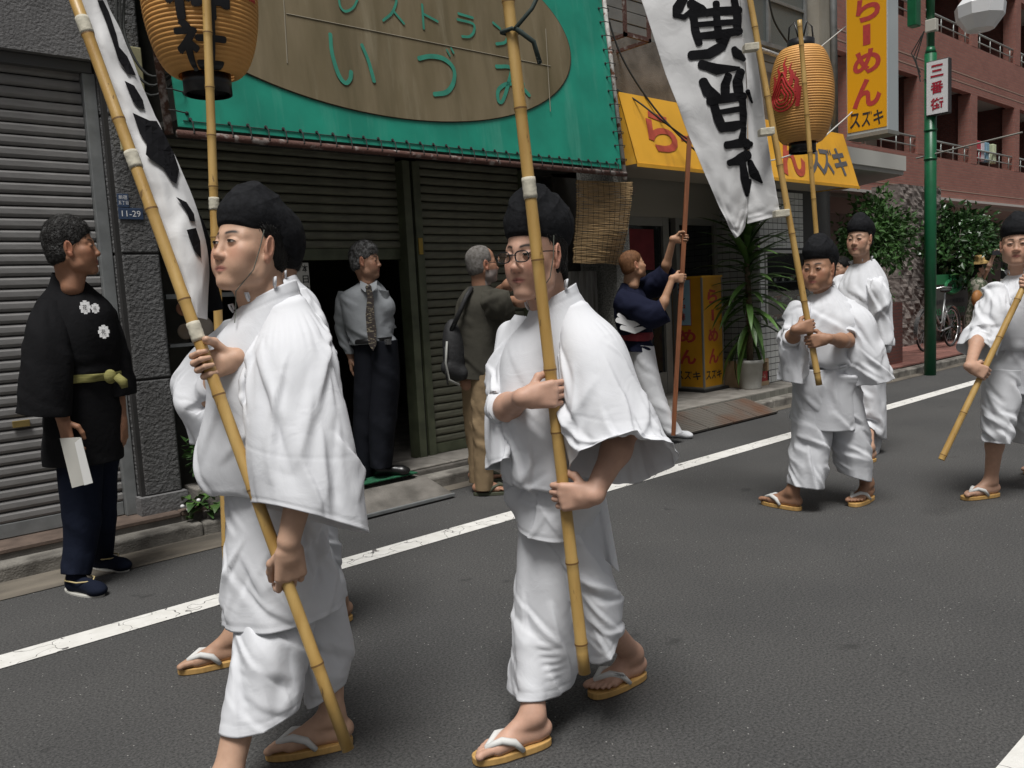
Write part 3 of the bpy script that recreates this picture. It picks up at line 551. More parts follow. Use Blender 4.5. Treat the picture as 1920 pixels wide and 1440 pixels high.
# oval board
e_r, e_b, e_l = signpix(1072, 140), signpix(880, 238), signpix(490, 92)
ox = 3.47; oz = 3.42; oa = e_r[0]-ox+.0; ob = oz-e_b[2]
ov = MB(); K = 96
for mm_, (sc_, o0, o1) in enumerate(((1.008, .002, .006), (1.0, .006, .011))):
    P = [signP(ox+oa*sc_*math.cos(t), oz+ob*sc_*math.sin(t), o0) for t in np.arange(K)*2*math.pi/K]
    P = [p for p in P if p[2] < SZ1-.02]
    MB().slab(P, SN*(o1-o0)).build(('oval_rim', 'oval_board')[mm_], (mat('oval_rim', (.05, .045, .03), .8), M_oval)[mm_], gs)
for (x0, y0), (x1, y1) in (((535, 27), (1030, 125)), ((1021, 55), (1030, 210)), ((530, 0), (537, 120))):
    a, b_ = signpix(x0, y0), signpix(x1, y1); MB().tube([a-SN*-.0135, b_-SN*-.0135], .003, 4).build('board_seam', mat('seam', (.28, .25, .19), .8), gs)
SPX = lambda x, y: signpix(x, y)+SN*.0165
def sign_strokes(ST, name):
    for k, (pts, wd) in enumerate(ST):
        P = [SPX(*p) for p in pts]; w_ = wd*np.linalg.norm(SPX(pts[0][0]+1, pts[0][1])-SPX(*pts[0]))*.8
        bm = strokes2d([([(0, 0), (1, 0)], .1)]); bm.free()
        right = A([1., 0, 0]); o0 = P[0]; loc2 = [((p-o0)@right, (p-o0)@SU) for p in P]
        # smooth the pen path
        if len(loc2) > 2:
            q = A(loc2); t = np.arange(len(q)); tt = np.linspace(0, len(q)-1, (len(q)-1)*4+1); mgr = np.gradient(q, axis=0); kk = np.clip(tt.astype(int), 0, len(q)-2); u = (tt-kk)[:, None]
            loc2 = list((2*u**3-3*u**2+1)*q[kk]+(u**3-2*u**2+u)*mgr[kk]+(-2*u**3+3*u**2)*q[kk+1]+(u**3-u**2)*mgr[kk+1])
        bm_map(strokes2d([(loc2, w_)], 1), lambda u, v, z: o0+right*u+SU*v+SN*(z+.0008*k), name, M_teal, gs)
I_ = [([(617, 66), (620, 100), (632, 140), (645, 157), (654, 150), (656, 136)], 9), ([(676, 86), (688, 115), (699, 154)], 8)]
DU = [([(783, 111), (805, 107), (830, 112), (848, 130), (848, 155), (835, 174), (812, 178)], 9), ([(835, 95), (841, 106)], 4), ([(843, 92), (848, 101)], 4)]
MI = [([(928, 126), (955, 129), (950, 160), (940, 190), (932, 190), (932, 170), (950, 158), (975, 165), (990, 180)], 7), ([(978, 158), (972, 180), (963, 202)], 7)]
RE = [([(633, -12), (635, 12), (645, 23), (660, 16), (668, 0)], 5)]; SU_ = [([(728, -6), (741, 0), (733, 25), (716, 40)], 5), ([(735, 22), (755, 46)], 5)]
TO = [([(789, 10), (792, 55)], 5), ([(792, 28), (818, 42)], 5)]; RA = [([(857, 27), (884, 35)], 5), ([(855, 38), (884, 46), (886, 60), (878, 70), (864, 70)], 5)]; N_ = [([(922, 44), (935, 55)], 5), ([(951, 62), (945, 80), (928, 84)], 5)]
for nm_, S_ in (('letter_i', I_), ('letter_zu', DU), ('letter_mi', MI), ('letter_re', RE), ('letter_su', SU_), ('letter_to', TO), ('letter_ra', RA), ('letter_n', N_)): sign_strokes(S_, 'kana_letter')
# frame and lacing
MB().tube([(SX0-.02, SY0-.02, SZ0-.045), (SX1+.03, SY0-.02, SZ0-.05)], .022, 10).build('frame_pipe', M_rust2, gs, True)
MB().tube([signP(SX0-.06, SZ0-.05, .0), signP(SX0-.085, SZ1, .0)], .024, 10).build('frame_pipe', M_rust, gs, True)
MB().tube([signP(SX1+.03, SZ0-.09, .0), signP(SX1+.03, SZ1, .0)], .020, 10).build('frame_pipe', mat('peeling_white_pipe', (.55, .53, .5), .7, col2=(.16, .06, .03), vscale=16, detail=8, thr=(.55, .62)), gs, True)
hk = MB().tube([(0, -.012, .045), (.004, -.03, .02), (0, -.045, -.04), (-.006, -.015, -.07), (-.012, .0, -.05)], .0042, 5); hk.ell((0, -.004, .045), (.012, .006, .012), 8, 5); hme = rawmesh('lacing_hook', hk.V, hk.F, M_cord)
for i in range(33): link('lacing_hook', hme, gs, signP(SX0+.07+i*.117, SZ0)-wloc(gs))
for i in range(17): link('lacing_hook', hme, gs, signP(SX1-.012, SZ0+.08+i*.12)-wloc(gs), (0, RAD(-90), 0))
for i in range(17): link('lacing_hook', hme, gs, signP(SX0+.012, SZ0+.08+i*.12)-wloc(gs), (0, RAD(90), 0))
MB().tube([signP(SX0+.03, SZ0+.035, .004), signP(SX1-.03, SZ0+.035, .004)], .003, 5).build('hem_cord', M_cord, gs)
# paper notice in the doorway
M_paper = mat('paper', (.48, .47, .43), .9, var=.06); M_ink = mat('black_ink', (.012, .012, .014), .7)
pn = tag(box('paper_notice', (2.85, 5.508, 1.26), (2.965, 5.512, 1.72), M_paper), 'white paper notice with vertical black writing in the dark doorway', 'notice')
for i, ch in enumerate('本日は閉店'): write(ch, (2.935, 5.5065, 1.68-.078*i), (1, 0, 0), (0, 0, 1), .048, .055, M_ink, pn)
for i, ch in enumerate('致し'): write(ch, (2.88, 5.5065, 1.48-.08*i), (1, 0, 0), (0, 0, 1), .045, .052, M_ink, pn)
# show window with dishes left of the doorway
box('window_frame', (1.95, 5.56, 1.50), (2.45, 5.60, 1.53), M_alu, rb)
sw = tag(box('display_shelf', (1.96, 5.60, 1.18), (2.6, 5.80, 1.20), M_alu), 'shelf with plates in the dark restaurant window', 'shelf')
for i, (x, z, r) in enumerate(((2.1, 1.275, .055), (2.22, 1.3, .075), (2.1, 1.43, .05))):
    tag(MB().lathe((x, 5.70, z), [(.001, 0), (r*.6, .004), (r, .016), (r, .02), (r*.6, .01), (.001, .006)], 20, (0, -1, .15)).build('plate', mat('stoneware%d' % i, ((.2, .15, .1), (.35, .3, .25), (.3, .12, .06))[i], .4), None, True), ('brown plate standing low on the dark restaurant shelf', 'pale round plate standing beside the brown plate on the restaurant shelf', 'small reddish dish above the shelf in the restaurant window')[i], 'plate')
# bamboo blind
M_reed = mat('reed', (.33, .225, .11), .8, var=.35, vscale=16, rand=.1, stretch=(.4, 1, 6))
bl = empty('bamboo_blind', (5.55, 5.05, 2.3), 'weathered reed blind hanging below the right end of the green sign', 'blind')
m = MB(); N = 92
bx0, bx1, bz0, bz1 = 5.32, 6.02, 1.665, 2.37
def blindP(u, v):    # u 0..1 along, v 0..1 down
    x = bx0+(bx1-bx0)*u-.06*v*u-.02*v+.02*math.sin(v*5+u*2); y = 5.02+.03*math.sin(u*4+v*3)+.09*max(0, v-.6)*(1+u); return A([x, y, bz1-(bz1-bz0)*v+.012*u-.03*v*u])
for i in range(N):
    v = (i+rnd.uniform(-.2, .2))/(N-1); ph = rnd.uniform(0, 6); e = rnd.uniform(-.012, .012)
    m.tube([blindP(u, v)+A([0, rnd.uniform(-.003, .003), .004*math.sin(u*9+ph)]) for u in np.linspace(0+e, 1+e, 9)], rnd.uniform(.0044, .0058), 5)
tag(m.build('reed_mat', M_reed, bl), kind='stuff')
m = MB()
for u in np.linspace(.03, .97, 11): m.tube([blindP(u, v)+A([0, -.0055, 0]) for v in np.linspace(0, 1, 14)], .0016, 4)
m.build('binding_thread', M_cord, bl)
for u in (.08, .8): MB().tube([blindP(u, 0), blindP(u, 0)+A([-.03, 0, .13])], .002, 4).build('hanging_string', mat('string', (.4, .38, .34), .8), bl)
tag(box('weathered_panel', (5.42, 5.30, .55), (5.84, 5.38, 1.60), mat('weathered_white', (.22, .215, .2), .8, col2=(.06, .055, .045), vscale=4, stretch=(5, 1, .6), detail=9), bevel=.006), 'weathered pale panel standing under the reed blind', 'panel')
box('stone_pier', (5.96, 5.16, 0), (6.16, 5.62, 2.9), mat('pebble_dash', (.22, .22, .2), .9, var=.5, vscale=70, bump=1.5, bscale=70), rb)
# ---------------------------------------------------------------- ramen shop
M_tile = mat('white_glazed_tile', (.60, .61, .59), .35, var=.05, rand=.09); M_gap = mat('tile_joint', (.06, .06, .058), .9)
M_cream = mat('cream_wall', (.35, .33, .28), .85, col2=(.25, .23, .19), vscale=3, bump=.4, bscale=60, detail=9)
M_siding = mat('grey_siding', (.165, .165, .155), .7, var=.15, vscale=6, rand=.1)
M_frame = mat('bronze_alu', (.24, .235, .21), .5, metal=.2, var=.08); M_glass = mat('dark_glass', (.015, .017, .018), .06, spec=.6)
M_yel = mat('yellow_vinyl', (.70, .36, .03), .5, var=.08, vscale=3, bump=.05, bscale=8); M_red = mat('red_print', (.42, .045, .04), .55, var=.12, vscale=20); M_blk = mat('black_print', (.02, .02, .025), .6)
weather(M_yel, (.45, .20, .03), .56, .72, 2, (3, 3, .3), .5); weather(M_yel, (.78, .52, .15), .58, .7, 1.3, (1, 1, 1), .4); weather(M_cream, (.12, .105, .085), .5, .7, 1.5, (2, 2, .4), .6)
rs = empty('ramen_shop', (8, 5.5, 0), 'ramen shop with yellow awning, white tiled front and recessed glass door', 'building')
RX0, RX1, DX = 6.17, 10.75, 8.98
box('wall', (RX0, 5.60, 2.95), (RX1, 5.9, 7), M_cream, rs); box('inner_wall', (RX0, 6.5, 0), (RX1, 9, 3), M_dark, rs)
box('ceiling', (RX0, 5.61, 2.9), (RX1, 6.5, 2.949), mat('shop_soffit', (.30, .27, .22), .9), rs)
box('porch_floor', (RX0, 5.10, 0), (DX, 6.5, .165), M_concl, rs); box('plinth', (DX, 5.115, 0), (RX1, 5.60, .165), M_concl, rs)
m = MB().box((0, 0, 0), (.094, .012, .072)); rme = rawmesh('riser_tile', m.V, m.F, mat('riser_tile', (.19, .185, .16), .55, var=.1, rand=.15))
for i in range(int((13-RX0)/.1)):
    if RX0+.1*i < RX1-.05: link('riser_tile', rme, rs, A((RX0+.1*i, 5.098-.012+.012, .088))-wloc(rs)-A([0, .013, 0]))
# door wall in the recess
box('transom', (RX0, 6.05, 2.22), (DX, 6.45, 2.9), mat('porch_board', (.33, .31, .26), .8), rs)
for x0, x1 in ((6.62, 6.68), (7.82, 7.93), (8.06, 8.13), (8.83, 8.90)): box('door_frame', (x0, 6.04, .165), (x1, 6.12, 2.22), M_frame, rs, bevel=.004)
box('door_rail', (6.68, 6.045, 2.12), (7.82, 6.11, 2.219), M_frame, rs); box('door_rail', (6.68, 6.05, .166), (7.82, 6.10, .42), M_frame, rs); box('door_rail', (8.13, 6.05, .166), (8.83, 6.10, .36), M_frame, rs); box('door_rail', (8.13, 6.05, 2.14), (8.83, 6.1, 2.219), M_frame, rs)
box('door_glass', (6.68, 6.075, .42), (7.82, 6.085, 2.12), M_glass, rs); box('window_glass', (8.13, 6.075, .36), (8.83, 6.085, 2.14), M_glass, rs)
tag(box('noren', (6.72, 6.055, 1.62), (7.66, 6.062, 2.08), mat('red_cloth', (.16, .02, .025), .9, var=.2)), 'dark red shop curtain behind the ramen shop door', 'curtain')
tag(box('banner_cloth', (6.64, 6.00, 1.25), (6.92, 6.03, 1.90), mat('navy_cloth', (.012, .022, .045), .9, var=.2)), 'navy cloth hanging beside the ramen shop door', 'cloth')
tag(box('door_light', (6.95, 5.99, 2.44), (7.3, 6.049, 2.56), mat('lamp_cover', (.32, .28, .24), .4), bevel=.01), 'small cream lamp cover above the ramen shop door', 'lamp')
# tiled walls, tile by tile
def tiles(par, o, ax, ay, nx, ny, px, pz, n, skip=None):
    V = MB().obox((px/2, 0, pz/2), (px/2-.005, 0, 0), (0, .006, 0), (0, 0, pz/2-.005)); me = rawmesh('tile', V.V, V.F, M_tile); rz = math.atan2(ax[1], ax[0])
    for i in range(nx):
        for j in range(ny):
            if skip and skip(i, j): continue
            link('tile', me, par, A(o)+A(ax)*px*i+A((0, 0, pz))*j-wloc(par), (0, 0, rz))
wl = box('tiled_wall', (DX+.008, 5.512, .165), (RX1, 5.60, .87), M_gap, rs); wl2 = box('tiled_wall', (DX+.008, 5.512, 1.80), (RX1, 5.60, 2.95), M_gap, rs); wl3 = box('tiled_wall', (DX+.008, 5.512, .87), (9.11, 5.60, 1.80), M_gap, rs)
wl4 = box('tiled_wall', (DX, 5.505, .165), (DX+.007, 6.45, 2.95), M_gap, rs)
tiles(wl, (DX, 5.508, .17), (1, 0, 0), 0, 17, 9, .104, .0775, 0); tiles(wl2, (DX, 5.508, 1.82), (1, 0, 0), 0, 10, 9, .104, .0775, 0); tiles(wl3, (DX, 5.508, .88), (1, 0, 0), 0, 1, 12, .11, .0775, 0)
tiles(wl4, (DX-.004, 6.44, .17), (0, -1, 0), 0, 9, 30, .104, .0775, 0)
# display window with food models
ORD = ('first', 'second', 'third', 'fourth', 'fifth', 'sixth', 'seventh', 'eighth')
box('display_back', (9.11, 5.86, .87), (RX1, 5.9, 1.80), M_dark, rs); box('display_base', (9.11, 5.60, .85), (RX1, 5.9, .869), M_dark2, rs)
for a, b_ in (((9.11, 5.50, 1.76), (RX1, 5.55, 1.80)), ((9.11, 5.50, .87), (RX1, 5.55, .91)), ((9.11, 5.50, .91), (9.15, 5.55, 1.76))): box('display_frame', a, b_, mat('white_alu', (.5, .5, .48), .45), rs, bevel=.004)
for k, z in enumerate((.93, 1.17, 1.42)):
    sf = tag(box('display_shelf', (9.16, 5.62, z-.02), (RX1, 5.85, z-.01), M_alu), ('lowest', 'middle', 'top')[k]+' shelf in the ramen shop display window', 'shelf')
    for i in range(8):
        x = 9.28+i*.19; c = rnd.choice([(.5, .45, .35), (.08, .07, .07), (.45, .42, .4), (.25, .05, .03)]); fc = rnd.choice([(.35, .2, .05), (.12, .2, .05), (.5, .35, .15), (.4, .1, .04)])
        bo = tag(MB().lathe((x, 5.70, z), [(.03, 0), (.035, .01), (.07, .05), (.075, .055), (.068, .05), (.001, .045)], 14).build('food_bowl', mat('bowl%d' % int(c[0]*100), c, .3), None, True), '%s bowl from the left on the %s shelf of the ramen shop window' % (ORD[i], ('lowest', 'middle', 'top')[k]), 'bowl', 'food models in the %s display row' % ('lowest', 'middle', 'top')[k])
        fm = MB()
        for q in range(6): fm.ell((x+rnd.uniform(-.04, .04), 5.70+rnd.uniform(-.04, .04), z+.05), (.022, .018, .014), 7, 5)
        fm.build('food', mat('food%d' % int(fc[0]*100+fc[1]*1000), fc, .45, var=.3, vscale=50), bo, True); box('price_card', (x+.05, 5.635, z-.005), (x+.10, 5.640, z+.035), M_paper, bo)
box('display_glass', (9.15, 5.52, .91), (RX1, 5.524, 1.76), mat('clear_glass', (.9, .95, .95), .02, trans=1.0), rs)
# upper wall: siding boards, ledge, window
for i in range(20): box('siding_board', (RX0, 5.578-.004*(i % 2), 3.95+i*.12), (10.3, 5.599, 3.95+i*.12+.112), M_siding, rs, bevel=.004)
box('concrete_band', (RX0, 5.57, 3.3), (10.3, 5.599, 3.949), M_conc, rs)
box('corner_column', (10.3, 5.40, 2.95), (RX1, 5.60, 7), M_cream, rs); MB().tube([(10.6, 5.36, 2.6), (10.6, 5.36, 7)], .045, 10).build('drain_pipe', M_alu, rs, True)
wz0 = 4.28; wd = box('upper_window', (8.35, 5.565, wz0), (10.2, 5.577, 6.2), mat('frosted_glass', (.12, .135, .13), .35, var=.12, vscale=90, bump=.5, bscale=120), rs)
for a, b_ in (((8.3, 5.53, wz0-.05), (10.25, 5.564, wz0)), ((9.32, 5.53, wz0), (9.38, 5.564, 6.2)), ((10.2, 5.53, wz0), (10.25, 5.564, 6.2)), ((8.3, 5.53, wz0), (8.35, 5.564, 6.2)), ((8.35, 5.545, wz0+.55), (9.32, 5.564, wz0+.59)), ((9.38, 5.545, wz0+.5), (10.2, 5.564, wz0+.54))): box('window_frame', a, b_, M_alu, wd, bevel=.004)
MB().tube([(8.0, 5.50, wz0-.12), (9.0, 5.49, wz0-.13), (9.8, 5.48, wz0-.16), (10.7, 5.45, wz0-.22)], .028, 8).build('wrapped_pipe', mat('foil_wrap', (.4, .4, .4), .4, var=.4, vscale=40, bump=1, bscale=60), rs, True)
br = empty('balcony_bracket', (6.35, 5.4, 3.9), 'rusty steel window bracket beside the green sign', 'bracket')
m = MB()
for x in (6.2, 6.55): m.box((x, 5.15, 3.75), (x+.03, 5.18, 4.9)); m.box((x, 5.15, 3.75), (x+.03, 5.57, 3.78))
m.box((6.2, 5.152, 3.752), (6.58, 5.178, 3.79)); m.box((6.2, 5.152, 4.15), (6.58, 5.178, 4.19)); m.build('steel_angle', M_rust2, br)
# yellow awning
AY = 4.90; a0 = GY(1195, 306, AY); a1 = GY(1611, 350, AY); az = (a0[2]+a1[2])/2; ax0, ax1 = a0[0], a1[0]; t0 = GX(1172, 171, ax0); t1 = GX(1582, 249, ax1); AYt = 5.42; AZt = GX(1172, 171, ax0)[2]+.08
AYt = max(5.1, min(5.5, (t0[1]+t1[1])/2)); AZt = (t0[2]+t1[2])/2
aw = empty('awning', (8, 5.2, az), 'yellow vinyl shop awning with red and grey kana over the ramen shop', 'awning')
f0, f1, g0, g1 = A([ax0, AY, az]), A([ax1, AY, az]), A([ax0, AYt, AZt]), A([ax1, AYt, AZt])
m = MB(); m.quad(f0, f1, g1, g0); m.quad(f0, g0, (ax0, 5.6, AZt), (ax0, 5.6, az)); m.quad(f1, (ax1, 5.6, az), (ax1, 5.6, AZt), g1); m.quad(g0, g1, (ax1, 5.6, AZt), (ax0, 5.6, AZt)); ao = m.build('canopy', M_yel, aw); s_ = ao.modifiers.new('t', 'SOLIDIFY'); s_.thickness = .006
box('valance_edge', (ax0-.005, AY-.008, az-.03), (ax1+.005, AY+.0, az+.004), M_yel, aw); box('liner', (ax0+.02, AY+.02, az+.012), (ax1-.02, 5.6, az+.02), mat('awning_liner', (.33, .29, .23), .9), aw)
AN = nrm(np.cross(f1-f0, g0-f0)); AU = nrm(g0-f0)
def on_awn(x, y): return GP(x, y, f0, AN)+AN*.006
M_redf = mat('faded_red', (.42, .07, .04), .6, var=.2, vscale=14); M_gry = mat('grey_print', (.10, .10, .11), .6, var=.2)
def awn_text(ch, x, y, h, wpx, mm_):
    c = on_awn(x, y); ht = np.linalg.norm(on_awn(x, y-h/2)-on_awn(x, y+h/2)); wd_ = np.linalg.norm(on_awn(x+wpx/2, y)-on_awn(x-wpx/2, y)); write(ch, c, (1, 0, 0), AU, wd_, ht*.93, mm_, aw, 'kana_letter', bold=.03)
awn_text('ら', 1239, 248, 72, 52, M_redf); awn_text('ー', 1300, 262, 10, 46, M_redf); awn_text('め', 1370, 280, 70, 62, M_redf); awn_text('ん', 1482, 290, 75, 45, M_redf); awn_text('ス', 1528, 303, 44, 26, M_gry); awn_text('ズ', 1550, 303, 44, 24, M_gry); awn_text('キ', 1575, 304, 46, 24, M_gry)
# tall yellow sign fixed to the corner
YX = 10.42; b0 = GX(1588, 257, YX); b1 = GX(1665, 245, YX); ys = empty('vertical_sign', (YX, b0[1], b0[2]), 'tall yellow vertical ramen sign hanging from the shop corner', 'sign')
yb, yf, zb = b0[1], b1[1], (b0[2]+b1[2])/2
box('sign_case', (YX, yf, zb), (YX+.30, yb, zb+3.0), mat('sign_grey', (.42, .46, .47), .4), ys, bevel=.006); box('sign_face', (YX-.006, yf+.012, zb+.05), (YX-.001, yb-.012, zb+2.98), mat('yellow_panel', (.72, .36, .012), .3), ys); box('bottom_trim', (YX-.012, yf-.004, zb-.035), (YX+.305, yb+.004, zb+.012), M_frame, ys)
def ysign(ch, x, y, h, wpx, mm_, bold=.035):
    c = GX(x, y, YX-.0085); ht = abs(GX(x, y-h/2, YX)[2]-GX(x, y+h/2, YX)[2]); wd_ = abs(GX(x-wpx/2, y, YX)[1]-GX(x+wpx/2, y, YX)[1]); write(ch, c, (0, -1, 0), (0, 0, 1), wd_, ht, mm_, ys, 'kana_letter', bold)
ysign('ら', 1627, 12, 54, 46, M_red); ysign('l', 1625, 65, 38, 14, M_red, .09); ysign('め', 1625, 115, 46, 52, M_red); ysign('ん', 1625, 174, 54, 54, M_red)
for i, ch in enumerate('スズキ'): ysign(ch, 1603+22*i, 227-4*i, 28, 19, M_blk, .02)
# standing lit sign, crate, pot, ramp
sx, sy = 7.88, 5.42; c0 = GZ(1321, 730, .20); sx, sy = c0[0], c0[1]; sw_, sd_, sh_ = .40, .44, 1.35
sh_ = GY(1330, 520, sy)[2]-.2
st = empty('standing_sign', (sx, sy, .165), 'yellow box sign with red kana standing in front of the ramen shop door', 'sign')
box('base', (sx-.05, sy-.04, .166), (sx+sw_+.05, sy+sd_+.05, .20), mat('black_plastic', (.02, .02, .02), .6), st, bevel=.01)
box('body', (sx, sy, .205), (sx+sw_, sy+sd_, .205+sh_), mat('sign_yellow', (.56, .27, .015), .4, var=.08), st)
for x in (sx-.006, sx+sw_-.014):
    for y in (sy-.006, sy+sd_-.014): box('corner_trim', (x, y, .202), (x+.02, y+.02, .21+sh_), M_frame, st)
for z in (.198, .2+sh_): box('rim', (sx-.008, sy-.008, z), (sx+sw_+.008, sy+sd_+.008, z+.022), (M_frame, M_yel)[z > .5], st)
zt = .2+sh_
for k, (ch, f_, h_) in enumerate((('ら', .83, .17), ('l', .66, .13), ('め', .48, .16), ('ん', .29, .18))):
    z = .2+sh_*f_; write(ch, (sx+sw_/2, sy-.003, z), (1, 0, 0), (0, 0, 1), (.2, .05)[ch == 'l'], h_, M_red, st, 'kana_letter', (.035, .08)[ch == 'l'])
    if ch in 'めん': write(ch, (sx-.003, sy+sd_/2, z), (0, -1, 0), (0, 0, 1), .24, h_, M_red, st, 'kana_letter', .035)
for i, ch in enumerate('スズキ'):
    write(ch, (sx+.085+.11*i, sy-.003, .2+sh_*.12), (1, 0, 0), (0, 0, 1), .10, .10, M_blk, st, 'kana_letter', .02); write(ch, (sx-.003, sy+sd_-.09-.125*i, .2+sh_*.12), (0, -1, 0), (0, 0, 1), .11, .10, M_blk, st, 'kana_letter', .02)
po = tag(box('poster', (sx-.012, sy+.16, .2+sh_*.58), (sx-.0085, sy+.40, .2+sh_*.985), mat('pale_blue_paper', (.28, .45, .55), .6, var=.1), origin=None), 'pale blue cold noodle poster taped to the yellow standing sign', 'poster')
box('poster_border', (sx-.0105, sy+.152, .2+sh_*.575), (sx-.0075, sy+.408, .2+sh_*.99), mat('poster_red', (.35, .08, .10), .6), po)
for i, (ch, mm_) in enumerate((('冷', 'k'), ('し', 'k'), ('中', 'r'), ('華', 'r'))): write(ch, (sx-.0145, sy+.28, .2+sh_*(.925-.09*i)), (0, -1, 0), (0, 0, 1), .10, .085, M_ink if mm_ == 'k' else M_red, po, bold=.01)
MB().tube([(sx-.014, sy+.27, zt), (sx-.018, sy+.29, zt-.25), (sx-.016, sy+.26, zt-.5)], .005, 6).build('power_cord', M_cord, st)
cx_, cy_ = GZ(1352, 722, .165)[0], 5.62
cr = empty('drinks_crate', (cx_, 5.4, .165), 'cream and red plastic bottle crate behind the standing sign', 'crate'); cx_ = sx+sw_+.12
M_crate = mat('crate_cream', (.5, .36, .22), .55, var=.1); M_crr = mat('crate_red', (.35, .03, .03), .55, var=.2)
for a, b_, mm_ in (((0, 0, 0), (.44, .03, .05), M_crate), ((0, 0, .05), (.44, .022, .17), M_crr), ((0, 0, .28), (.44, .03, .32), M_crate), ((0, 0, .05), (.03, .03, .28), M_crate), ((.41, 0, .05), (.44, .03, .28), M_crate), ((0, .031, 0), (.03, .36, .32), M_crate), ((.41, .031, 0), (.44, .36, .32), M_crate), ((.03, .031, 0), (.41, .36, .02), M_crate)):
    box('crate_panel', A((cx_, 5.44, .166))+A(a), A((cx_, 5.44, .166))+A(b_), mm_, cr)
write('アサヒビール', (cx_+.22, 5.4385, .166+.11), (1, 0, 0), (0, 0, 1), .30, .05, mat('crate_ink', (.6, .45, .35), .6), cr)
for i in range(3): tag(MB().lathe((cx_+.1+.12*i, 5.6, .19), [(.033, 0), (.033, .14), (.012, .2), (.012, .26), (.001, .26)], 12).build('bottle', mat('brown_bottle', (.03, .015, .006), .15), None, True), '%s brown bottle from the left in the plastic crate' % ORD[i], 'bottle', 'bottles in the crate')
pc = GZ(1399, 728, .165); pc = A([pc[0], min(pc[1], 5.42), .165])
k_ = np.linalg.norm(Q(1425, 680, pc@FH)-Q(1374, 680, pc@FH))/2; ph_ = (728-673)/1550*(pc@FH)
pot = tag(MB().lathe(pc, [(.001, .0), (k_*.74, .0), (k_*.76, .015), (k_*.9, ph_*.86), (k_, ph_*.87), (k_, ph_), (k_*.9, ph_), (k_*.86, ph_*.9), (.001, ph_*.88)], 32).build('plant_pot', mat('white_pot', (.5, .5, .47), .55, col2=(.33, .32, .28), vscale=5, detail=8), None, True), 'large white plastic pot holding the spiky yucca', 'pot')
yu = empty('yucca_plant', pc+A([0, 0, ph_*.88]), 'tall yucca with long arching leaves in the white pot', 'plant')
M_yuc = mat('yucca_leaf', (.06, .125, .028), .45, var=.35, vscale=7, rand=.3)
MB().tube([pc+A([0, 0, ph_*.85]), pc+A([.01, .0, 1.0]), pc+A([0, .02, 1.7])], (.04, .035, .03), 9).build('trunk', mat('yucca_trunk', (.12, .09, .055), .9, var=.4, vscale=30, bump=1), yu, True)
for i in range(105):
    z = rnd.uniform(.55, 1.75)**1; z = .5+1.25*rnd.random()**.8; el = RAD(-50+115*((z-.5)/1.25)+rnd.uniform(-18, 22)); azm = rnd.uniform(0, 6.283); L = rnd.uniform(.46, .74); d = A([math.cos(azm), math.sin(azm), 0]); p = pc+A([0, 0, z+.1]); V = []; sd = A([-d[1], d[0], 0])
    n = 8; q = p.copy(); e = el
    for k in range(n):
        t = k/(n-1); wdt = .036*math.sin(math.pi*min(1, .16+t*.86))**.7*(1 if t < 1 else .1)+.001; nn = d*-math.sin(e)+A([0, 0, math.cos(e)])
        V += [q+sd*wdt+nn*wdt*.35, q, q-sd*wdt+nn*wdt*.35]; q = q+(d*math.cos(e)+A([0, 0, math.sin(e)]))*L/(n-1); e -= RAD(rnd.uniform(3, 10))
    obj('leaf', V, [f for k in range(n-1) for f in ((3*k, 3*k+1, 3*k+4, 3*k+3), (3*k+1, 3*k+2, 3*k+5, 3*k+4))], M_yuc, yu, True)
M_grate = mat('ramp_metal', (.17, .155, .135), .55, metal=.3, col2=(.17, .085, .05), vscale=2.2, thr=(.45, .75)); M_hole = mat('ramp_hole', (.012, .012, .012), .9)
rx0, rx1 = 6.25, 7.95; ra_ = tag(MB().slab([(rx0, 4.70, .0), (rx0, 5.09, .0), (rx0, 5.09, .135), (rx0, 4.72, .02)][::-1], (rx1-rx0, 0, 0)).build('kerb_ramp', M_hole), 'perforated brown metal kerb ramp below the ramen shop step', 'ramp')
for i in range(4):
    w0 = (rx1-rx0)/4; X0 = rx0+i*w0; S0 = A([X0, 4.69, .026]); S1 = A([X0, 5.10, .146]); up_ = nrm(np.cross((1, 0, 0), S1-S0))*.01; m = MB(); nb = 13; nc = 9
    for k in range(nb+1): t = k/nb; m.obox(S0+(S1-S0)*t+A([w0/2, 0, 0]), (w0/2-.01, 0, 0), (S1-S0)*.022, up_)
    for k in range(nc*2+1): m.obox(S0+(S1-S0)*.5+A([.014+(w0-.028)*k/(nc*2), 0, 0]), (.0075, 0, 0), (S1-S0)*.5, up_*.9)
    m.build('ramp_panel', M_grate, ra_)
# ---------------------------------------------------------------- cables
def cable(name, pts, r, label, m_=M_cord):
    P = [A(p, float) for p in pts]; q = A(P); n = len(q); tt = np.linspace(0, n-1, (n-1)*6+1); g_ = np.gradient(q, axis=0); k = np.clip(tt.astype(int), 0, n-2); u = (tt-k)[:, None]
    q = (2*u**3-3*u**2+1)*q[k]+(u**3-2*u**2+u)*g_[k]+(-2*u**3+3*u**2)*q[k+1]+(u**3-u**2)*g_[k+1]
    return tag(MB().tube(q, r, 6).build(name, m_, None, True), label, 'cable')
cable('power_cable', [GY(1130, 0, 5.3), GY(1165, 105, 5.2), GY(1225, 200, 5.05), GY(1290, 270, 4.85), GY(1330, 300, 4.84)], .009, 'black cable drooping from beside the green sign over the awning')
cable('power_cable', [GY(1152, 165, 5.25), GY(1195, 190, 5.05), GY(1240, 225, 4.86), GY(1290, 262, 4.83)], .009, 'second black cable lying across the left of the yellow awning')
cable('wire', [GY(1665, 5, 5.2), GY(1600, 40, 5.2), GY(1530, 95, 5.2)], .007, 'pale stay wire running up to the tall yellow sign', mat('pale_wire', (.5, .5, .47), .6))
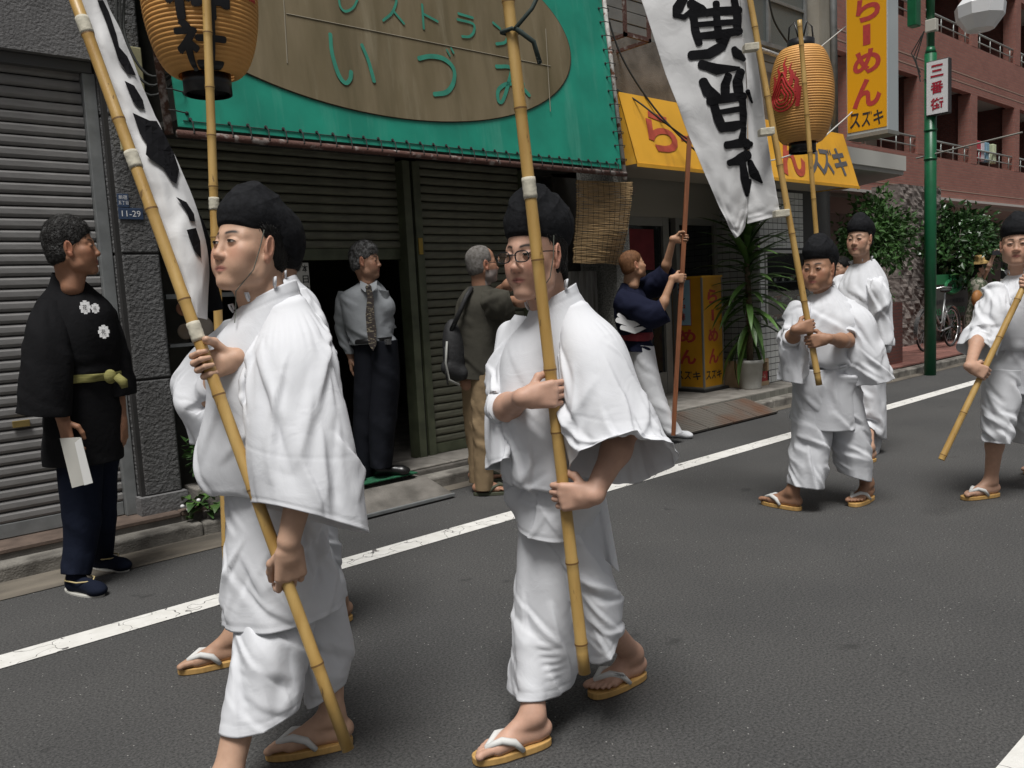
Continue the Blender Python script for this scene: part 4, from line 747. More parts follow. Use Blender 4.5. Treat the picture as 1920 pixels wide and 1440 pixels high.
cable('wire', [GY(1620, 190, 5.3), GY(1570, 235, 4.8), GY(1520, 275, 4.75), GY(1450, 300, 4.74), GY(1400, 302, 4.75)], .008, 'pale wire looping below the far lantern across the awning', MATS['pale_wire'])
cable('wire', [GY(1440, -10, 5.4), GY(1452, 40, 5.4), GY(1480, 85, 5.4)], .012, 'dark cable hanging in front of the upper window')
for i in range(3): cable('wire', [signP(1.75, 3.3)+A([.02*i, .2, .3*i]), signP(1.70-.02*i, 3.0)+A([0, .15, 0]), signP(1.78, 2.78-.06*i)+A([0, .1, 0]), signP(1.92+.06*i, 2.80+.05*i)], .008, ('topmost', 'middle', 'lowest')[i]+' dark cable looping behind the banner by the rusty frame')
# ---------------------------------------------------------------- brick apartment house
def brick_mat(name, c1, c2, cm, sx=.22, sz=.065, axis='xz'):
    m = bpy.data.materials.new(name); m.use_nodes = True; t = m.node_tree; b = t.nodes['Principled BSDF']; L = t.links.new
    tc = t.nodes.new('ShaderNodeTexCoord'); sp = t.nodes.new('ShaderNodeSeparateXYZ'); L(tc.outputs['Object'], sp.inputs[0]); ad = t.nodes.new('ShaderNodeMath'); L(sp.outputs[0], ad.inputs[0]); L(sp.outputs[1], ad.inputs[1]); cb = t.nodes.new('ShaderNodeCombineXYZ'); L(ad.outputs[0], cb.inputs[0]); L(sp.outputs[2], cb.inputs[1])
    k = t.nodes.new('ShaderNodeTexBrick'); L(cb.outputs[0], k.inputs['Vector']); k.inputs['Scale'].default_value = 1; k.inputs['Brick Width'].default_value = sx; k.inputs['Row Height'].default_value = sz; k.inputs['Mortar Size'].default_value = .006; k.inputs['Color1'].default_value = (*c1, 1); k.inputs['Color2'].default_value = (*c2, 1); k.inputs['Mortar'].default_value = (*cm, 1)
    n = t.nodes.new('ShaderNodeTexNoise'); n.inputs['Scale'].default_value = 1.2; n.inputs['Detail'].default_value = 6; L(tc.outputs['Object'], n.inputs['Vector']); mr = t.nodes.new('ShaderNodeMapRange'); mr.inputs[3].default_value = .8; mr.inputs[4].default_value = 1.2; L(n.outputs[0], mr.inputs[0]); mx = t.nodes.new('ShaderNodeMixRGB'); mx.blend_type = 'MULTIPLY'; mx.inputs[0].default_value = 1; L(k.outputs[0], mx.inputs[1]); L(mr.outputs[0], mx.inputs[2]); L(mx.outputs[0], b.inputs['Base Color'])
    bp = t.nodes.new('ShaderNodeBump'); bp.inputs['Strength'].default_value = .5; bp.inputs['Distance'].default_value = .01; bp.invert = True; L(k.outputs['Fac'], bp.inputs['Height']); L(bp.outputs[0], b.inputs['Normal']); b.inputs['Roughness'].default_value = .75; return m
M_brick = brick_mat('red_brick', (.31, .13, .10), (.26, .105, .083), (.22, .14, .115)); M_brick2 = brick_mat('planter_brick', (.16, .05, .038), (.12, .04, .03), (.08, .05, .045), .11, .05)
M_rail = mat('rail_steel', (.38, .40, .38), .45, metal=.5); M_ceil = mat('balcony_ceiling', (.36, .34, .31), .9); M_pan = mat('balcony_panel', (.36, .31, .25), .8)
bb = empty('apartment_building', (20, 8, 0), 'red brick apartment house with deep balconies and steel railings', 'building')
BY, P0, BP = 8.0, 16.93, 3.16       # facade plane, first bay, pitch
FZ = [3.20+2.85*i for i in range(4)]
for i, z in enumerate(FZ): box('parapet', (13.0, BY, z), (40, BY+.18, z+.92), M_brick, bb); box('lintel', (13.0, BY, z+2.62), (40, BY+.18, z+2.85-.002), M_brick, bb); box('floor_slab', (13.0, BY+.18, z-.15), (40, BY+2.2, z), M_ceil, bb)
for i, z in enumerate(FZ):
    for k in range(8):
        x = P0+BP*k-.42; box('pier', (x, BY-.004, z+.92), (x+.42, BY+.30, z+2.62), M_brick, bb)
        box('bay_back', (x+.42, BY+1.9, z), (x+BP, BY+1.95, z+2.7), M_brick2, bb); box('partition', (x+.12, BY+.31, z), (x+.30, BY+1.9, z+2.7), M_brick2, bb)
        box('privacy_panel', (x+1.75, BY+.9, z), (x+BP-.05, BY+.93, z+1.75), M_pan, bb)
        xa, xb = x+.44, x+BP-.02; m = MB(); m.tube([(xa, BY+.05, z+1.30), (xb, BY+.05, z+1.30)], .024, 8); rl = m.build('railing', M_rail, bb, True); MB().tube([(xa, BY+.05, z+1.10), (xb, BY+.05, z+1.10)], .016, 6).build('rail_bar', M_rail, rl, True)
        for q in range(4): xx = xa+.25+q*(xb-xa-.5)/3; MB().tube([(xx, BY+.05, z+.92), (xx, BY+.05, z+1.30)], .016, 6).build('rail_post', M_rail, rl, True)
for z in (3.38, 6.0, 6.2): box('seam', (13.0, BY-.006, z), (40, BY-.001, z+.02), mat('pale_seam', (.35, .25, .2), .8), bb)
box('soffit', (13.0, BY-.1, 3.13), (40, BY+3, 3.19), mat('white_soffit', (.45, .43, .4), .8), bb)
M_lobby = mat('lobby_panel', (.17, .145, .13), .7, var=.1, rand=.06)
for k in range(16): box('lobby_panel', (14+k*1.2, 10.6, 0), (14+k*1.2+1.18, 10.7, 3.12), M_lobby, bb)
box('lobby_door', (21.6, 10.5, .1), (23.2, 10.59, 2.4), mat('pale_door', (.38, .36, .34), .5), bb); box('door_glass', (22.0, 10.48, 1.2), (22.7, 10.499, 2.2), M_glass, bb)
for k, (x, c) in enumerate(((23.5, (.4, .04, .06)), (23.75, (.6, .55, .6)), (24.1, (.2, .35, .45)), (24.6, (.55, .6, .4)))): tag(box('laundry', (x, BY+.06, 4.25), (x+.22, BY+.2, 4.75), mat('laundry%d' % k, c, .9), bevel=.02), ('red', 'white', 'blue', 'pale green')[k]+' washing hung over the balcony railing', 'laundry')
# pavement, entrance canopy, rock wall
sheet('pavement', 10.76, 60, 5.10, 12, .1, mat('red_paving', (.16, .075, .06), .8, col2=(.10, .05, .042), vscale=3, bump=.2))
m = MB().box((0, 0, 0), (.29, .29, .016)); pme = rawmesh('paving_tile', m.V, m.F, mat('red_paving_tile', (.19, .085, .068), .75, var=.2, vscale=8, rand=.25)); pv = SC.objects['pavement']
for i in range(22):
    for j in range(6): link('paving_tile', pme, pv, (10.9+.3*i, 5.115+.3*j, .1))
cp = empty('entrance_canopy', (14, 6.6, 2.95), 'white edged entrance canopy between the ramen shop and brick house', 'canopy')
m = MB().slab([(10.8, 5.62, 2.95), (13.3, 5.62, 2.95), (14.2, 7.0, 2.95), (14.2, 10, 2.95), (10.8, 10, 2.95)], (0, 0, .06)); m.build('soffit', mat('canopy_soffit', (.38, .37, .35), .8), cp)
m = MB().slab([(10.79, 5.59, 3.011), (13.32, 5.59, 3.011), (14.23, 6.99, 3.011), (14.23, 10, 3.011), (10.79, 10, 3.011)], (0, 0, .22)); m.build('fascia', mat('canopy_white', (.55, .54, .5), .6), cp)
M_rock = mat('split_rock', (.24, .205, .185), .9, col2=(.13, .11, .10), vscale=7, bump=2.5, bscale=9, rand=.15, detail=10)
rk = empty('rock_wall', (16, 6.6, .1), 'rough split stone pillar at the entrance of the brick house', 'stone wall')
for j in range(7):
    for i in range(3):
        x = 15.2+i*.62; z = .10+j*.42; bm = bmesh.new(); bmesh.ops.create_cube(bm, size=1); bmesh.ops.subdivide_edges(bm, edges=bm.edges[:], cuts=7, use_grid_fill=True)
        for v in bm.verts:
            f_ = .02*(1 if abs(v.co.y+.5) < .01 or abs(v.co.x+.5) < .01 else 0); n_ = math.sin(v.co.x*9+i*3+j)*math.cos(v.co.z*8+j*2+i)+rnd.uniform(-.9, .9)
            e_ = 1 if max(abs(v.co.x), abs(v.co.z)) < .45 else .1
            v.co.y -= f_*n_*e_*2; v.co.x -= f_*n_*.3
        V = [(x+.31+v.co.x*.612, 6.75+v.co.y*.5, z+.21+v.co.z*.412) for v in bm.verts]; bm.verts.index_update(); Fc = [[v.index for v in f.verts] for f in bm.faces]; bm.free(); obj('stone_block', V, Fc, M_rock, rk)
box('core', (15.22, 6.56, .1), (17.0, 6.94, 2.94), M_dark2, rk)
# planter and plants
pb = GZ(1672, 688, .1); pr = GZ(1701, 684, .1); px0, py0 = pb[0], pb[1]
pl = tag(box('brick_planter', (11.2, 5.32, .1), (12.55, 5.75, 1.02), M_brick2, bevel=.008), 'red brick planter box at the entrance beside the ramen shop', 'planter'); box('soil', (11.26, 5.38, 1.0205), (12.49, 5.69, 1.024), M_dark, pl)
def foliage(name, c, r, n, L, m, par, seed=1, clumps=14, wl=.5, maple=False):
    g = np.random.default_rng(seed); cc = []
    for _ in range(clumps):
        d = g.normal(size=3); d /= np.linalg.norm(d); cc.append(A(c)+d*A(r)*g.uniform(.25, .85))
    V, Fc = [], []
    for i in range(n):
        k = cc[g.integers(len(cc))]; p = k+g.normal(size=3)*A(r)*.2; d = nrm(nrm(p-A(c))+g.normal(size=3)*.7+A([0, 0, -.25])); s = np.cross(d, g.normal(size=3)); s = nrm(s); u = np.cross(s, d); l = L*g.uniform(.6, 1.25); b = len(V); w_ = l*wl/2
        V += [p, p+d*l*.4+s*w_+u*l*.08, p+d*l-u*l*.1, p+d*l*.4-s*w_+u*l*.08, p+d*l*.45]; Fc += [(b, b+1, b+4), (b+1, b+2, b+4), (b+2, b+3, b+4), (b+3, b, b+4)]
    return obj(name, V, Fc, m, par)
M_lf1 = mat('maple_leaf', (.045, .115, .022), .6, var=.35, vscale=3); M_lf2 = mat('camellia_leaf', (.024, .062, .016), .3, var=.4, vscale=4); M_lf3 = mat('shrub_leaf', (.04, .10, .02), .6, var=.4, vscale=6); M_bark = mat('bark', (.09, .075, .06), .9, var=.3, vscale=20, bump=1)
def tree(name, label, base, h, c, r, n, L, m, seed, limbs=7, cl=16):
    t = empty(name, base, label, 'tree'); g = np.random.default_rng(seed); mb = MB(); b = A(base, float); top = A(c, float); mb.tube([b, b+(top-b)*.5+A([.03, .02, 0]), top], (.06, .045, .02), 8)
    for _ in range(limbs): d = g.normal(size=3); d /= np.linalg.norm(d); s = b+(top-b)*g.uniform(.4, .95); mb.tube([s, s+d*A(r)*.4+A([0, 0, .08]), A(c)+d*A(r)*.8], (.025, .016, .006), 6)
    mb.build('trunk', M_bark, t, True); foliage('crown', c, r, n, L, m, t, seed, cl); return t
tree('maple_tree', 'light green maple beside the rock wall above the brick planter', (12.2, 5.55, 1.0), 2, (12.45, 5.65, 2.05), (.85, .5, .55), 3600, .10, M_lf1, 3, 9, 22)
tree('low_shrub', 'dark leafy shrub growing out of the brick planter', (12.3, 5.5, 1.02), .4, (12.3, 5.5, 1.2), (.35, .2, .28), 900, .06, M_lf3, 8, 4, 9)
tree('camellia_bush', 'dense dark camellia bush behind the bicycle', (17.4, 6.5, .1), 2, (17.4, 6.5, 1.95), (1.45, .95, .85), 9000, .15, M_lf2, 4, 9, 40)
tree('hedge_shrub', 'low green shrub behind the rear wheel of the bicycle', (17.0, 6.6, .1), .5, (17.2, 6.6, .55), (1.0, .35, .4), 1500, .08, M_lf3, 6, 4, 12)
pp = GZ(1665, 690, .1); pk = tag(MB().lathe((10.95, 5.22, .1), [(.001, 0), (.09, 0), (.115, .24), (.12, .25), (.10, .25), (.001, .23)], 18).build('plant_pot', mat('dark_pot', (.05, .05, .055), .6), None, True), 'dark pot with striped spider plant at the brick planter', 'pot')
sp = empty('spider_plant', (10.95, 5.22, .34), 'striped spider plant spilling from the dark pot', 'plant'); m = MB()
for i in range(60):
    a = rnd.uniform(0, 6.28); d = A([math.cos(a), math.sin(a), 0]); L = rnd.uniform(.16, .34); P = [A((10.95, 5.22, .34))+d*L*t+A([0, 0, .25*t-.45*t*t]) for t in np.linspace(0, 1, 6)]; m.tube(P, (.009, .009, .008, .007, .005, .002), 4)
m.build('leaves', mat('striped_leaf', (.13, .20, .06), .55, var=.4, vscale=25), sp)
# estate agent board
eb = GY(1745, 516, 6.1); ec = GY(1815, 590, 6.1); M_egr = mat('board_green', (.02, .16, .06), .5)
bd = empty('estate_board', (eb[0], 6.1, .1), 'green and grey notice board with a looping logo behind the bicycle', 'sign')
box('panel', (eb[0], 6.1, ec[2]), (ec[0], 6.13, eb[2]), mat('board_grey', (.06, .06, .055), .6), bd); box('header', (eb[0], 6.094, eb[2]-.18), (ec[0], 6.0995, eb[2]), M_egr, bd)
for x in (eb[0]+.05, ec[0]-.1): box('leg', (x, 6.135, .1), (x+.05, 6.17, eb[2]-.05), M_frame, bd)
bc = (eb+ec)/2; s0 = (ec[0]-eb[0])
t_ = np.linspace(0, 6.283, 40); MB().tube([(bc[0]+.05*s0+.20*s0*math.cos(a), 6.088, bc[2]+.17+.12*math.sin(a)) for a in t_], .035, 6).build('logo', M_egr, bd); MB().tube([(bc[0]+.05*s0, 6.088, bc[2]+.20), (bc[0]+.02*s0, 6.088, bc[2]+.06), (bc[0]+.14*s0, 6.088, bc[2]+.12), (bc[0]+.1*s0, 6.088, bc[2]+.22)], .025, 6).build('logo', M_egr, bd)
write('03-4335-700', (bc[0], 6.092, bc[2]-.28), (1, 0, 0), (0, 0, 1), s0*.8, .12, M_egr, bd); write('東京建物不動産販売', (bc[0], 6.092, bc[2]-.10), (1, 0, 0), (0, 0, 1), s0*.8, .09, M_blk, bd)
# bicycle, seen from the side along the kerb
M_steel = mat('chrome', (.5, .5, .5), .25, metal=.9); M_rub = mat('tyre_rubber', (.02, .02, .02), .8); M_bikef = mat('bike_frame', (.35, .36, .36), .35, metal=.4)
wc = GY(1783, 606, 5.75); WR = .335; bk = empty('bicycle', (wc[0], 5.75, .116), 'silver city bicycle with mudguards parked on the red pavement', 'bicycle'); rw = A([wc[0], 5.75, .116+WR+.012]); fw = rw-A([1.12, 0, 0])
def circ(c, r, n=40): return [c+A([r*math.cos(a), 0, r*math.sin(a)]) for a in np.linspace(0, 6.2832, n+1)]
for c in (rw, fw):
    wh = MB().tube(circ(c, WR), .017, 8).build('wheel', M_rub, bk, True); MB().tube(circ(c, WR-.025), .012, 6).build('rim', M_steel, wh, True); m = MB()
    for k in range(14): a = k*6.2832/14; m.tube([c, c+A([(WR-.03)*math.cos(a), 0, (WR-.03)*math.sin(a)])], .0022, 4)
    m.build('spokes', M_steel, wh); MB().tube([c-A([0, .05, 0]), c+A([0, .05, 0])], .025, 10).build('hub', M_rub, wh)
    P = [c+A([(WR+.035)*math.cos(a), 0, (WR+.035)*math.sin(a)]) for a in np.linspace(RAD(-20), RAD(175), 24)] if c is rw else [c+A([(WR+.035)*math.cos(a), 0, (WR+.035)*math.sin(a)]) for a in np.linspace(RAD(40), RAD(200), 24)]
    m = MB()
    for p, q in zip(P[:-1], P[1:]): n_ = nrm(p-c)*.004; m.slab([p-A([0, .03, 0]), q-A([0, .03, 0]), q+A([0, .03, 0]), p+A([0, .03, 0])], n_)
    m.build('mudguard', M_steel, bk)
cr_ = rw-A([.45, 0, .05]); se = cr_+A([.17, 0, .55]); hd = fw+A([.22, 0, .48])
m = MB()
for P in ([cr_, se], [cr_, rw], [se-A([.03, 0, .1]), rw], [hd-A([0, 0, .08]), cr_+A([-.15, 0, .04]), cr_], [hd-A([.01, 0, .0]), cr_+A([-.05, 0, .14]), cr_+A([.05, 0, .16])], [hd+A([-.02, 0, .12]), hd, fw]): m.tube(P, .015, 8)
m.build('frame', M_bikef, bk, True); MB().tube([se, se+A([.02, 0, .12])], .013, 8).build('seat_post', M_steel, bk)
MB().ell(se+A([.03, 0, .15]), (.14, .08, .035), 14, 8).build('saddle', M_rub, bk, True); MB().tube([hd+A([.18, -.28, .22]), hd+A([.0, -.22, .24]), hd+A([-.04, 0, .2]), hd+A([0, .22, .24]), hd+A([.18, .28, .22])], .012, 8).build('handlebar', M_steel, bk, True)
MB().tube(circ(cr_, .09, 20), .008, 6).build('chain_ring', M_rub, bk); MB().tube([cr_-A([0, .06, 0]), cr_+A([.1, -.06, -.13]), cr_+A([.1, -.14, -.13])], .011, 6).build('crank', M_rub, bk)
# green lamp post with street sign
M_post = mat('green_enamel', (.008, .105, .042), .35, var=.12, vscale=10); M_pearl = mat('lamp_glass', (.82, .83, .84), .3, trans=.12)
lp = empty('street_lamp', (12.02, 4.72, 0), 'green street lamp post with a faceted white globe and small sign', 'street lamp')
pz = A([12.02, 4.72, 0.0]); MB().tube([pz, pz+A([0, 0, 4.35])], .076, 20).build('post', M_post, lp, True); MB().tube([pz+A([0, 0, 4.35]), pz+A([0, 0, 4.44])], (.076, .05), 20).build('post_cap', M_post, lp, True); MB().tube([pz+A([0, 0, 4.4]), pz+A([0, 0, 7])], .05, 16).build('upper_post', M_post, lp, True)
for z in (4.0, 3.33, 2.95): MB().tube([pz+A([0, 0, z]), pz+A([0, 0, z+.03])], .083, 20).build('clamp', M_post, lp, True)
box('control_box', (11.9, 4.86, 4.75), (12.06, 4.98, 5.3), M_post, lp, bevel=.01); box('junction_box', (11.93, 4.62, 4.62), (12.03, 4.76, 4.78), mat('pale_plastic', (.5, .48, .42), .5), lp, bevel=.01)
for k in range(3): MB().tube([pz+A([-.06, .06, 4.65]), pz+A([-.08, .16+.03*k, 4.3+.05*k]), pz+A([-.08, .10, 4.0+.06*k])], .008, 5).build('wire', M_cord, lp)
s0 = GX(1740, 118, 12.0); s1 = GX(1783, 212, 12.0); sg = tag(box('street_sign', (11.93, s1[1], s1[2]), (12.03, s0[1], s0[2]), mat('sign_edge', (.05, .045, .045), .5), bevel=.012), 'white street sign with three red characters on the green post', 'sign')
box('sign_face', (11.922, s1[1]+.012, s1[2]+.015), (11.9295, s0[1]-.012, s0[2]-.015), mat('sign_white', (.72, .72, .72), .35), sg)
for i, ch in enumerate('三番街'): write(ch, (11.918, (s0[1]+s1[1])/2, s0[2]-(s0[2]-s1[2])*(.2+.3*i)), (0, -1, 0), (0, 0, 1), abs(s0[1]-s1[1])*.56, abs(s0[2]-s1[2])*.22, mat('sign_red', (.35, .012, .03), .5), sg, bold=.025)
MB().tube([(12.0, 4.9, 3.0), (12.0, 3.6, 3.12)], .012, 6).build('banner_arm', M_frame, lp); MB().tube([pz+A([0, 0, 6.2]), pz+A([0, -.1, 5.45]), pz+A([0, -.5, 5.62]), pz+A([0, -.82, 5.75])], .035, 10).build('lamp_arm', M_post, lp, True)
gc = Q(1838, 18, 12.0@FH if False else (A([12.0, 3.95, 0])@FH)); gc = GX(1838, 18, 12.0); gr = .30
V = MB().lathe(gc, [(.02, gr*.9), (gr*.62, gr*.62), (gr, 0.05), (gr*.95, -gr*.32), (gr*.55, -gr*.85), (.02, -gr*.9)], 9); V.build('globe', M_pearl, lp); MB().lathe(gc, [(.06, gr*.3), (.07, 0), (.04, -.12), (.001, -.12)], 12).build('bulb', M_white, lp, True); MB().tube([gc+A([0, 0, gr*.85]), gc+A([0, 0, gr+.5])], .03, 8).build('globe_stem', M_post, lp)
# flower box and plants by the grey pillar
fb = tag(box('flower_trough', (1.93, 5.29, .13), (2.5, 5.52, .27), M_conc, bevel=.01), 'mossy concrete flower trough beside the grey pillar', 'planter')
tree('flower_bush', 'leafy bush with yellow green leaves growing in the concrete trough', (2.2, 5.42, .27), .5, (2.15, 5.45, .55), (.22, .12, .32), 900, .06, M_lf3, 12, 4, 10)
wp = empty('weed_plant', (1.95, 5.24, .1), 'broad leaved plant with small white flowers at the kerb', 'plant')
for i in range(26):
    a = rnd.uniform(0, 6.28); d = A([math.cos(a), math.sin(a), 0]); sd = A([-d[1], d[0], 0]); o_ = A((1.93+rnd.uniform(-.1, .12), 5.22+rnd.uniform(-.04, .04), .11+rnd.uniform(0, .12))); L = rnd.uniform(.07, .12); V = []
    for t in np.linspace(0, 1, 6): wv = .028*math.sin(math.pi*min(.97, .08+t*.9)); c_ = o_+d*L*t+A([0, 0, .07*t-.09*t*t]); V += [c_+sd*wv+A([0, 0, wv*.3]), c_, c_-sd*wv+A([0, 0, wv*.3])]
    obj('leaf', V, [f for k in range(5) for f in ((3*k, 3*k+1, 3*k+4, 3*k+3), (3*k+1, 3*k+2, 3*k+5, 3*k+4))], M_yuc if i % 3 else M_lf3, wp, True)
for q in ((1.80, 5.20, .2), (1.84, 5.21, .17), (1.9, 5.19, .22)): MB().ell(q, (.014, .014, .012), 8, 6).build('flower', M_white, wp, True)
# ================================================================ people
M_skin = mat('skin', (.5, .3, .2), .55, spec=.4, vcol='Col', var=.14, vscale=34, bump=.07, bscale=300, sss=.06)
def white_cotton(name, c=(.64, .65, .675)):
    m = mat(name, c, .92, spec=.15); t = m.node_tree; b = t.nodes['Principled BSDF']; L = t.links.new; tc = t.nodes.new('ShaderNodeTexCoord')
    n = t.nodes.new('ShaderNodeTexNoise'); n.inputs['Scale'].default_value = 9; n.inputs['Detail'].default_value = 5; n.inputs['Distortion'].default_value = 1.2; L(tc.outputs['Object'], n.inputs['Vector'])
    f = t.nodes.new('ShaderNodeTexNoise'); f.inputs['Scale'].default_value = 420; L(tc.outputs['Object'], f.inputs['Vector'])
    b1 = t.nodes.new('ShaderNodeBump'); b1.inputs['Strength'].default_value = .3; b1.inputs['Distance'].default_value = .012; L(n.outputs[0], b1.inputs['Height'])
    b3 = t.nodes.new('ShaderNodeBump'); b3.inputs['Strength'].default_value = .12; b3.inputs['Distance'].default_value = .002; L(f.outputs[0], b3.inputs['Height']); L(b1.outputs[0], b3.inputs['Normal']); L(b3.outputs[0], b.inputs['Normal']); return m
M_cot = white_cotton('white_cotton'); M_hat = mat('black_silk_hat', (.012, .0125, .0142), .85, var=.35, vscale=60, bump=.22, bscale=90, spec=.12)
M_hair = mat('black_hair', (.009, .0085, .008), .5, spec=.2, bump=1.2, bscale=110, stretch=(1, 1, .25)); M_eyew = mat('eye_white', (.36, .32, .29), .3); M_iris = mat('iris', (.012, .008, .006), .15); M_brow = mat('brow_hair', (.018, .014, .012), .7)
M_bam = mat('bamboo', (.50, .33, .115), .42, col2=(.36, .21, .055), vscale=4, stretch=(6, 6, 1), detail=6, bump=.08); weather(M_bam, (.12, .07, .03), .64, .68, 14, (3, 3, .8), .8, 4); M_node = mat('bamboo_node', (.16, .085, .025), .6); M_tape = mat('paper_tape', (.5, .47, .38), .8, var=.15, vscale=40, bump=.3)
M_straw = mat('sandal_wood', (.50, .30, .10), .6, var=.15, vscale=18, stretch=(1, 6, 1)); M_strap = mat('white_strap', (.62, .62, .6), .8)
def RG(xl, yl, xr, yr, s, th, dz=0.0, pw=1.0, ds=0.0):
    l, r = Q(xl, yl, s-ds), Q(xr, yr, s+ds); return ((l+r)/2, (r-l)/2, FH*th+A([0, 0, dz]), pw)
def person(name, loc, label, group=None): return empty('person', loc, label, 'person', group)
def add_strands(v, f, cen, R, sc, g, n):
    k = g.integers(0, len(v), n); P = v[k]; o = P-cen; o /= np.linalg.norm(o, axis=1)[:, None]; dn = -np.tile(R[:, 2], (n, 1))*.8-np.tile(R[:, 0], (n, 1))*.5+g.normal(size=(n, 3))*.35; dn -= o*(dn*o).sum(1)[:, None]; dn /= np.linalg.norm(dn, axis=1)[:, None]; sd = np.cross(dn, o); L = g.uniform(.010, .022, n)[:, None]*sc; w_ = .0009
    a = P+o*.0008; b = P+dn*L*.5+o*(.003+.002*g.random((n, 1))); c = P+dn*L+o*g.uniform(.0005, .005, (n, 1)); V = np.concatenate([a-sd*w_, a+sd*w_, b-sd*w_, b+sd*w_, c-sd*w_*.3, c+sd*w_*.3]); i = np.arange(n)+len(v)
    q = np.concatenate([np.stack([i, i+n, i+3*n, i+2*n], 1), np.stack([i+2*n, i+3*n, i+5*n, i+4*n], 1)]); return np.concatenate([v, V]), np.concatenate([f, q])
def add_head(root, O, az, pitch=0.0, roll=0.0, sc=1.0, skin=(.42, .25, .17), hat=None, hair=True, res=.003, fat=1.0, jaw=1.0, nose=1.0, beard=None, hairc=None, neck_to=None, closed=False, hairfun=None, brow=1.0, nr=.052, strands=1800):
    f = A([math.cos(az)*math.cos(pitch), math.sin(az)*math.cos(pitch), math.sin(pitch)]); up = A([0, 0, 1.])+np.cross(A([0, 0, 1.]), f)*roll; R = rotm(f, up); O = A(O, float)-f*.070*sc      # given: the bridge of the nose
    nd = (-.05, 0, -.2)
    if neck_to is not None: nd = tuple((R.T@(A(neck_to)-O))/sc)
    V, Fc = sdf_mesh(head_prims(O, R, sc, jaw, fat, nose, nd, nr), res); col = face_color(V, O, R, sc, skin, beard=beard)
    def p(x, y, z): return O+R@A([x, y, z])*sc
    # eyes and brows
    if res < .0045:
        for s in (-1, 1):
            m = MB(); W_, Hh = .0140, (.0034 if res < .0035 else .0030) if not closed else .0022; NN = 11
            def surf(yy, zz, o): ex = 1-((yy)/.0165)**2-((zz)/.0125)**2; return p(.0640+.0142*math.sqrt(max(.05, ex))+o, s*.031+yy, .0005+zz)
            for k in range(NN-1):
                y0, y1 = -W_+2*W_*k/(NN-1), -W_+2*W_*(k+1)/(NN-1); h = lambda y: Hh*math.sqrt(max(0, 1-(y/W_)**2))
                c = 1 if abs((y0+y1)/2) < .0062 else 0; m.k = c; m.quad(surf(y0, -h(y0)*.8, .0012), surf(y1, -h(y1)*.8, .0012), surf(y1, h(y1), .0014), surf(y0, h(y0), .0014))
            m.build('eye', [M_eyew, M_iris], root)
            MB().tube([surf(y, Hh*1.05*math.sqrt(max(0, 1-(y/.0155)**2))+.0004, .0022) for y in np.linspace(-.0152, .0155, 9)], (.0008, .0012, .0015, .0016, .0016, .0016, .0014, .0012, .0008), 5).build('eyelid', M_brow, root)
            pass
    H = hairc or M_hair
    if hair:
        P = [E_(p(-.026, 0, .042), A([.1005, .0825, .0875])*sc, R), E_(p(-.045, 0, -.01), A([.075, .0785, .085])*sc, R, k=.02)]
        P += [H_(p(.055 if not hat else .02, 0, .05), R@nrm((1, 0, -.62)), .01), H_(p(-.062, 0, -.062), R@nrm((.25, 0, -1)), .012)]
        for s in (-1, 1): P += [H_(p(.0, s*.03, -.005), R@nrm((.95, s*.75, -.55)), .006) if False else E_(p(.035, s*.07, -.035), A([.042, .03, .05])*sc, R, k=.006, sub=True), E_(p(-.012, s*.088, -.012), A([.024, .018, .036])*sc, R, k=.005, sub=True)]
        if hairfun: P += hairfun(p, R, sc)
        v2, f2 = sdf_mesh(P, max(res, .004)); g = np.random.default_rng(3); v2, f2 = add_strands(v2, f2, p(-.02, 0, .05), R, sc, g, strands); fastmesh('hair', v2, f2, H, root)
    if hat:
        P = [E_(p(*hat['c']), A(hat['r'])*sc, R@rotm(hat.get('dir', (1, 0, 0)))), E_(p(*hat['c2']), A(hat['r2'])*sc, R, k=.03)]
        P += [E_(p(*q[0]), A(q[1])*sc, R, k=.04) for q in hat.get('more', ())]
        n_ = nrm(hat['cutn']); P.append(H_(p(*hat['cut']), R@n_, .004)); v2, f2 = sdf_mesh(P, max(res, .0035)*1.0)
        L2 = (v2-O)@R/sc; d_ = (L2-A(hat['cut']))@n_; g = np.random.default_rng(2)
        wv = np.sin(L2[:, 0]*60+L2[:, 2]*45)*np.cos(L2[:, 1]*50+L2[:, 2]*30); cen = (A(hat['c'])+A(hat['c2']))/2; out = (L2-cen)/np.linalg.norm(L2-cen, axis=1)[:, None]
        top = np.clip((-d_-.03)/.05, 0, 1); cz = -(np.abs(np.sin(L2[:, 0]*34+L2[:, 2]*52+.6*np.sin(L2[:, 1]*40)))**.5)*np.clip((L2[:, 2]-.10)/.05, 0, 1)*.006-(np.abs(np.sin(L2[:, 0]*70-L2[:, 2]*30))**.4)*top*.0022
        L2 = L2+out*(cz+.0012*wv*top+.0022*np.clip(1-np.abs(-d_-.012)/.012, 0, 1))[:, None]
        fastmesh('hat', O+(L2*sc)@R.T, f2, M_hat, root)
    return V, Fc, col, p, R
def flesh(root, chunks, skin, extra=None):
    """chunks: (prims, res) -> one body mesh; extra = (V,F,col) of the head"""
    Vs, Fs, Cs, n = [], [], [], 0
    for pr, res in chunks:
        pr = [q[:3]+(q[3]*q[7], q[4]*q[8])+q[5:7] if len(q) > 7 else q for q in pr]
        v, f = sdf_mesh(pr, res); c = np.tile(A(skin, float), (len(v), 1)); Vs.append(v); Fs.append(f+n); Cs.append(c); n += len(v)
    if extra: Vs.append(extra[0]); Fs.append(extra[1]+n); Cs.append(extra[2])
    return fastmesh('body', np.concatenate(Vs), np.concatenate(Fs), M_skin, root, np.concatenate(Cs))
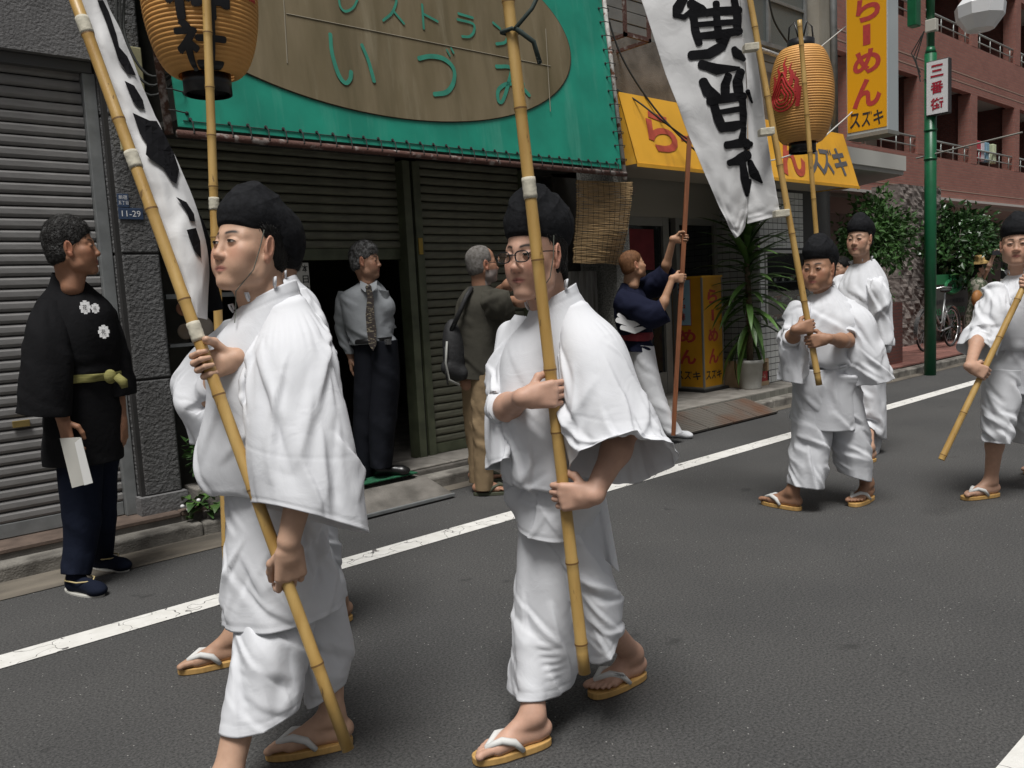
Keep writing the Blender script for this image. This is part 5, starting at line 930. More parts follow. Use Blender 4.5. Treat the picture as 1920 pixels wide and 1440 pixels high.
def arm(sh, el, wr, hp, r=(.048, .04, .026), k=.03):
    sh, el, wr = A(sh), A(el), A(wr); mid = el+(wr-el)*.35
    return [C_(sh, el, r[0], r[1], k)+(.45, .8), C_(el, mid, r[1], r[1]*.98, k)+(.85, 1), C_(mid, wr, r[1]*.97, r[2], k)]+hp
def leg(hip, kn, an, r=(.085, .058, .036), k=.03):
    hip, kn, an = A(hip), A(kn), A(an); c = kn+(an-kn)*.3; back = nrm(kn-hip) if False else A([0, 0, 0])
    return [C_(hip, kn, r[0], r[1], k)+(.4, .5), C_(kn, c, r[1]*.93, r[1]*.98, k)+(.5, .85), C_(c, an, r[1]*.96, r[2], k)+(.87, 1)]
def sandal(root, g, d, s, u, sc=1.0, left=1, mark=True, m_sole=None, m_strap=None, sole=.022, L=.262):
    m_sole = m_sole or M_straw; m_strap = m_strap or M_strap; c = g+d*.075*sc; n = 28; V = []
    for k in range(n):
        a = 2*math.pi*k/n; x = math.cos(a); y = math.sin(a); px_ = (abs(x)**.8)*math.copysign(L/2, x); w_ = .046-.004*(x < 0); py_ = (abs(y)**.7)*math.copysign(w_, y); V.append(c+d*px_*sc+s*py_*sc)
    m = MB().slab([v-u*.001 for v in V][::-1], -u*sole*sc); so_ = m.build('sandal', m_sole, root, bevel=.003)
    V2 = [c+(v-c)*.985-u*(sole*sc+.001) for v in V]; MB().slab(V2[::-1], -u*.004).build('outsole', mat('sole_rubber', (.06, .05, .045), .8), so_)
    t0 = g+d*.165*sc-s*.018*sc+u*.005
    for e in (-1, 1):
        m = MB(); b = g+d*.055*sc+s*e*.043*sc; m.tube([t0-u*.004, t0+u*.024*sc, (t0*.6+b*.4)+u*.041*sc+s*e*.006, (t0*.25+b*.75)+u*.030*sc+s*e*.004, b-u*.001], A([.006, .0085, .0115, .0115, .008])*sc, 8)
        st_ = m.build('strap', m_strap, so_, True)
        if mark and e == 1:
            q0 = (t0*.55+b*.45)+u*.04*sc; q1 = (t0*.2+b*.8)+u*.03*sc
            for k, ch in enumerate('花園神社'[:4]): write(ch, q0+(q1-q0)*(k+.5)/4+s*e*.016*sc+u*.003, nrm(q1-q0), nrm(u*.8-s*e*.6), .013, .011, M_ink, so_, 'lettering', .0)
    return so_
def bare_foot(root, toe_px, heel_px, leftf, sc=1.0, sole=.026, mark=False, tilt=0.0, lift=0.0, sandals=True, **kw):
    T, Hh = GZ(*toe_px), GZ(*heel_px); d = nrm(T-Hh); an = Hh+d*.055*sc+A([0, 0, .078*sc+sole+lift]); P, g, d, s, u = foot_prims(an, d, sc, left=leftf, tilt=tilt)
    if sandals: sandal(root, g, d, s, u, sc, leftf, mark, **kw)
    return P, an
def bamboo(p0, p1, r0, r1, label, nodes, tapes=(), group=None, wood=False):
    """a pole from its foot p0 to its top p1, with nodes at fractions of the length"""
    p0, p1 = A(p0, float), A(p1, float); ax = p1-p0; L = np.linalg.norm(ax); root = empty('pole', p0, label, 'pole', group); pts = [(0, r0)]
    for q in nodes: r = r0+(r1-r0)*q; e = .012/L; pts += [(q-2.2*e, r*.985), (q-e*.8, r*1.0), (q-e*.25, r*1.10), (q, r*1.06), (q+e*.4, r*1.09), (q+1.2*e, r*1.0)]
    pts.append((1, r1)); m = MB(); m.tube([p0+ax*t for t, _ in pts], [r for _, r in pts], 18); m.build('bamboo_cane', M_bam, root, True)
    for q in nodes: r = r0+(r1-r0)*q; MB().tube([p0+ax*(q-.004/L), p0+ax*(q+.001/L)], r*1.10, 18).build('cane_node', M_node, root)
    for (q, h) in tapes: r = r0+(r1-r0)*q; MB().tube([p0+ax*q+nrm(ax)*h*t for t in np.linspace(0, 1, 7)], [r*(1.12+.05*(k % 2)) for k in range(7)], 18).build('tape_wrap', M_tape, root, True)
    return root
def torso_prims(*a, **k): return [q+(.6, .6) for q in _torso(*a, **k)]
def _torso(neck, pelvis, lat, w=.15, fat=1.0):
    neck, pelvis = A(neck, float), A(pelvis, float); ax = neck-pelvis; lat = nrm(lat)
    P = [C_(neck-ax*.1, neck, .06, .05, .05), C_(pelvis+ax*.78-lat*w*.8, pelvis+ax*.78+lat*w*.8, .05, .05, .05), C_(pelvis+ax*.6-lat*w*.55, pelvis+ax*.6+lat*w*.55, .105*fat, .105*fat, .06), C_(pelvis+ax*.3-lat*w*.4, pelvis+ax*.3+lat*w*.4, .10*fat, .10*fat, .06), C_(pelvis-lat*w*.5, pelvis+lat*w*.5, .105*fat, .105*fat, .06)]
    return P
def collar_ruffle(root, ring, m):
    """small tied loops round the neck band"""
    c, a1, a2 = ring[:3]
    for k, t in enumerate((2.1, 2.6, 3.4, 4.4, 5.2)):
        p_ = c+a1*math.cos(t)+a2*math.sin(t); o_ = nrm(a1*math.cos(t)+a2*math.sin(t)); MB().tube([p_+o_*.004, p_+o_*.012+A([0, 0, .014]), p_+o_*.016+A([0, 0, .026]), p_+o_*.006+A([0, 0, .024]), p_+A([0, 0, .006])], .0042, 6).build('collar_loop', m, root, True)
HAT = dict(c=(-.006, 0, .09), r=(.09, .084, .088), c2=(-.062, 0, .07), r2=(.09, .087, .095), cut=(-.02, 0, .025), cutn=(.3, 0, -1), more=(((-.03, 0, .14), (.07, .045, .055)), ((-.10, 0, .06), (.055, .06, .07))))
HEAD = RAD(180)
# ---------------------------------------------------------------- man with the tilted banner (front left)
SK1 = (.55, .345, .24); SK2 = (.54, .325, .235)
def man1():
    s = 2.45; root = person('person', GZ(560, 1420), 'man in white robe and black cap at front left, gripping the tilted banner pole'); LAT = A([0, -1., 0])
    O = Q(421, 455, 2.36); hat = dict(HAT); hat.update(c=(-.006, 0, .085), r=(.086, .084, .085), c2=(-.078, 0, .055), r2=(.088, .088, .095), cut=(-.02, 0, .014), cutn=(.34, 0, -1), more=(((-.03, 0, .125), (.065, .05, .06)), ((-.125, 0, .02), (.055, .065, .075))))
    V, Fc, col, p, R = add_head(root, O, RAD(194), RAD(9), 0, 1.06, SK1, hat, nr=.054, res=.0026, neck_to=Q(505, 585, 2.43), fat=1.05)
    pole0, pole1 = Q(653, 1406, 2.11), Q(112, -80, 2.42); pu = nrm(pole1-pole0); L = np.linalg.norm(pole1-pole0)
    def onpole(y):
        t = np.linspace(0, 1, 2001); P = pole0+(pole1-pole0)*t[:, None]; v = P-cC; yy = 720-FPX*(v@cU)/(v@cF); return P[np.argmin(abs(yy-y))]
    hi, lo = onpole(682), onpole(1092)
    gp, W = grip(hi, pu, (-.92, .2, .15), -1, 1.06); sh, el = Q(440, 640, 2.60), Q(366, 772, 2.51)
    armR = arm(sh, el, W, gp, (.05, .043, .029))
    Wl = lo+pu*.115+RH*.052-FH*.03; d = nrm(lo-pu*.0+RH*.012-Wl); hp = hand_prims(Wl, d, -FH*.85+RH*.5, 1, [(22, 70, 100), (28, 80, 112), (32, 84, 116), (36, 88, 120)], sc=1.08, thumb=[(.8, .5, -.6), (.95, .0, -.5), (1, -.1, -.3)])
    shl, ell = Q(572, 650, 2.34), Q(592, 805, 2.24); armL = arm(shl, ell, Wl-d*.012, hp, (.05, .043, .03))
    neck, pel = Q(508, 590, 2.45), Q(520, 930, 2.46); tp = torso_prims(neck, pel, LAT, .15, 1.1)
    fr, anr = bare_foot(root, (492, 1424), (662, 1394), -1, 1.04, mark=True); lr = leg(Q(530, 930, 2.52), Q(612, 1150, 2.52), anr)
    T = GZ(352, 1545); Hh = GZ(470, 1510); dd = nrm(T-Hh); anl = Hh+dd*.055+A([0, 0, .105]); fl, g, d2, s2, u2 = foot_prims(anl, dd, 1.04, left=1); sandal(root, g, d2, s2, u2, 1.04, 1); ll = leg(Q(525, 930, 2.44), Q(492, 1170, 2.37), anl, (.08, .058, .04))
    flesh(root, [(armR, .003), (armL, .003), (lr+fr, .0032), (ll+fl, .005), (tp, .008)], SK1, (V, Fc, col))
    bc = caps_of(tp[2:]+lr+ll)
    tr = [RG(442, 585, 555, 524, 2.44, .066), RG(438, 595, 559, 537, 2.44, .071), RG(408, 618, 578, 568, 2.46, .115), RG(384, 662, 590, 640, 2.46, .14), RG(384, 740, 616, 742, 2.45, .155), RG(372, 832, 616, 822, 2.45, .165), RG(374, 880, 610, 880, 2.45, .155), RG(396, 906, 600, 902, 2.45, .145), RG(424, 896, 592, 893, 2.45, .125), RG(428, 918, 594, 918, 2.45, .128), RG(424, 1000, 612, 1000, 2.45, .15), RG(420, 1085, 630, 1075, 2.44, .16), RG(426, 1150, 640, 1125, 2.43, .165)]
    cloth('tunic', tr, M_cot, root, bc+caps_of(armR[:2], .01), 84, 84, pins=((.0, .035), (.60, .63)), steps=80, iters=6, g=.0004, ease=1.0, easev=1.0, keep=.02, noise=.003, bend=.04, seed=4, folds=[(5, .05, 0, .2, .4, 1.5), (9, .03, 1, .4, .6, 2)], up=2, cre=dict(n=52, amp=(.003, .010), wd=(.005, .012), seed=4, rows=(.3, 1), taper=.3, seams=((.035, -.0014), (.985, -.002)), ang=(-.9, .9)))
    collar_ruffle(root, tr[0], M_cot)
    cloth('sleeve', [RG(505, 572, 562, 552, 2.42, .03), RG(482, 612, 606, 588, 2.36, .09), RG(464, 720, 642, 728, 2.27, .10), RG(462, 820, 666, 845, 2.23, .11), RG(474, 922, 686, 975, 2.21, .115, -.05)], M_cot, root, caps_of(armL[:3])+caps_of(tp[2:], .02), 56, 72, pins=((0, .04),), steps=90, iters=6, g=.0007, ease=1.0, easev=1.0, keep=.02, noise=.003, bend=.04, seed=5, folds=[(4, .10, .5, .25, 1, .9), (7, .03, 0, .35, 1, -1)], up=2, cre=dict(n=34, seed=5, rows=(.3, 1), taper=.25, seams=((.70, -.0010), (.975, -.0014)), ang=(-.7, .9), amp=(.004, .0135), wd=(.005, .013), ln=(.15, .5)))
    cloth('sleeve', [RG(425, 600, 480, 590, 2.56, .05), RG(380, 625, 450, 640, 2.56, .08), RG(342, 668, 434, 690, 2.54, .098), RG(326, 728, 420, 748, 2.50, .105), (Q(368, 770, 2.46), A([0, 0, .085])+RH*.02, FH*.07-RH*.05, 1.0)], M_cot, root, caps_of(armR[:3]), 40, 56, pins=((0, .05),), steps=60, iters=6, g=.0004, ease=1.0, easev=1.0, keep=.02, noise=.003, bend=.04, seed=6, folds=[(4, .05, .5, .3, 1, .5)], up=2, cre=dict(n=9, seed=6, rows=(.3, 1), taper=.25, seams=((.70, -.0010), (.975, -.0014)), ang=(-.7, .9), amp=(.004, .0135), wd=(.005, .013), ln=(.15, .5)))
    cloth('trouser_leg', [RG(442, 905, 575, 905, 2.46, .085), RG(440, 1010, 585, 1010, 2.45, .09), RG(439, 1100, 585, 1100, 2.42, .10), RG(440, 1170, 580, 1170, 2.36, .105), RG(438, 1260, 568, 1255, 2.32, .10), RG(436, 1348, 556, 1312, 2.29, .095)], M_cot, root, caps_of(ll), 52, 64, steps=80, iters=6, g=.0006, ease=1.0, easev=1.0, keep=.02, noise=.003, bend=.04, seed=7, folds=[(4, .09, .5, .05, .8, .6), (9, .02, 0, .2, 1, 0)], up=2, cre=dict(n=40, seed=7, rows=(.1, 1), seams=((.955, -.0014),), ang=(.2, 1.2), amp=(.003, .0105), wd=(.005, .012)))
    cloth('trouser_leg', [RG(480, 905, 595, 905, 2.50, .09), RG(500, 1020, 615, 1020, 2.51, .10), RG(545, 1150, 650, 1150, 2.53, .115), RG(568, 1230, 660, 1215, 2.53, .11), RG(572, 1296, 648, 1258, 2.53, .10)], M_cot, root, caps_of(lr), 46, 56, steps=80, iters=6, g=.0006, ease=1.0, easev=1.0, keep=.02, noise=.003, bend=.04, seed=8, folds=[(4, .09, .5, .05, .8, .6), (9, .02, 0, .2, 1, 0)], up=2, cre=dict(n=40, seed=8, rows=(.1, 1), seams=((.955, -.0014),), ang=(.2, 1.2), amp=(.003, .0105), wd=(.005, .012)))
    MB().tube([p(.012, .0865, .038), p(.020, .083, -.01), p(.03, .073, -.07), p(.050, .03, -.128), Q(442, 585, 2.36), Q(440, 605, 2.345)], .0016, 5).build('hat_cord', mat('grey_cord', (.1, .11, .09), .7), root)
    bamboo(pole0, pole1, .0168, .016, 'tilted bamboo pole of the banner held by the front left man', [.105, .215, .322, .44, .56, .675, .79, .9], [(.507, .055), (.727, .05), (.9, .05)])
    return pole0, pole1
P1A, P1B = man1()
# ---------------------------------------------------------------- man with glasses (front centre)
def man2():
    root = person('person', GZ(1060, 1360), 'man in glasses, white robe and black cap holding an upright bamboo pole'); LAT = A([0, -1., 0])
    O = Q(972, 479, 2.46); hat = dict(HAT); hat.update(c=(-.008, 0, .095), r=(.088, .084, .095), c2=(-.058, 0, .085), r2=(.098, .088, .102), cut=(-.02, 0, .034), cutn=(.22, 0, -1), more=(((-.02, 0, .155), (.075, .045, .055)), ((-.10, 0, .09), (.06, .06, .075))))
    V, Fc, col, p, R = add_head(root, O, RAD(190), RAD(-2), 0, 1.02, SK2, hat, res=.0026, neck_to=Q(1040, 590, 2.57), fat=.92, jaw=1.05, nose=1.02, hairfun=lambda p, R, sc: [E_(p(-.085, 0, -.065), A([.03, .06, .05])*sc, R, k=.02), E_(p(-.02, .072, -.03), A([.014, .008, .03])*sc, R, k=.01)])
    pole0, pole1 = Q(1096, 1262, 2.34), Q(946, -60, 2.42); pu = nrm(pole1-pole0)
    def onpole(y):
        t = np.linspace(0, 1, 2001); P = pole0+(pole1-pole0)*t[:, None]; v = P-cC; yy = 720-FPX*(v@cU)/(v@cF); return P[np.argmin(abs(yy-y))]
    hi, lo = onpole(737), onpole(928)
    gp, W = grip(hi, pu, RH*.97+A([0, 0, .12]), -1, 1.0); sh, el = Q(960, 630, 2.72), Q(938, 772, 2.55); armR = arm(sh, el, W, gp, (.046, .04, .028))
    gl, Wl = grip(lo, pu, -RH*.9+FH*.15+A([0, 0, -.45]), 1, 1.04); shl, ell = Q(1118, 640, 2.47), Q(1178, 800, 2.44); armL = arm(shl, ell, Wl, gl, (.047, .042, .029))
    neck, pel = Q(1042, 580, 2.58), Q(1035, 920, 2.60); tp = torso_prims(neck, pel, LAT, .15, 1.0)
    fr, anr = bare_foot(root, (908, 1428), (1032, 1392), -1, 1.0, mark=False); lr = leg(Q(1030, 920, 2.65), Q(1000, 1150, 2.58), anr)
    fl, anl = bare_foot(root, (1092, 1318), (1208, 1268), 1, 1.0, mark=True); ll = leg(Q(1050, 920, 2.55), Q(1090, 1130, 2.55), anl)
    flesh(root, [(armR, .003), (armL, .003), (lr+fr, .003), (ll+fl, .003), (tp, .008)], SK2, (V, Fc, col))
    bc = caps_of(tp[2:]+lr+ll)
    tr = [RG(992, 580, 1080, 530, 2.57, .070), RG(989, 590, 1084, 542, 2.57, .075), RG(960, 614, 1112, 572, 2.59, .115), RG(938, 655, 1130, 645, 2.59, .14), RG(930, 750, 1148, 755, 2.58, .165), RG(942, 835, 1128, 845, 2.58, .165), RG(950, 882, 1108, 890, 2.58, .155), RG(966, 898, 1092, 900, 2.58, .14), RG(978, 884, 1082, 886, 2.58, .118), RG(976, 905, 1086, 905, 2.58, .12), RG(974, 945, 1096, 945, 2.58, .135), RG(970, 984, 1104, 988, 2.58, .145)]
    cloth('tunic', tr, M_cot, root, bc, 78, 84, pins=((.0, .035), (.74, .77)), steps=80, iters=6, g=.0004, ease=1.0, easev=1.0, keep=.02, noise=.003, bend=.04, seed=14, folds=[(5, .05, 0, .2, .4, 1.5), (9, .03, 1, .4, .6, 2)], up=2, cre=dict(n=52, amp=(.003, .010), wd=(.005, .012), seed=14, rows=(.3, 1), taper=.3, seams=((.035, -.0014), (.985, -.002)), ang=(-.9, .9)))
    collar_ruffle(root, tr[0], M_cot)
    cloth('sleeve', [RG(1045, 572, 1090, 562, 2.55, .03), RG(1046, 608, 1148, 592, 2.49, .09), RG(1058, 700, 1202, 712, 2.40, .105), RG(1066, 785, 1240, 790, 2.36, .115), RG(1074, 852, 1268, 846, 2.34, .125, -.10)], M_cot, root, caps_of(armL[:3])+caps_of(tp[2:], .02), 56, 72, pins=((0, .04),), steps=90, iters=6, g=.0006, ease=1.0, easev=1.0, keep=.02, noise=.003, bend=.04, seed=15, folds=[(4, .10, .5, .25, 1, .9), (7, .03, 0, .35, 1, -1)], up=2, cre=dict(n=34, seed=15, rows=(.3, 1), taper=.25, seams=((.70, -.0010), (.975, -.0014)), ang=(-.7, .9), amp=(.004, .0135), wd=(.005, .013), ln=(.15, .5)))
    cloth('sleeve', [RG(965, 590, 1020, 600, 2.68, .05), RG(940, 625, 1000, 640, 2.68, .085), RG(920, 690, 990, 715, 2.64, .11), RG(915, 790, 985, 800, 2.60, .12), RG(914, 868, 975, 850, 2.58, .125, -.04)], M_cot, root, caps_of(armR[:2]), 44, 60, pins=((0, .05),), steps=60, iters=6, g=.0004, ease=1.0, easev=1.0, keep=.02, noise=.003, bend=.04, seed=16, folds=[(4, .10, .5, .25, 1, .9), (7, .03, 0, .35, 1, -1)], up=2, cre=dict(n=34, seed=16, rows=(.3, 1), taper=.25, seams=((.70, -.0010), (.975, -.0014)), ang=(-.7, .9), amp=(.004, .0135), wd=(.005, .013), ln=(.15, .5)))
    cloth('trouser_leg', [RG(984, 900, 1080, 900, 2.60, .085), RG(985, 1000, 1092, 1000, 2.60, .11), RG(975, 1110, 1095, 1110, 2.60, .12), RG(960, 1210, 1088, 1205, 2.59, .115), RG(948, 1276, 1076, 1262, 2.585, .11)], M_cot, root, caps_of(lr), 52, 64, steps=80, iters=6, g=.0006, ease=1.0, easev=1.0, keep=.02, noise=.003, bend=.04, seed=17, folds=[(4, .09, .5, .05, .8, .6), (9, .02, 0, .2, 1, 0)], up=2, cre=dict(n=40, seed=17, rows=(.1, 1), seams=((.955, -.0014),), ang=(.2, 1.2), amp=(.003, .0105), wd=(.005, .012)))
    cloth('trouser_leg', [RG(1000, 900, 1084, 900, 2.58, .085), RG(1025, 990, 1115, 990, 2.56, .105), RG(1060, 1080, 1150, 1070, 2.54, .115), RG(1085, 1160, 1165, 1120, 2.54, .11), RG(1102, 1226, 1170, 1160, 2.54, .10)], M_cot, root, caps_of(ll), 46, 56, steps=80, iters=6, g=.0006, ease=1.0, easev=1.0, keep=.02, noise=.003, bend=.04, seed=18, folds=[(4, .09, .5, .05, .8, .6), (9, .02, 0, .2, 1, 0)], up=2, cre=dict(n=40, seed=18, rows=(.1, 1), seams=((.955, -.0014),), ang=(.2, 1.2), amp=(.003, .0105), wd=(.005, .012)))
    # back panel of the robe
    X = np.zeros((26, 14, 3))
    for i in range(26):
        for j in range(14): t = i/25; q = j/13; X[i, j] = Q(1080+20*t+(50+12*t)*q, 895+(120+q*60)*t, 2.66-.05*math.sin(q*3+t*2)+.012*math.sin(q*14))
    grid_obj('back_panel', X, M_cot, root, .002, 1, closed=False)
    # glasses
    M_gl = mat('glasses_frame', (.012, .012, .014), .3); M_lens = mat('lens', (.95, .97, .97), .03, trans=1.0, spec=.05)
    gs_ = MB()
    def lens(sgn, k=1.0, n=24): return [p(.099-.12*abs(math.cos(a)*.024+.033)*.35, sgn*(.033+.0235*k*math.copysign(abs(math.cos(a))**.7, math.cos(a))), -.004+.0155*k*math.copysign(abs(math.sin(a))**.7, math.sin(a))) for a in np.linspace(0, 2*math.pi, n)]
    for e in (-1, 1): gs_.tube(lens(e), .0019, 6)
    gs_.tube([p(.096, -.011, 0), p(.101, 0, .003), p(.096, .011, 0)], .0017, 6)
    for e in (-1, 1): gs_.tube([p(.094, e*.057, .005), p(.085, e*.074, .006), p(.02, e*.082, .006), p(-.02, e*.083, .002)], .0018, 6)
    gl_ = gs_.build('glasses', M_gl, root, True)
    for e in (-1, 1): P = lens(e, .93); MB().slab(P[:-1], R@A([.001, 0, 0])).build('lens', M_lens, gl_)
    MB().tube([p(.010, .087, .05), p(.016, .085, -.01), p(.026, .075, -.07), p(.045, .03, -.13)], .0016, 5).build('hat_cord', MATS['grey_cord'], root)
    bamboo(pole0, pole1, .0182, .017, 'upright bamboo pole held by the man with glasses', [.045, .165, .355, .445, .60, .705, .81, .955], [(.685, .06)])
    rp_ = MB(); kn = onpole(60); rp_.tube([kn-RH*.03+pu*.0, kn-FH*.03, kn+RH*.03, kn+FH*.03, kn-RH*.03], .006, 6); rp_.tube([kn-FH*.03+RH*.01, kn+RH*.06-A([0, 0, .03]), kn+RH*.075-A([0, 0, .09])], .007, 6); rp_.tube([kn-FH*.03+RH*.01, kn+RH*.06+A([0, 0, .06]), kn+RH*.12+A([0, 0, .17])], .006, 6)
    tag(rp_.build('cord', mat('green_black_cord', (.02, .035, .03), .8), None, True), 'dark cord knotted round the top of the centre bamboo pole', 'cord')
man2()
# ---------------------------------------------------------------- the other people of the procession
RES_M = .0055
def robed(label, s, loc, O, az, hat, skin, armspec, tunic, sleeves, trousers, legs, pitch=0, sc=1.0, belt=(.7, .73), fat=1.0, seed=30, neck=None, pel=None, rows=44, segs=52, lat=(0, -1., 0)):
    root = person('person', loc, label); V, Fc, col, p, R = add_head(root, O, az, pitch, 0, sc, skin, hat, res=.0042, neck_to=neck, fat=fat)
    chunks = []; arms = []
    for a in armspec: pr = arm(*a); arms.append(pr); chunks.append((pr, .0045))
    tp = torso_prims(neck, pel, lat, .14, fat); chunks.append((tp, .01)); lg = []
    for hip, kn, (toe, heel, lf) in legs:
        fp, an = bare_foot(root, toe, heel, lf, sc); q = leg(hip, kn, an); lg.append(q); chunks.append((q+fp, .0045))
    flesh(root, chunks, skin, (V, Fc, col)); bc = caps_of(tp[2:]+sum(lg, []))
    cloth('tunic', tunic, M_cot, root, bc, rows+10, segs, pins=((0, .04), belt), steps=50, iters=6, g=.0004, ease=1.01, easev=1.0, keep=.02, noise=.003, bend=.04, up=2, seed=seed, cre=dict(n=48, seed=seed, rows=(.15, 1), amp=(.006, .016), wd=(.007, .016)), folds=[(8, .04, 0, .12, .4, 2), (6, .03, 1, .3, .6, 3)]); collar_ruffle(root, tunic[0], M_cot)
    for k, (rg, ai) in enumerate(sleeves): cloth('sleeve', rg, M_cot, root, caps_of(arms[ai][:3]) if ai is not None else [], rows, segs, pins=((0, .05),), steps=40, iters=6, g=.0004, ease=1.01, easev=1.0, keep=.02, noise=.003, bend=.04, up=2, seed=seed+k+1, cre=dict(n=38, seed=seed+k+1, rows=(.2, 1), amp=(.006, .016), wd=(.007, .016)), folds=[(5, .06, .5, .2, 1, 1.2), (8, .03, 0, .3, 1, -2)])
    for k, (rg, li) in enumerate(trousers): cloth('trouser_leg', rg, M_cot, root, caps_of(lg[li]) if li is not None else [], rows, segs, steps=40, iters=6, g=.0004, ease=1.01, easev=1.0, keep=.02, noise=.003, bend=.04, up=2, seed=seed+k+5, cre=dict(n=36, seed=seed+k+5, rows=(.1, 1), ang=(.3, 1.3), amp=(.006, .016), wd=(.007, .016)), folds=[(6, .05, .5, .1, 1, 1.0), (9, .025, 0, .2, 1, 0)])
    return root
def polefn(p0, p1):
    def f(y):
        t = np.linspace(0, 1, 2001); P = p0+(p1-p0)*t[:, None]; v = P-cC; yy = 720-FPX*(v@cU)/(v@cF); return P[np.argmin(abs(yy-y))]
    return f
# short man with the big white banner
s = 5.04; q0, q1 = Q(1536, 722, 4.72), Q(1392, -80, 4.86); pu3 = nrm(q1-q0); on3 = polefn(q0, q1)
gu, Wu = grip(on3(612), pu3, RH*.95+A([0, 0, .1]), -1, 1.0); gd, Wd = grip(on3(640), pu3, -RH*.95+A([0, 0, .12]), 1, 1.0)
hat3 = dict(HAT); hat3.update(c=(-.015, 0, .10), r=(.102, .086, .088), cutn=(.3, 0, -1))
robed('short man in white robe and black cap carrying the large white banner', s, GZ(1550, 948), Q(1524, 504, 4.94), RAD(186), hat3, (.36, .195, .12),
      [(Q(1492, 580, 4.98), Q(1482, 640, 4.84), Wu, gu), (Q(1588, 572, 5.02), Q(1590, 640, 4.85), Wd, gd)],
      [RG(1523, 549, 1565, 532, s, .062), RG(1517, 556, 1570, 542, s, .08), RG(1500, 570, 1590, 558, s, .13), RG(1490, 600, 1604, 592, s, .17), RG(1492, 650, 1604, 650, s, .19), RG(1500, 678, 1600, 680, s, .18), RG(1508, 686, 1590, 688, s, .155), RG(1512, 680, 1586, 682, s, .14), RG(1508, 692, 1590, 694, s, .15), RG(1490, 735, 1600, 735, s, .18), RG(1488, 797, 1604, 797, s, .19)],
      [([RG(1506, 564, 1522, 566, 5.02, .03), RG(1480, 580, 1512, 590, 4.95, .09), RG(1466, 625, 1508, 640, 4.9, .11), RG(1464, 680, 1508, 690, 4.9, .12), RG(1466, 708, 1504, 712, 4.9, .12)], 0), ([RG(1562, 556, 1586, 556, 5.04, .03), RG(1566, 572, 1626, 580, 5.0, .10), RG(1572, 625, 1646, 640, 4.95, .12), RG(1580, 680, 1664, 680, 4.95, .13), RG(1598, 716, 1672, 702, 4.95, .13)], 1)],
      [([RG(1490, 690, 1560, 690, s, .14), RG(1486, 780, 1558, 780, s-.03, .13), RG(1484, 850, 1552, 850, s-.06, .12), RG(1483, 903, 1542, 907, s-.08, .10)], 0), ([RG(1540, 690, 1604, 690, s, .14), RG(1555, 780, 1622, 780, s, .13), RG(1566, 850, 1632, 850, s, .12), RG(1574, 880, 1632, 896, s, .11)], 1)],
      [(Q(1525, 700, s), Q(1512, 820, s-.1), ((1441, 946), (1502, 958), -1)), (Q(1575, 700, s), Q(1600, 820, s), ((1604, 948), (1634, 934), 1))], sc=1.08, fat=1.14, seed=30, neck=Q(1547, 552, s), pel=Q(1552, 700, s), belt=(.62, .66))
bamboo(q0, q1, .0180, .0170, 'slim bamboo pole of the large white banner held by the short man', [.03, .2, .36, .52, .68, .84, .95])
# tall man with the far lantern
s = 6.6; r0, r1 = Q(1545, 620, 6.25), Q(1499, 38, 6.35); on4 = polefn(r0, r1); gu, Wu = grip(on4(600), nrm(r1-r0), RH, -1, 1.0)
robed('tall man in white robe and black cap walking behind the short banner carrier', s, GZ(1640, 870), Q(1603, 448, 6.5), RAD(183), HAT, (.48, .29, .20),
      [(Q(1585, 530, 6.65), Q(1572, 600, 6.5), Wu, gu), (Q(1648, 530, 6.5), Q(1658, 600, 6.45), Q(1645, 660, 6.4), [])],
      [RG(1596, 496, 1638, 485, s, .066), RG(1590, 503, 1646, 494, s, .09), RG(1578, 520, 1660, 512, s, .14), RG(1572, 550, 1664, 550, s, .19), RG(1574, 620, 1664, 620, s, .2), RG(1580, 655, 1660, 655, s, .18), RG(1584, 650, 1656, 650, s, .16), RG(1582, 720, 1656, 720, s, .19), RG(1584, 800, 1658, 820, s, .2)],
      [([RG(1622, 510, 1640, 508, 6.58, .03), RG(1622, 530, 1664, 535, 6.45, .1), RG(1628, 590, 1670, 595, 6.42, .12), RG(1632, 640, 1672, 644, 6.4, .13)], 1), ([RG(1588, 508, 1610, 512, 6.66, .06), RG(1574, 540, 1612, 545, 6.62, .1), RG(1566, 620, 1608, 625, 6.55, .12)], 0)],
      [([RG(1584, 700, 1640, 700, s, .15), RG(1588, 800, 1640, 800, s, .14), RG(1590, 858, 1632, 858, s, .12)], 0), ([RG(1600, 700, 1656, 700, s, .15), RG(1602, 800, 1650, 800, s, .14), RG(1604, 850, 1644, 850, s, .12)], 1)],
      [(Q(1605, 700, s), Q(1605, 780, s), ((1585, 880), (1622, 872), -1)), (Q(1635, 700, s), Q(1625, 780, s), ((1600, 872), (1640, 864), 1))], sc=1.08, seed=40, neck=Q(1616, 500, s), pel=Q(1620, 690, s), rows=32, segs=40, belt=(.62, .66))
bamboo(r0, r1, .0180, .0170, 'bamboo pole carrying the far orange lantern', [.06, .25, .43, .58, .70, .80, .92, .98])
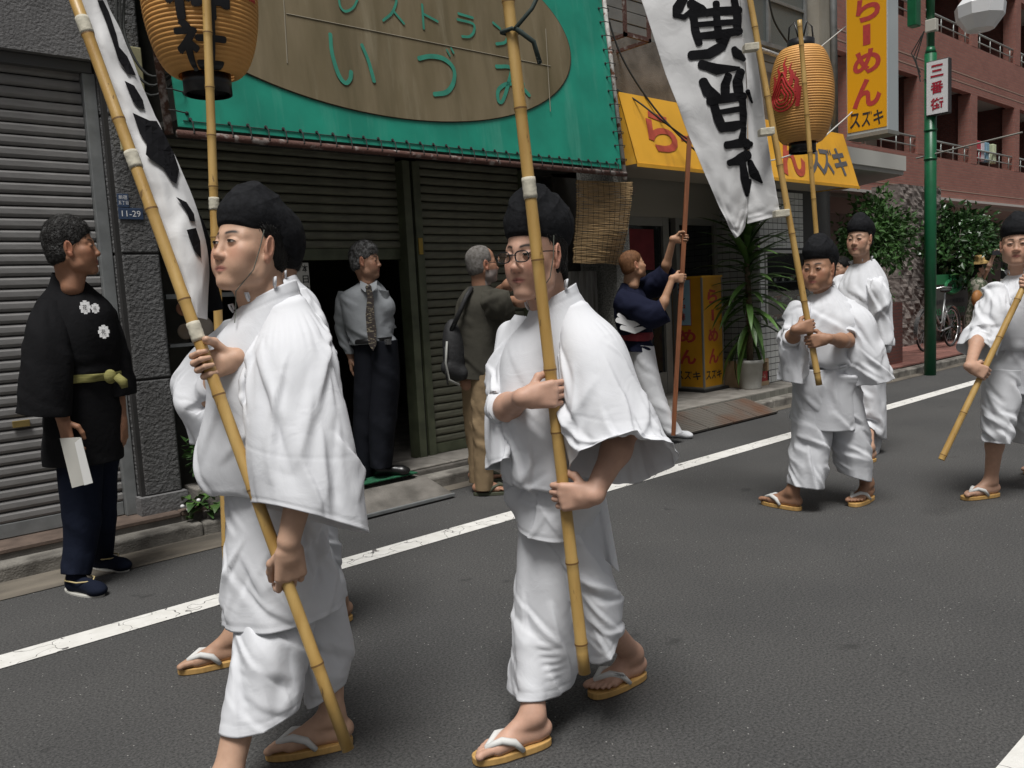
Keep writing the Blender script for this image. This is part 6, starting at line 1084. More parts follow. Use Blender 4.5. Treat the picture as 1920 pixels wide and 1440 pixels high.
# man at the right edge
s = 5.05; u0, u1 = Q(1765, 862, 4.62), Q(1975, 420, 4.75); pu5 = nrm(u1-u0); on5 = polefn(u0, u1); gd, Wd = grip(on5(700), pu5, A([0, 0, -.5])-FH*.2+RH*.5, -1, 1.0); gu, Wu = grip(on5(530), pu5, -RH, 1, 1.0)
robed('man in white robe and black cap at the right edge with a low bamboo pole', s, GZ(1865, 935), Q(1906, 457, 4.95), RAD(196), HAT, (.50, .30, .21),
      [(Q(1868, 545, 5.0), Q(1838, 620, 4.92), Wd, gd), (Q(1960, 545, 5.0), Q(1975, 600, 4.9), Wu, gu)],
      [RG(1892, 515, 1940, 505, s, .062), RG(1884, 522, 1948, 515, s, .08), RG(1866, 535, 1964, 530, s, .13), RG(1856, 570, 1976, 570, s, .17), RG(1862, 630, 1974, 632, s, .17), RG(1874, 652, 1966, 652, s, .16), RG(1876, 646, 1964, 648, s, .14), RG(1872, 670, 1968, 670, s, .16), RG(1866, 732, 1976, 732, s, .18)],
      [([RG(1876, 534, 1894, 533, 5.04, .03), RG(1852, 550, 1888, 562, 4.97, .1), RG(1825, 600, 1874, 620, 4.94, .12), RG(1800, 640, 1862, 668, 4.92, .13, -.03)], 0)],
      [([RG(1848, 690, 1915, 690, s, .14), RG(1846, 760, 1900, 760, s-.05, .12), RG(1844, 822, 1888, 822, s-.08, .095)], 0), ([RG(1890, 690, 1970, 690, s+.02, .14), RG(1900, 760, 1965, 760, s+.05, .12), RG(1905, 825, 1955, 825, s+.08, .1)], 1)],
      [(Q(1885, 700, s), Q(1868, 805, s-.06), ((1806, 938), (1872, 930), -1)), (Q(1930, 700, s), Q(1935, 800, s+.1), ((1900, 900), (1960, 880), 1))], sc=1.02, seed=50, neck=Q(1915, 525, s), pel=Q(1915, 700, s), rows=36, segs=44, belt=(.66, .7))
bamboo(u0, u1, .0180, .0170, 'lowered bamboo pole held by the man at the right edge', [.02, .2, .36, .52, .68, .84])
# man hidden behind the front left man, with the near lantern
s = 3.42; n0, n1 = Q(429, 1146, 3.25), Q(383, -120, 3.45); on6 = polefn(n0, n1)
robed('man in white robe mostly hidden behind the front left man', s, GZ(520, 1230), Q(478, 478, 3.36), RAD(182), None, (.45, .27, .18),
      [(Q(560, 590, 3.32), Q(570, 700, 3.3), Q(540, 780, 3.25), []), (Q(500, 590, 3.5), Q(470, 700, 3.45), Q(440, 760, 3.4), [])],
      [RG(505, 540, 555, 515, s, .06), RG(498, 548, 562, 528, s, .08), RG(470, 575, 592, 545, s, .13), RG(460, 620, 605, 600, s, .16), RG(455, 740, 610, 740, s, .17), RG(465, 830, 605, 830, s, .16), RG(480, 840, 595, 840, s, .13), RG(470, 950, 610, 950, s, .15), RG(422, 1100, 640, 1090, s, .17)],
      [([RG(545, 545, 572, 540, 3.34, .05), RG(540, 590, 606, 580, 3.3, .09), RG(540, 680, 628, 690, 3.28, .11), RG(545, 760, 640, 780, 3.26, .12)], 0)],
      [([RG(455, 880, 560, 880, s, .13), RG(448, 1000, 555, 1000, s-.05, .12), RG(440, 1130, 520, 1130, s-.1, .1)], 0), ([RG(500, 880, 610, 880, s, .13), RG(540, 1000, 630, 1000, s+.05, .12), RG(570, 1120, 650, 1110, s+.08, .1)], 1)],
      [(Q(510, 880, s), Q(480, 1050, s-.15), ((362, 1258), (470, 1236), -1)), (Q(550, 880, s), Q(605, 1050, s+.05), ((560, 1190), (660, 1160), 1))], sc=1.05, seed=60, neck=Q(530, 540, s), pel=Q(535, 860, s), rows=36, segs=44, belt=(.62, .66))
bamboo(n0, n1, .0180, .0170, 'thin bamboo pole of the near lantern behind the front left man', [.1, .2, .49, .56, .635, .71, .78, .86, .93], [(.60, .05)])
# a head glimpsed between the two robed men
rt = person('person', GZ(1580, 800), 'dark haired person glimpsed between the short banner carrier and the tall man'); V, Fc, col, p, R = add_head(rt, Q(1566, 505, 8.2), RAD(170), 0, 0, 1.0, (.4, .24, .16), None, res=.007, neck_to=Q(1578, 530, 8.2)); flesh(rt, [(torso_prims(Q(1578, 525, 8.2), Q(1580, 650, 8.2), (0, -1, 0), .16, 1.1), .012), (leg(Q(1575, 660, 8.2), Q(1575, 730, 8.2), Q(1575, 790, 8.2)), .01)], (.4, .24, .16), (V, Fc, col))
cloth('tunic', [RG(1568, 515, 1588, 512, 8.2, .06), RG(1555, 530, 1602, 526, 8.2, .15), RG(1552, 600, 1606, 600, 8.2, .16), RG(1552, 720, 1606, 720, 8.2, .17), RG(1554, 780, 1604, 780, 8.2, .16)], M_cot, rt, [], 20, 28, steps=0)
# ---------------------------------------------------------------- lanterns
M_lan = mat('lantern_paper', (.64, .33, .095), .6, var=.18, vscale=5); M_lblk = mat('black_lacquer', (.012, .012, .014), .3); M_lred = mat('lantern_red', (.42, .02, .02), .6); M_lgr = mat('lantern_green', (.02, .12, .05), .6)
def lantern(c, rad, h, label, deco):
    c = A(c, float); root = empty('paper_lantern', c-A([0, 0, h/2]), label, 'lantern'); n = 36; nr = 38; prof = []
    def R_(t): return rad*(.50+.50*math.sin(math.pi*min(1, max(0, t)))**.45) if 0 < t < 1 else rad*.5
    for i in range(nr):
        for e, k in ((0, .968), (.14, .988), (.32, 1.0), (.68, 1.0), (.86, .988)): t = (i+e)/nr; prof.append((R_(t)*k, -h/2+h*t))
    prof.append((R_(1.0), h/2)); MB().lathe(c, prof, n).build('paper_body', M_lan, root, True)
    m = MB(); m.lathe(c-A([0, 0, h/2+.03]), [(rad*.38, -.045), (rad*.42, -.045), (rad*.42, .045), (rad*.36, .045), (rad*.36, -.03), (rad*.3, -.03), (.001, -.03)], 28); m.build('bottom_ring', M_lblk, root, True)
    m = MB(); m.lathe(c+A([0, 0, h/2+.02]), [(rad*.38, .04), (rad*.42, .04), (rad*.42, -.04), (rad*.36, -.04)], 28); m.build('top_ring', M_lblk, root, True)
    for e in (-1, 1): MB().tube([c+A([0, 0, h/2+.05])+RH*e*rad*.4, c+A([0, 0, h/2+.16])+RH*e*rad*.36, c+A([0, 0, h/2+.2])+RH*e*rad*.2, c+A([0, 0, h/2+.05])+RH*e*rad*.05], .006, 6).build('handle', M_lblk, root, True)
    def onl(u, v, o=.004):     # u metres round the belly from the side facing the camera, v metres up
        t = (v+h/2)/h; a = u/rad; d = -nrm(A([c[0], c[1], 0])-A([0, 0, 0])); s_ = A([-d[1], d[0], 0]); return c+A([0, 0, v])+(d*math.cos(a)+s_*math.sin(a))*(R_(t)*1.002+o)
    deco(root, onl); return root
def big_char(ch, u0, v0, wd, ht, m, root, onl, bold=.05, step=.05):
    
    V, Fc = [], []
    for k, (du, dv) in enumerate(((0, 0), (1, 0), (-1, 0), (0, 1), (0, -1), (.7, .7), (-.7, .7), (.7, -.7), (-.7, -.7))):      # a heavy brush: the thin character laid over itself
        bm = grid_cut(fit01(text2d(ch, 0.0)), step); bm.verts.index_update(); n = len(V); V += [onl(u0+v.co.x*wd+du*bold*wd, v0+v.co.y*ht+dv*bold*ht, .004+.0004*k) for v in bm.verts]; Fc += [[v.index+n for v in f.verts] for f in bm.faces]; bm.free()
    obj('lettering', V, Fc, m, root)
def deco1(root, onl):
    big_char('花園', .0, .27, .0001, .0001, M_lblk, root, onl) if False else None
    big_char('神', -.012, -.055, .24, .19, M_lblk, root, onl, .04); big_char('社', -.012, -.24, .225, .165, M_lblk, root, onl, .04)
    k = 0
    for sg in (-1, 1):
        for i in range(6):
            for j in range(7): u = sg*(.165+.02*i); v = .30-.026*j-.012*(i % 2); MB().slab([onl(u+.0085*math.cos(a), v+.0085*math.sin(a)) for a in np.arange(6)*1.047], onl(u, v)-onl(u, v, .005)).build('petal_dot', M_lgr if j < 5 else M_lred, root) if -.0 < v+.02*i else None
            for j in range(5): u = sg*(.17+.018*i); v = .06-.024*j; MB().slab([onl(u+.009*math.cos(a), v+.0085*math.sin(a)) for a in np.arange(6)*1.047], onl(u, v)-onl(u, v, .005)).build('petal_dot', M_lred, root)
lantern(Q(375, -2, 3.66), .236, .64, 'near orange paper lantern with black characters, hung on a bamboo pole', deco1)
def deco2(root, onl):
    u0, v0 = -.15, -.03
    for k, r in enumerate((.105, .08, .055, .03)):
        P = []
        for a in np.linspace(0, 2*math.pi, 40): q = 1+.75*max(0, math.sin(a))**6; P.append(onl(u0+r*math.cos(a)*(1-.35*max(0, math.sin(a))), v0+r*math.sin(a)*q, .006+.001*k))
        MB().tube(P, .0066, 5).build('flame_ring', M_lred, root)
    for (du, dv, L, w_) in [(a*.9, b*.95, c*.95, d_*.62) for a, b, c, d_ in ((-.04, .15, .12, .03), (.02, .16, .16, .035), (.08, .13, .13, .035), (.12, .08, .10, .035), (.14, .02, .08, .035), (.13, -.04, .07, .035), (-.085, .12, .09, .03))]:
        pts = [(u0+du, v0+dv-.04), (u0+du+.012, v0+dv+L*.3), (u0+du-.012, v0+dv+L*.6), (u0+du+.006, v0+dv+L)]; bm_map(strokes2d([(pts, (w_*1.6, w_*1.3, w_*.8, w_*.15))], 5), lambda u, v, z: onl(u, v, .006+z), 'flame_tongue', M_lred, root)
lantern(Q(1503, 180, 6.66), .244, .72, 'far orange paper lantern with a red flame emblem on a pole', deco2)
# ---------------------------------------------------------------- banners
M_flag = white_cotton('banner_cotton', (.62, .62, .62)); M_flagk = mat('banner_ink', (.008, .008, .0095), .9, var=.3, spec=.1)
def strip_surface(rows):
    """rows: [(y0, [(x,y,s), ...])] stations across at several rows -> function (i,j in 0..1)"""
    G_ = A([[Q(*p_) for p_ in r] for r in rows]); return G_
def fine(G_, nr, nc):
    def rs(a, n):
        k = len(a); tt = np.linspace(0, k-1, n); g_ = np.gradient(a, axis=0); i = np.clip(tt.astype(int), 0, k-2); u = (tt-i).reshape(-1, *([1]*(a.ndim-1)))
        return (2*u**3-3*u**2+1)*a[i]+(u**3-2*u**2+u)*g_[i]+(-2*u**3+3*u**2)*a[i+1]+(u**3-u**2)*g_[i+1]
    X = rs(G_, nr); return np.swapaxes(rs(np.swapaxes(X, 0, 1), nc), 0, 1)
def ripple(X, amp, seed):
    g = np.random.default_rng(seed); n = g.normal(size=X.shape[:2])
    for _ in range(5): n = (n+np.roll(n, 1, 0)+np.roll(n, -1, 0)+np.roll(n, 1, 1)+np.roll(n, -1, 1))/5
    n /= n.std(); return X+n[..., None]*amp*(-FH)
def project_on(X, off=.005):
    """pixel -> nearest place on the grid surface (seen from the street side)"""
    v = X-cC; px_ = np.stack([960+FPX*(v@cR)/(v@cF), 720-FPX*(v@cU)/(v@cF)], -1); flat = px_.reshape(-1, 2); d_ = (v@cF).reshape(-1)
    def f(x, y, z=0.0):
        q = ((flat-A([x, y]))**2).sum(1); k = np.argpartition(q, 9)[:9]; w_ = 1/(q[k]+15.); dep = (d_[k]*w_).sum()/w_.sum(); return cC+ray(x, y)*(dep-off-z*6)
    return f
bn = empty('banner', Q(1440, 420, 4.8), 'large white banner with bold black brush characters on the slim pole', 'banner')
GL = fine(A([[Q(1180, -70, 4.70), Q(1285, -75, 4.78), Q(1382, -80, 4.92)], [Q(1202, 0, 4.70), Q(1300, -2, 4.76), Q(1388, 0, 4.92)], [Q(1250, 144, 4.70), Q(1330, 138, 4.75), Q(1400, 150, 4.92)], [Q(1300, 275, 4.72), Q(1355, 280, 4.76), Q(1403, 300, 4.92)], [Q(1352, 395, 4.76), Q(1378, 398, 4.79), Q(1402, 385, 4.92)], [Q(1379, 447, 4.80), Q(1388, 440, 4.82), Q(1398, 424, 4.92)]]), 70, 26)
GR_ = fine(A([[Q(1382, -80, 4.92), Q(1388, -80, 4.90), Q(1394, -80, 4.86)], [Q(1388, 0, 4.92), Q(1396, 0, 4.90), Q(1404, 0, 4.86)], [Q(1400, 150, 4.92), Q(1412, 150, 4.90), Q(1424, 145, 4.84)], [Q(1403, 300, 4.92), Q(1424, 302, 4.89), Q(1444, 290, 4.82)], [Q(1402, 385, 4.92), Q(1430, 384, 4.87), Q(1458, 372, 4.80)], [Q(1401, 420, 4.92), Q(1432, 412, 4.87), Q(1464, 403, 4.80)]]), 60, 14)
GL = ripple(GL, .004, 1); GR_ = ripple(GR_, .004, 2)
grid_obj('banner_cloth', GL, M_flag, bn, .0015, 1, closed=False); grid_obj('banner_cloth', GR_, M_flag, bn, .0015, 1, closed=False)
Z3 = lambda x, y: (1100+x/3.272, y/3.272)
def zs(L_): return [([Z3(*p_) for p_ in pts], (wd/3.272 if np.isscalar(wd) else [q/3.272 for q in wd])) for pts, wd in L_]
CH = zs([([(592, -10), (560, 50), (545, 95)], (62, 66, 40)), ([(545, 95), (600, 105), (640, 60)], (30, 34, 20)), ([(640, 20), (700, 60), (740, 85)], (60, 66, 40)), ([(655, 90), (665, 180), (690, 265)], (52, 50, 46)), ([(795, 20), (800, 130), (815, 245)], (46, 44, 46)), ([(905, -5), (925, 100), (925, 200)], (46, 50, 50)), ([(640, 88), (800, 70), (935, 62)], (48, 52, 52)), ([(665, 152), (800, 142), (930, 132)], (36, 36, 36)), ([(680, 222), (800, 212), (940, 190)], (46, 52, 48)), ([(865, 215), (830, 285), (750, 330), (640, 340)], (46, 56, 66, 56)),
         ([(905, 300), (925, 330), (965, 365)], (40, 62, 30)), ([(705, 395), (800, 425), (935, 418)], (60, 66, 22)), ([(715, 500), (745, 560), (800, 590)], (60, 72, 50)), ([(870, 465), (850, 520), (850, 590)], (50, 54, 56)), ([(945, 440), (925, 500), (935, 580)], (56, 60, 60)), ([(755, 620), (860, 602), (965, 590)], (56, 56, 50)), ([(775, 620), (805, 720), (835, 790)], (56, 56, 56)), ([(955, 600), (962, 700), (960, 770)], (46, 44, 40)), ([(800, 690), (880, 678), (960, 665)], (34, 34, 34)), ([(830, 780), (900, 775), (965, 755)], (66, 62, 40)),
         ([(965, 785), (955, 850), (985, 905)], (34, 48, 40)), ([(860, 890), (930, 880), (985, 875)], (50, 56, 50)), ([(875, 1000), (930, 985), (985, 950)], (40, 62, 66)), ([(955, 980), (970, 1090), (985, 1200)], (40, 52, 20))])
CHR = zs([([(988, 560), (1015, 630)], (30, 12)), ([(992, 880), (1008, 885)], (40, 34)), ([(998, 1000), (1030, 1070), (1075, 1120)], (50, 60, 14)), ([(994, 1110), (992, 1180)], (40, 16))])
fL, fR = project_on(GL), project_on(GR_)
for k, st_ in enumerate(CH): bm_map(strokes2d([st_], 6), lambda x, y, z: fL(x, y, .00003*k), 'brush_stroke', M_flagk, bn)
for k, st_ in enumerate(CHR): bm_map(strokes2d([st_], 6), lambda x, y, z: fR(x, y, .00003*k), 'brush_stroke', M_flagk, bn)
for (x, y) in ((1412, 88), (1441, 246), (1469, 399)):
    a_, b_ = Q(x-18, y+3, 4.78), Q(x+9, y, 4.76); MB().obox((a_+b_)/2, (b_-a_)/2, FH*.03, A([0, 0, .02])).build('tape_tie', M_tape, bn, bevel=.004)
# banner of the front left man, seen nearly edge on
b1 = empty('banner', Q(390, 580, 2.4), 'narrow white banner with black brush marks along the tilted pole', 'banner')
LE = [(118, -80), (136, 0), (167, 84), (178, 115), (212, 205), (235, 262), (268, 350), (295, 420), (320, 480), (345, 545), (352, 590)]; RE_ = [(185, -80), (200, 0), (228, 60), (252, 120), (284, 200), (300, 235), (330, 295), (355, 352), (377, 415), (392, 500), (388, 600)]
rows = []
for k, (l, r) in enumerate(zip(LE, RE_)): t = k/10; s0 = 2.42-.16*t+.02; rows.append([Q(l[0], l[1], s0+.02), Q(l[0]*.6+r[0]*.4, l[1]*.6+r[1]*.4, s0+.03+.01*(k % 2)), Q(l[0]*.25+r[0]*.75, l[1]*.25+r[1]*.75, s0+.07), Q(r[0], r[1], s0+.13)])
G1 = ripple(fine(A(rows), 80, 22), .0025, 5); grid_obj('banner_cloth', G1, M_flag, b1, .0015, 1, closed=False); f1_ = project_on(G1, .011)
def blob(Z, scale, off, par, fn, k):
    bm = bmesh.new(); vs = [bm.verts.new((off[0]+x/scale, off[1]+y/scale, 0)) for x, y in Z]; bm.faces.new(vs); bmesh.ops.triangulate(bm, faces=bm.faces[:]); grid_cut(bm, 12); bm_map(bm, lambda x, y, z: fn(x, y, .00003*k), 'brush_stroke', M_flagk, par)
for k, Z in enumerate(([(500, 0), (530, 0), (560, 60), (600, 180), (612, 240), (655, 290), (700, 388), (655, 378), (610, 310), (575, 200), (540, 100)], [(640, 415), (690, 440), (735, 515), (745, 562), (715, 555), (685, 525), (690, 500)], [(682, 580), (770, 620), (806, 622), (846, 690), (895, 790), (922, 872), (905, 872), (860, 800), (812, 745), (870, 860), (908, 945), (880, 930), (838, 860), (812, 785), (775, 820), (750, 795), (755, 740), (720, 690)], [(905, 1012), (960, 1040), (998, 1100), (1004, 1140), (975, 1135), (960, 1090)], [(960, 1182), (1008, 1172), (1030, 1240), (1035, 1330), (1000, 1290), (975, 1230)])): blob(Z, 2.743, (0, 0), b1, f1_, k)
G2 = fine(A([[Q(372, 395, 2.52), Q(384, 420, 2.53), Q(394, 450, 2.54)], [Q(365, 470, 2.46), Q(388, 490, 2.5), Q(404, 510, 2.53)], [Q(360, 540, 2.44), Q(392, 555, 2.5), Q(418, 572, 2.54)], [Q(368, 582, 2.44), Q(392, 584, 2.5), Q(420, 580, 2.54)]]), 24, 12); grid_obj('banner_fold', G2, M_flagk, b1, .0015, 1, closed=False)
# ---------------------------------------------------------------- onlookers
SKO = (.40, .225, .145); M_blkcot = mat('black_cotton', (.008, .008, .009), .9, spec=.12, bump=.35, bscale=40); M_navy = mat('navy_cotton', (.008, .011, .022), .9, spec=.12, bump=.3, bscale=40); M_ygreen = mat('sash_yellow_green', (.30, .28, .11), .8, spec=.1, col2=(.16, .15, .05), vscale=18, stretch=(1, 1, 5))
M_ghair = mat('greying_hair', (.018, .017, .016), .6, spec=.2, col2=(.09, .09, .088), vscale=45, bump=1.2, bscale=110, thr=(.5, .75)); M_grey2 = mat('grey_hair', (.04, .038, .036), .6, spec=.2, col2=(.25, .25, .25), vscale=40, bump=1.2, bscale=110, thr=(.4, .7))
def tube_rings(P, R, up=None):
    """rings along a limb path for a cloth tube"""
    P = [A(p_, float) for p_ in P]; out = []
    for i, p_ in enumerate(P):
        t = nrm(P[min(i+1, len(P)-1)]-P[max(0, i-1)]); x = np.cross(t, FH); x = nrm(x) if np.linalg.norm(x) > .2 else nrm(np.cross(t, (0, 0, 1))); y = np.cross(x, t); out.append((p_, x*R[i], y*R[i]))
    return out
def wear(root, name, rings, m, caps=(), seed=1, rows=28, segs=36, **kw):
    d = dict(steps=36, iters=6, g=.0003, ease=1.01, keep=.02, noise=.003, seed=seed, folds=[(6, .03, .5, .1, 1, 1.0)], cre=dict(n=18, seed=seed, rows=(.1, 1), ang=(.2, 1.4), amp=(.005, .012), wd=(.009, .018))); d.update(kw); return cloth(name, rings, m, root, caps, rows, segs, **d)
def shoe(root, toe, heel, m, name='shoe', h=.075, z=0.0, sc=1.0):
    T, Hh = GZ(*toe, z), GZ(*heel, z); d = nrm(T-Hh); s_ = A([-d[1], d[0], 0]); R = np.stack([d, s_, A([0, 0, 1.])], 1); L = .27*sc; g = Hh
    P = [C_(g+d*.04+A([0, 0, .045]), g+d*(L-.06)+A([0, 0, .035]), .04*sc, .036*sc, .03), E_(g+d*(L-.05)+A([0, 0, .03]), (.055, .045, .032), R, k=.02), C_(g+d*.05+A([0, 0, .04]), g+d*.06+A([0, 0, .10]), .04*sc, .042*sc, .03), H_(g+A([0, 0, .004]), (0, 0, -1), .004)]
    v, f = sdf_mesh(P, .005); return fastmesh(name, v, f, m, root), g+d*.06+A([0, 0, .10]), d
# man in black happi coat
s = 4.30
rt = person('person', GZ(185, 1100), 'grey haired man in black festival coat with white crests watching by the shutter')
V, Fc, col, p, R = add_head(rt, Q(172, 462, 4.26), RAD(338), RAD(4), 0, 1.14, (.34, .17, .10), None, res=.0035, neck_to=Q(135, 540, 4.3), hairc=M_ghair, fat=1.04, hairfun=lambda p, R, sc: [E_(p(-.02, 0, .075), A([.092, .08, .075])*sc, R, k=.02)])
lat = A([-.41, -.91, 0]); nk, pe = Q(135, 535, 4.3), Q(150, 800, 4.32); tp = torso_prims(nk, pe, lat, .17, 1.15)
wr = Q(118, 785, 4.05); hp = hand_prims(wr, A([0, 0, -1])+RH*.12, -FH*.8-RH*.5, -1, [(15, 45, 70), (18, 50, 75), (22, 55, 80), (25, 60, 85)], sc=1.12); ar = arm(Q(85, 590, 4.15), Q(90, 700, 4.08), wr, hp, (.052, .044, .03)); al = arm(Q(198, 590, 4.45), Q(215, 690, 4.4), Q(228, 790, 4.35), hand_prims(Q(228, 790, 4.35), A([0, 0, -1]), RH, 1, [(20, 60, 90)]*4, sc=1.1))
shoe_t, an1, _ = shoe(rt, (207, 1122), (133, 1105), M_navy, 'tabi_shoe', sc=1.05); _, an2, _ = shoe(rt, (247, 1072), (178, 1062), M_navy, 'tabi_shoe', sc=1.05)
l1, l2 = leg(Q(140, 820, 4.22), Q(150, 960, 4.22), an1), leg(Q(175, 820, 4.4), Q(185, 950, 4.42), an2)
flesh(rt, [(ar, .0045), (al, .006), (tp, .01), (l1, .01), (l2, .01)], (.34, .17, .10), (V, Fc, col)); bc = caps_of(tp[2:])
wear(rt, 'trouser_leg', tube_rings([Q(148, 800, 4.24), Q(150, 900, 4.23), Q(152, 1000, 4.22), an1+A([0, 0, .0])], (.125, .105, .085, .072)), M_navy, caps_of(l1)); wear(rt, 'trouser_leg', tube_rings([Q(175, 800, 4.4), Q(182, 900, 4.41), Q(188, 980, 4.42), an2], (.12, .10, .082, .07)), M_navy, caps_of(l2), 2)
cr_ = [RG(100, 510, 160, 530, s, .075), RG(95, 535, 172, 540, s, .09), RG(72, 562, 202, 562, s, .15), RG(66, 610, 215, 605, s, .2), RG(78, 690, 218, 685, s, .2), RG(92, 706, 216, 703, s, .19), RG(88, 780, 222, 780, s, .205), RG(90, 862, 226, 858, s, .21)]
wear(rt, 'coat', cr_, M_blkcot, bc, 3, 44, 52, pins=((0, .05), (.55, .6)))
wear(rt, 'sleeve', [RG(80, 560, 118, 562, 4.2, .06), RG(56, 600, 125, 605, 4.12, .1), RG(45, 680, 132, 690, 4.05, .11), RG(36, 765, 130, 776, 4.03, .115)], M_blkcot, caps_of(ar[:3]), 4); wear(rt, 'sleeve', [RG(170, 560, 200, 566, 4.42, .06), RG(180, 600, 222, 610, 4.42, .1), RG(195, 660, 238, 670, 4.4, .11), RG(205, 740, 250, 735, 4.38, .11)], M_blkcot, caps_of(al[:3]), 5)
wear(rt, 'sash', [RG(90, 698, 222, 696, s, .2), RG(89, 706, 223, 704, s, .203), RG(90, 713, 222, 711, s, .2)], M_ygreen, (), 6, 8, 48, steps=0)
kn_ = Q(207, 706, 4.07); MB().ell(kn_, (.03, .025, .036)).build('sash_knot', M_ygreen, rt, True); MB().tube([kn_+RH*.03, kn_+RH*.06-A([0, 0, .03]), kn_+RH*.065-A([0, 0, .06])], (.02, .024, .016), 8).build('sash_end', M_ygreen, rt, True)
for (x, y, w_) in ((160, 576, .031), (179, 578, .023), (195, 622, .031)):
    c_ = Q(x, y, 4.085); m = MB()
    for a in np.arange(8)*math.pi/4: m.obox(c_+RH*w_*.62*math.cos(a)+A([0, 0, w_*.8*math.sin(a)]), RH*w_*.27, FH*.003, A([0, 0, w_*.27]))
    m.obox(c_, RH*w_*.45, FH*.0035, A([0, 0, w_*.6])); m.build('crest', M_white, rt)
    write('花', c_-FH*.006, RH, (0, 0, 1), w_*.7, w_*.8, M_blkcot, rt, 'crest_mark', .0)
m = MB(); pa = [Q(112, 822, 4.0), Q(150, 820, 4.0), Q(172, 905, 4.0), Q(135, 915, 4.0)]; m.slab(pa, FH*.004); pp_ = tag(m.build('paper_sheet', M_paper), 'folded white paper sheets in the hand of the man in black', 'paper')
m = MB(); m.slab([q_-FH*.006+RH*.008 for q_ in pa[1:3]]+[Q(158, 910, 3.99), Q(140, 830, 3.99)], FH*.003); m.build('loose_page', mat('paper_white', (.68, .68, .66), .9), pp_)
for e, (toe, heel) in enumerate((((207, 1122), (133, 1105)), ((247, 1072), (178, 1062)))):
    T, Hh = GZ(*toe), GZ(*heel); d = nrm(T-Hh); s_ = A([-d[1], d[0], 0]); M_cordy = mat('straw_cord', (.5, .4, .2), .7); V_ = [Hh+d*(.12+.155*math.cos(a))+s_*.052*math.sin(a) for a in np.arange(24)*.2618]; MB().slab(V_, A([0, 0, .008])).build('straw_sole', M_paper, rt)
    MB().tube([Hh+d*.2+A([0, 0, .07]), Hh+d*.14+s_*.05+A([0, 0, .07]), Hh+d*.05+s_*.055+A([0, 0, .07]), Hh-d*.012+A([0, 0, .1]), Hh+d*.05-s_*.055+A([0, 0, .07]), Hh+d*.14-s_*.05+A([0, 0, .07]), Hh+d*.2+A([0, 0, .07])], .004, 5).build('sandal_cord', M_cordy, rt, True)
# man in grey shirt in the doorway
s = 6.0; zf = .137
rt = person('person', GZ(705, 890, zf), 'older man in grey shirt and striped tie standing in the dark doorway')
V, Fc, col, p, R = add_head(rt, Q(706, 488, 5.94), RAD(312), RAD(0), 0, 1.02, (.36, .2, .13), None, res=.0042, neck_to=Q(690, 530, 6.0), hairc=M_grey2, fat=.94, hairfun=lambda p, R, sc: [E_(p(-.01, 0, .075), A([.09, .082, .07])*sc, R, k=.02)])
lat = A([-.75, -.66, 0]); nk, pe = Q(688, 530, 6.0), Q(700, 650, 6.02); tp = torso_prims(nk, pe, RH, .15, .95)
hp = hand_prims(Q(659, 672, 6.08), A([0, 0, -1]), -RH, -1, [(20, 50, 80)]*4); ar = arm(Q(645, 552, 6.03), Q(640, 618, 6.12), Q(658, 668, 6.08), hp); al = arm(Q(712, 560, 6.05), Q(730, 610, 6.15), Q(712, 640, 6.22), [])
sh1, an1, _ = shoe(rt, (752, 890), (700, 893), mat('black_leather', (.01, .01, .01), .3), 'shoe', z=zf); sh2, an2, _ = shoe(rt, (682, 912), (668, 890), MATS['black_leather'], 'shoe', z=zf)
l1, l2 = leg(Q(722, 655, 6.0), Q(722, 770, 5.98), an1), leg(Q(688, 655, 6.02), Q(686, 770, 6.0), an2); flesh(rt, [(ar, .006), (al, .01), (tp, .01), (l1, .012), (l2, .012)], (.36, .2, .13), (V, Fc, col))
M_shirt = mat('grey_shirt', (.27, .285, .30), .85, spec=.12, bump=.35, bscale=22, var=.06); M_trs = mat('navy_trousers', (.009, .010, .014), .85, spec=.12, bump=.3, bscale=20)
wear(rt, 'trouser_leg', [RG(690, 640, 745, 636, 5.98, .13), RG(695, 700, 750, 700, 5.98, .125), RG(690, 790, 742, 790, 5.97, .11), RG(694, 872, 734, 872, 5.96, .10)], M_trs, caps_of(l1)); wear(rt, 'trouser_leg', [RG(664, 642, 715, 640, 6.02, .13), RG(664, 700, 716, 700, 6.02, .125), RG(662, 790, 708, 790, 6.02, .11), RG(666, 892, 698, 892, 6.02, .10)], M_trs, caps_of(l2), 2)
wear(rt, 'shirt', [RG(676, 527, 706, 524, s, .06), RG(664, 534, 714, 531, s, .09), RG(640, 545, 722, 540, s, .13), RG(640, 575, 726, 570, s, .15), RG(650, 615, 732, 610, s, .15), RG(662, 643, 736, 637, s, .145)], M_shirt, caps_of(tp[2:]), 3, 34, 44)
wear(rt, 'shirt_sleeve', [RG(634, 545, 662, 548, 6.03, .06), RG(628, 570, 658, 575, 6.05, .07), RG(630, 615, 654, 620, 6.1, .065), RG(648, 660, 668, 660, 6.08, .05)], M_shirt, (), 4); wear(rt, 'shirt_sleeve', [RG(708, 543, 728, 545, 5.97, .06), RG(714, 570, 734, 575, 6.03, .07), RG(722, 610, 740, 612, 6.1, .06)], M_shirt, (), 5)
m = MB(); tx = [(692, 541), (695, 560), (694, 590), (697, 618), (699, 646)]; tw = (5, 6, 8, 9, 7); V_ = []
for (x, y), w_ in zip(tx, tw): V_ += [Q(x-w_, y, 5.825), Q(x+w_, y, 5.825)]
V_.append(Q(700, 658, 5.825)); m.add(V_, [(2*i, 2*i+1, 2*i+3, 2*i+2) for i in range(4)]+[(8, 9, 10)]); to = m.build('necktie', mat('striped_tie', (.03, .022, .02), .6, col2=(.22, .19, .13), vscale=14, stretch=(3, 3, 9), thr=(.56, .6)), rt); to.modifiers.new('t', 'SOLIDIFY').thickness = .012
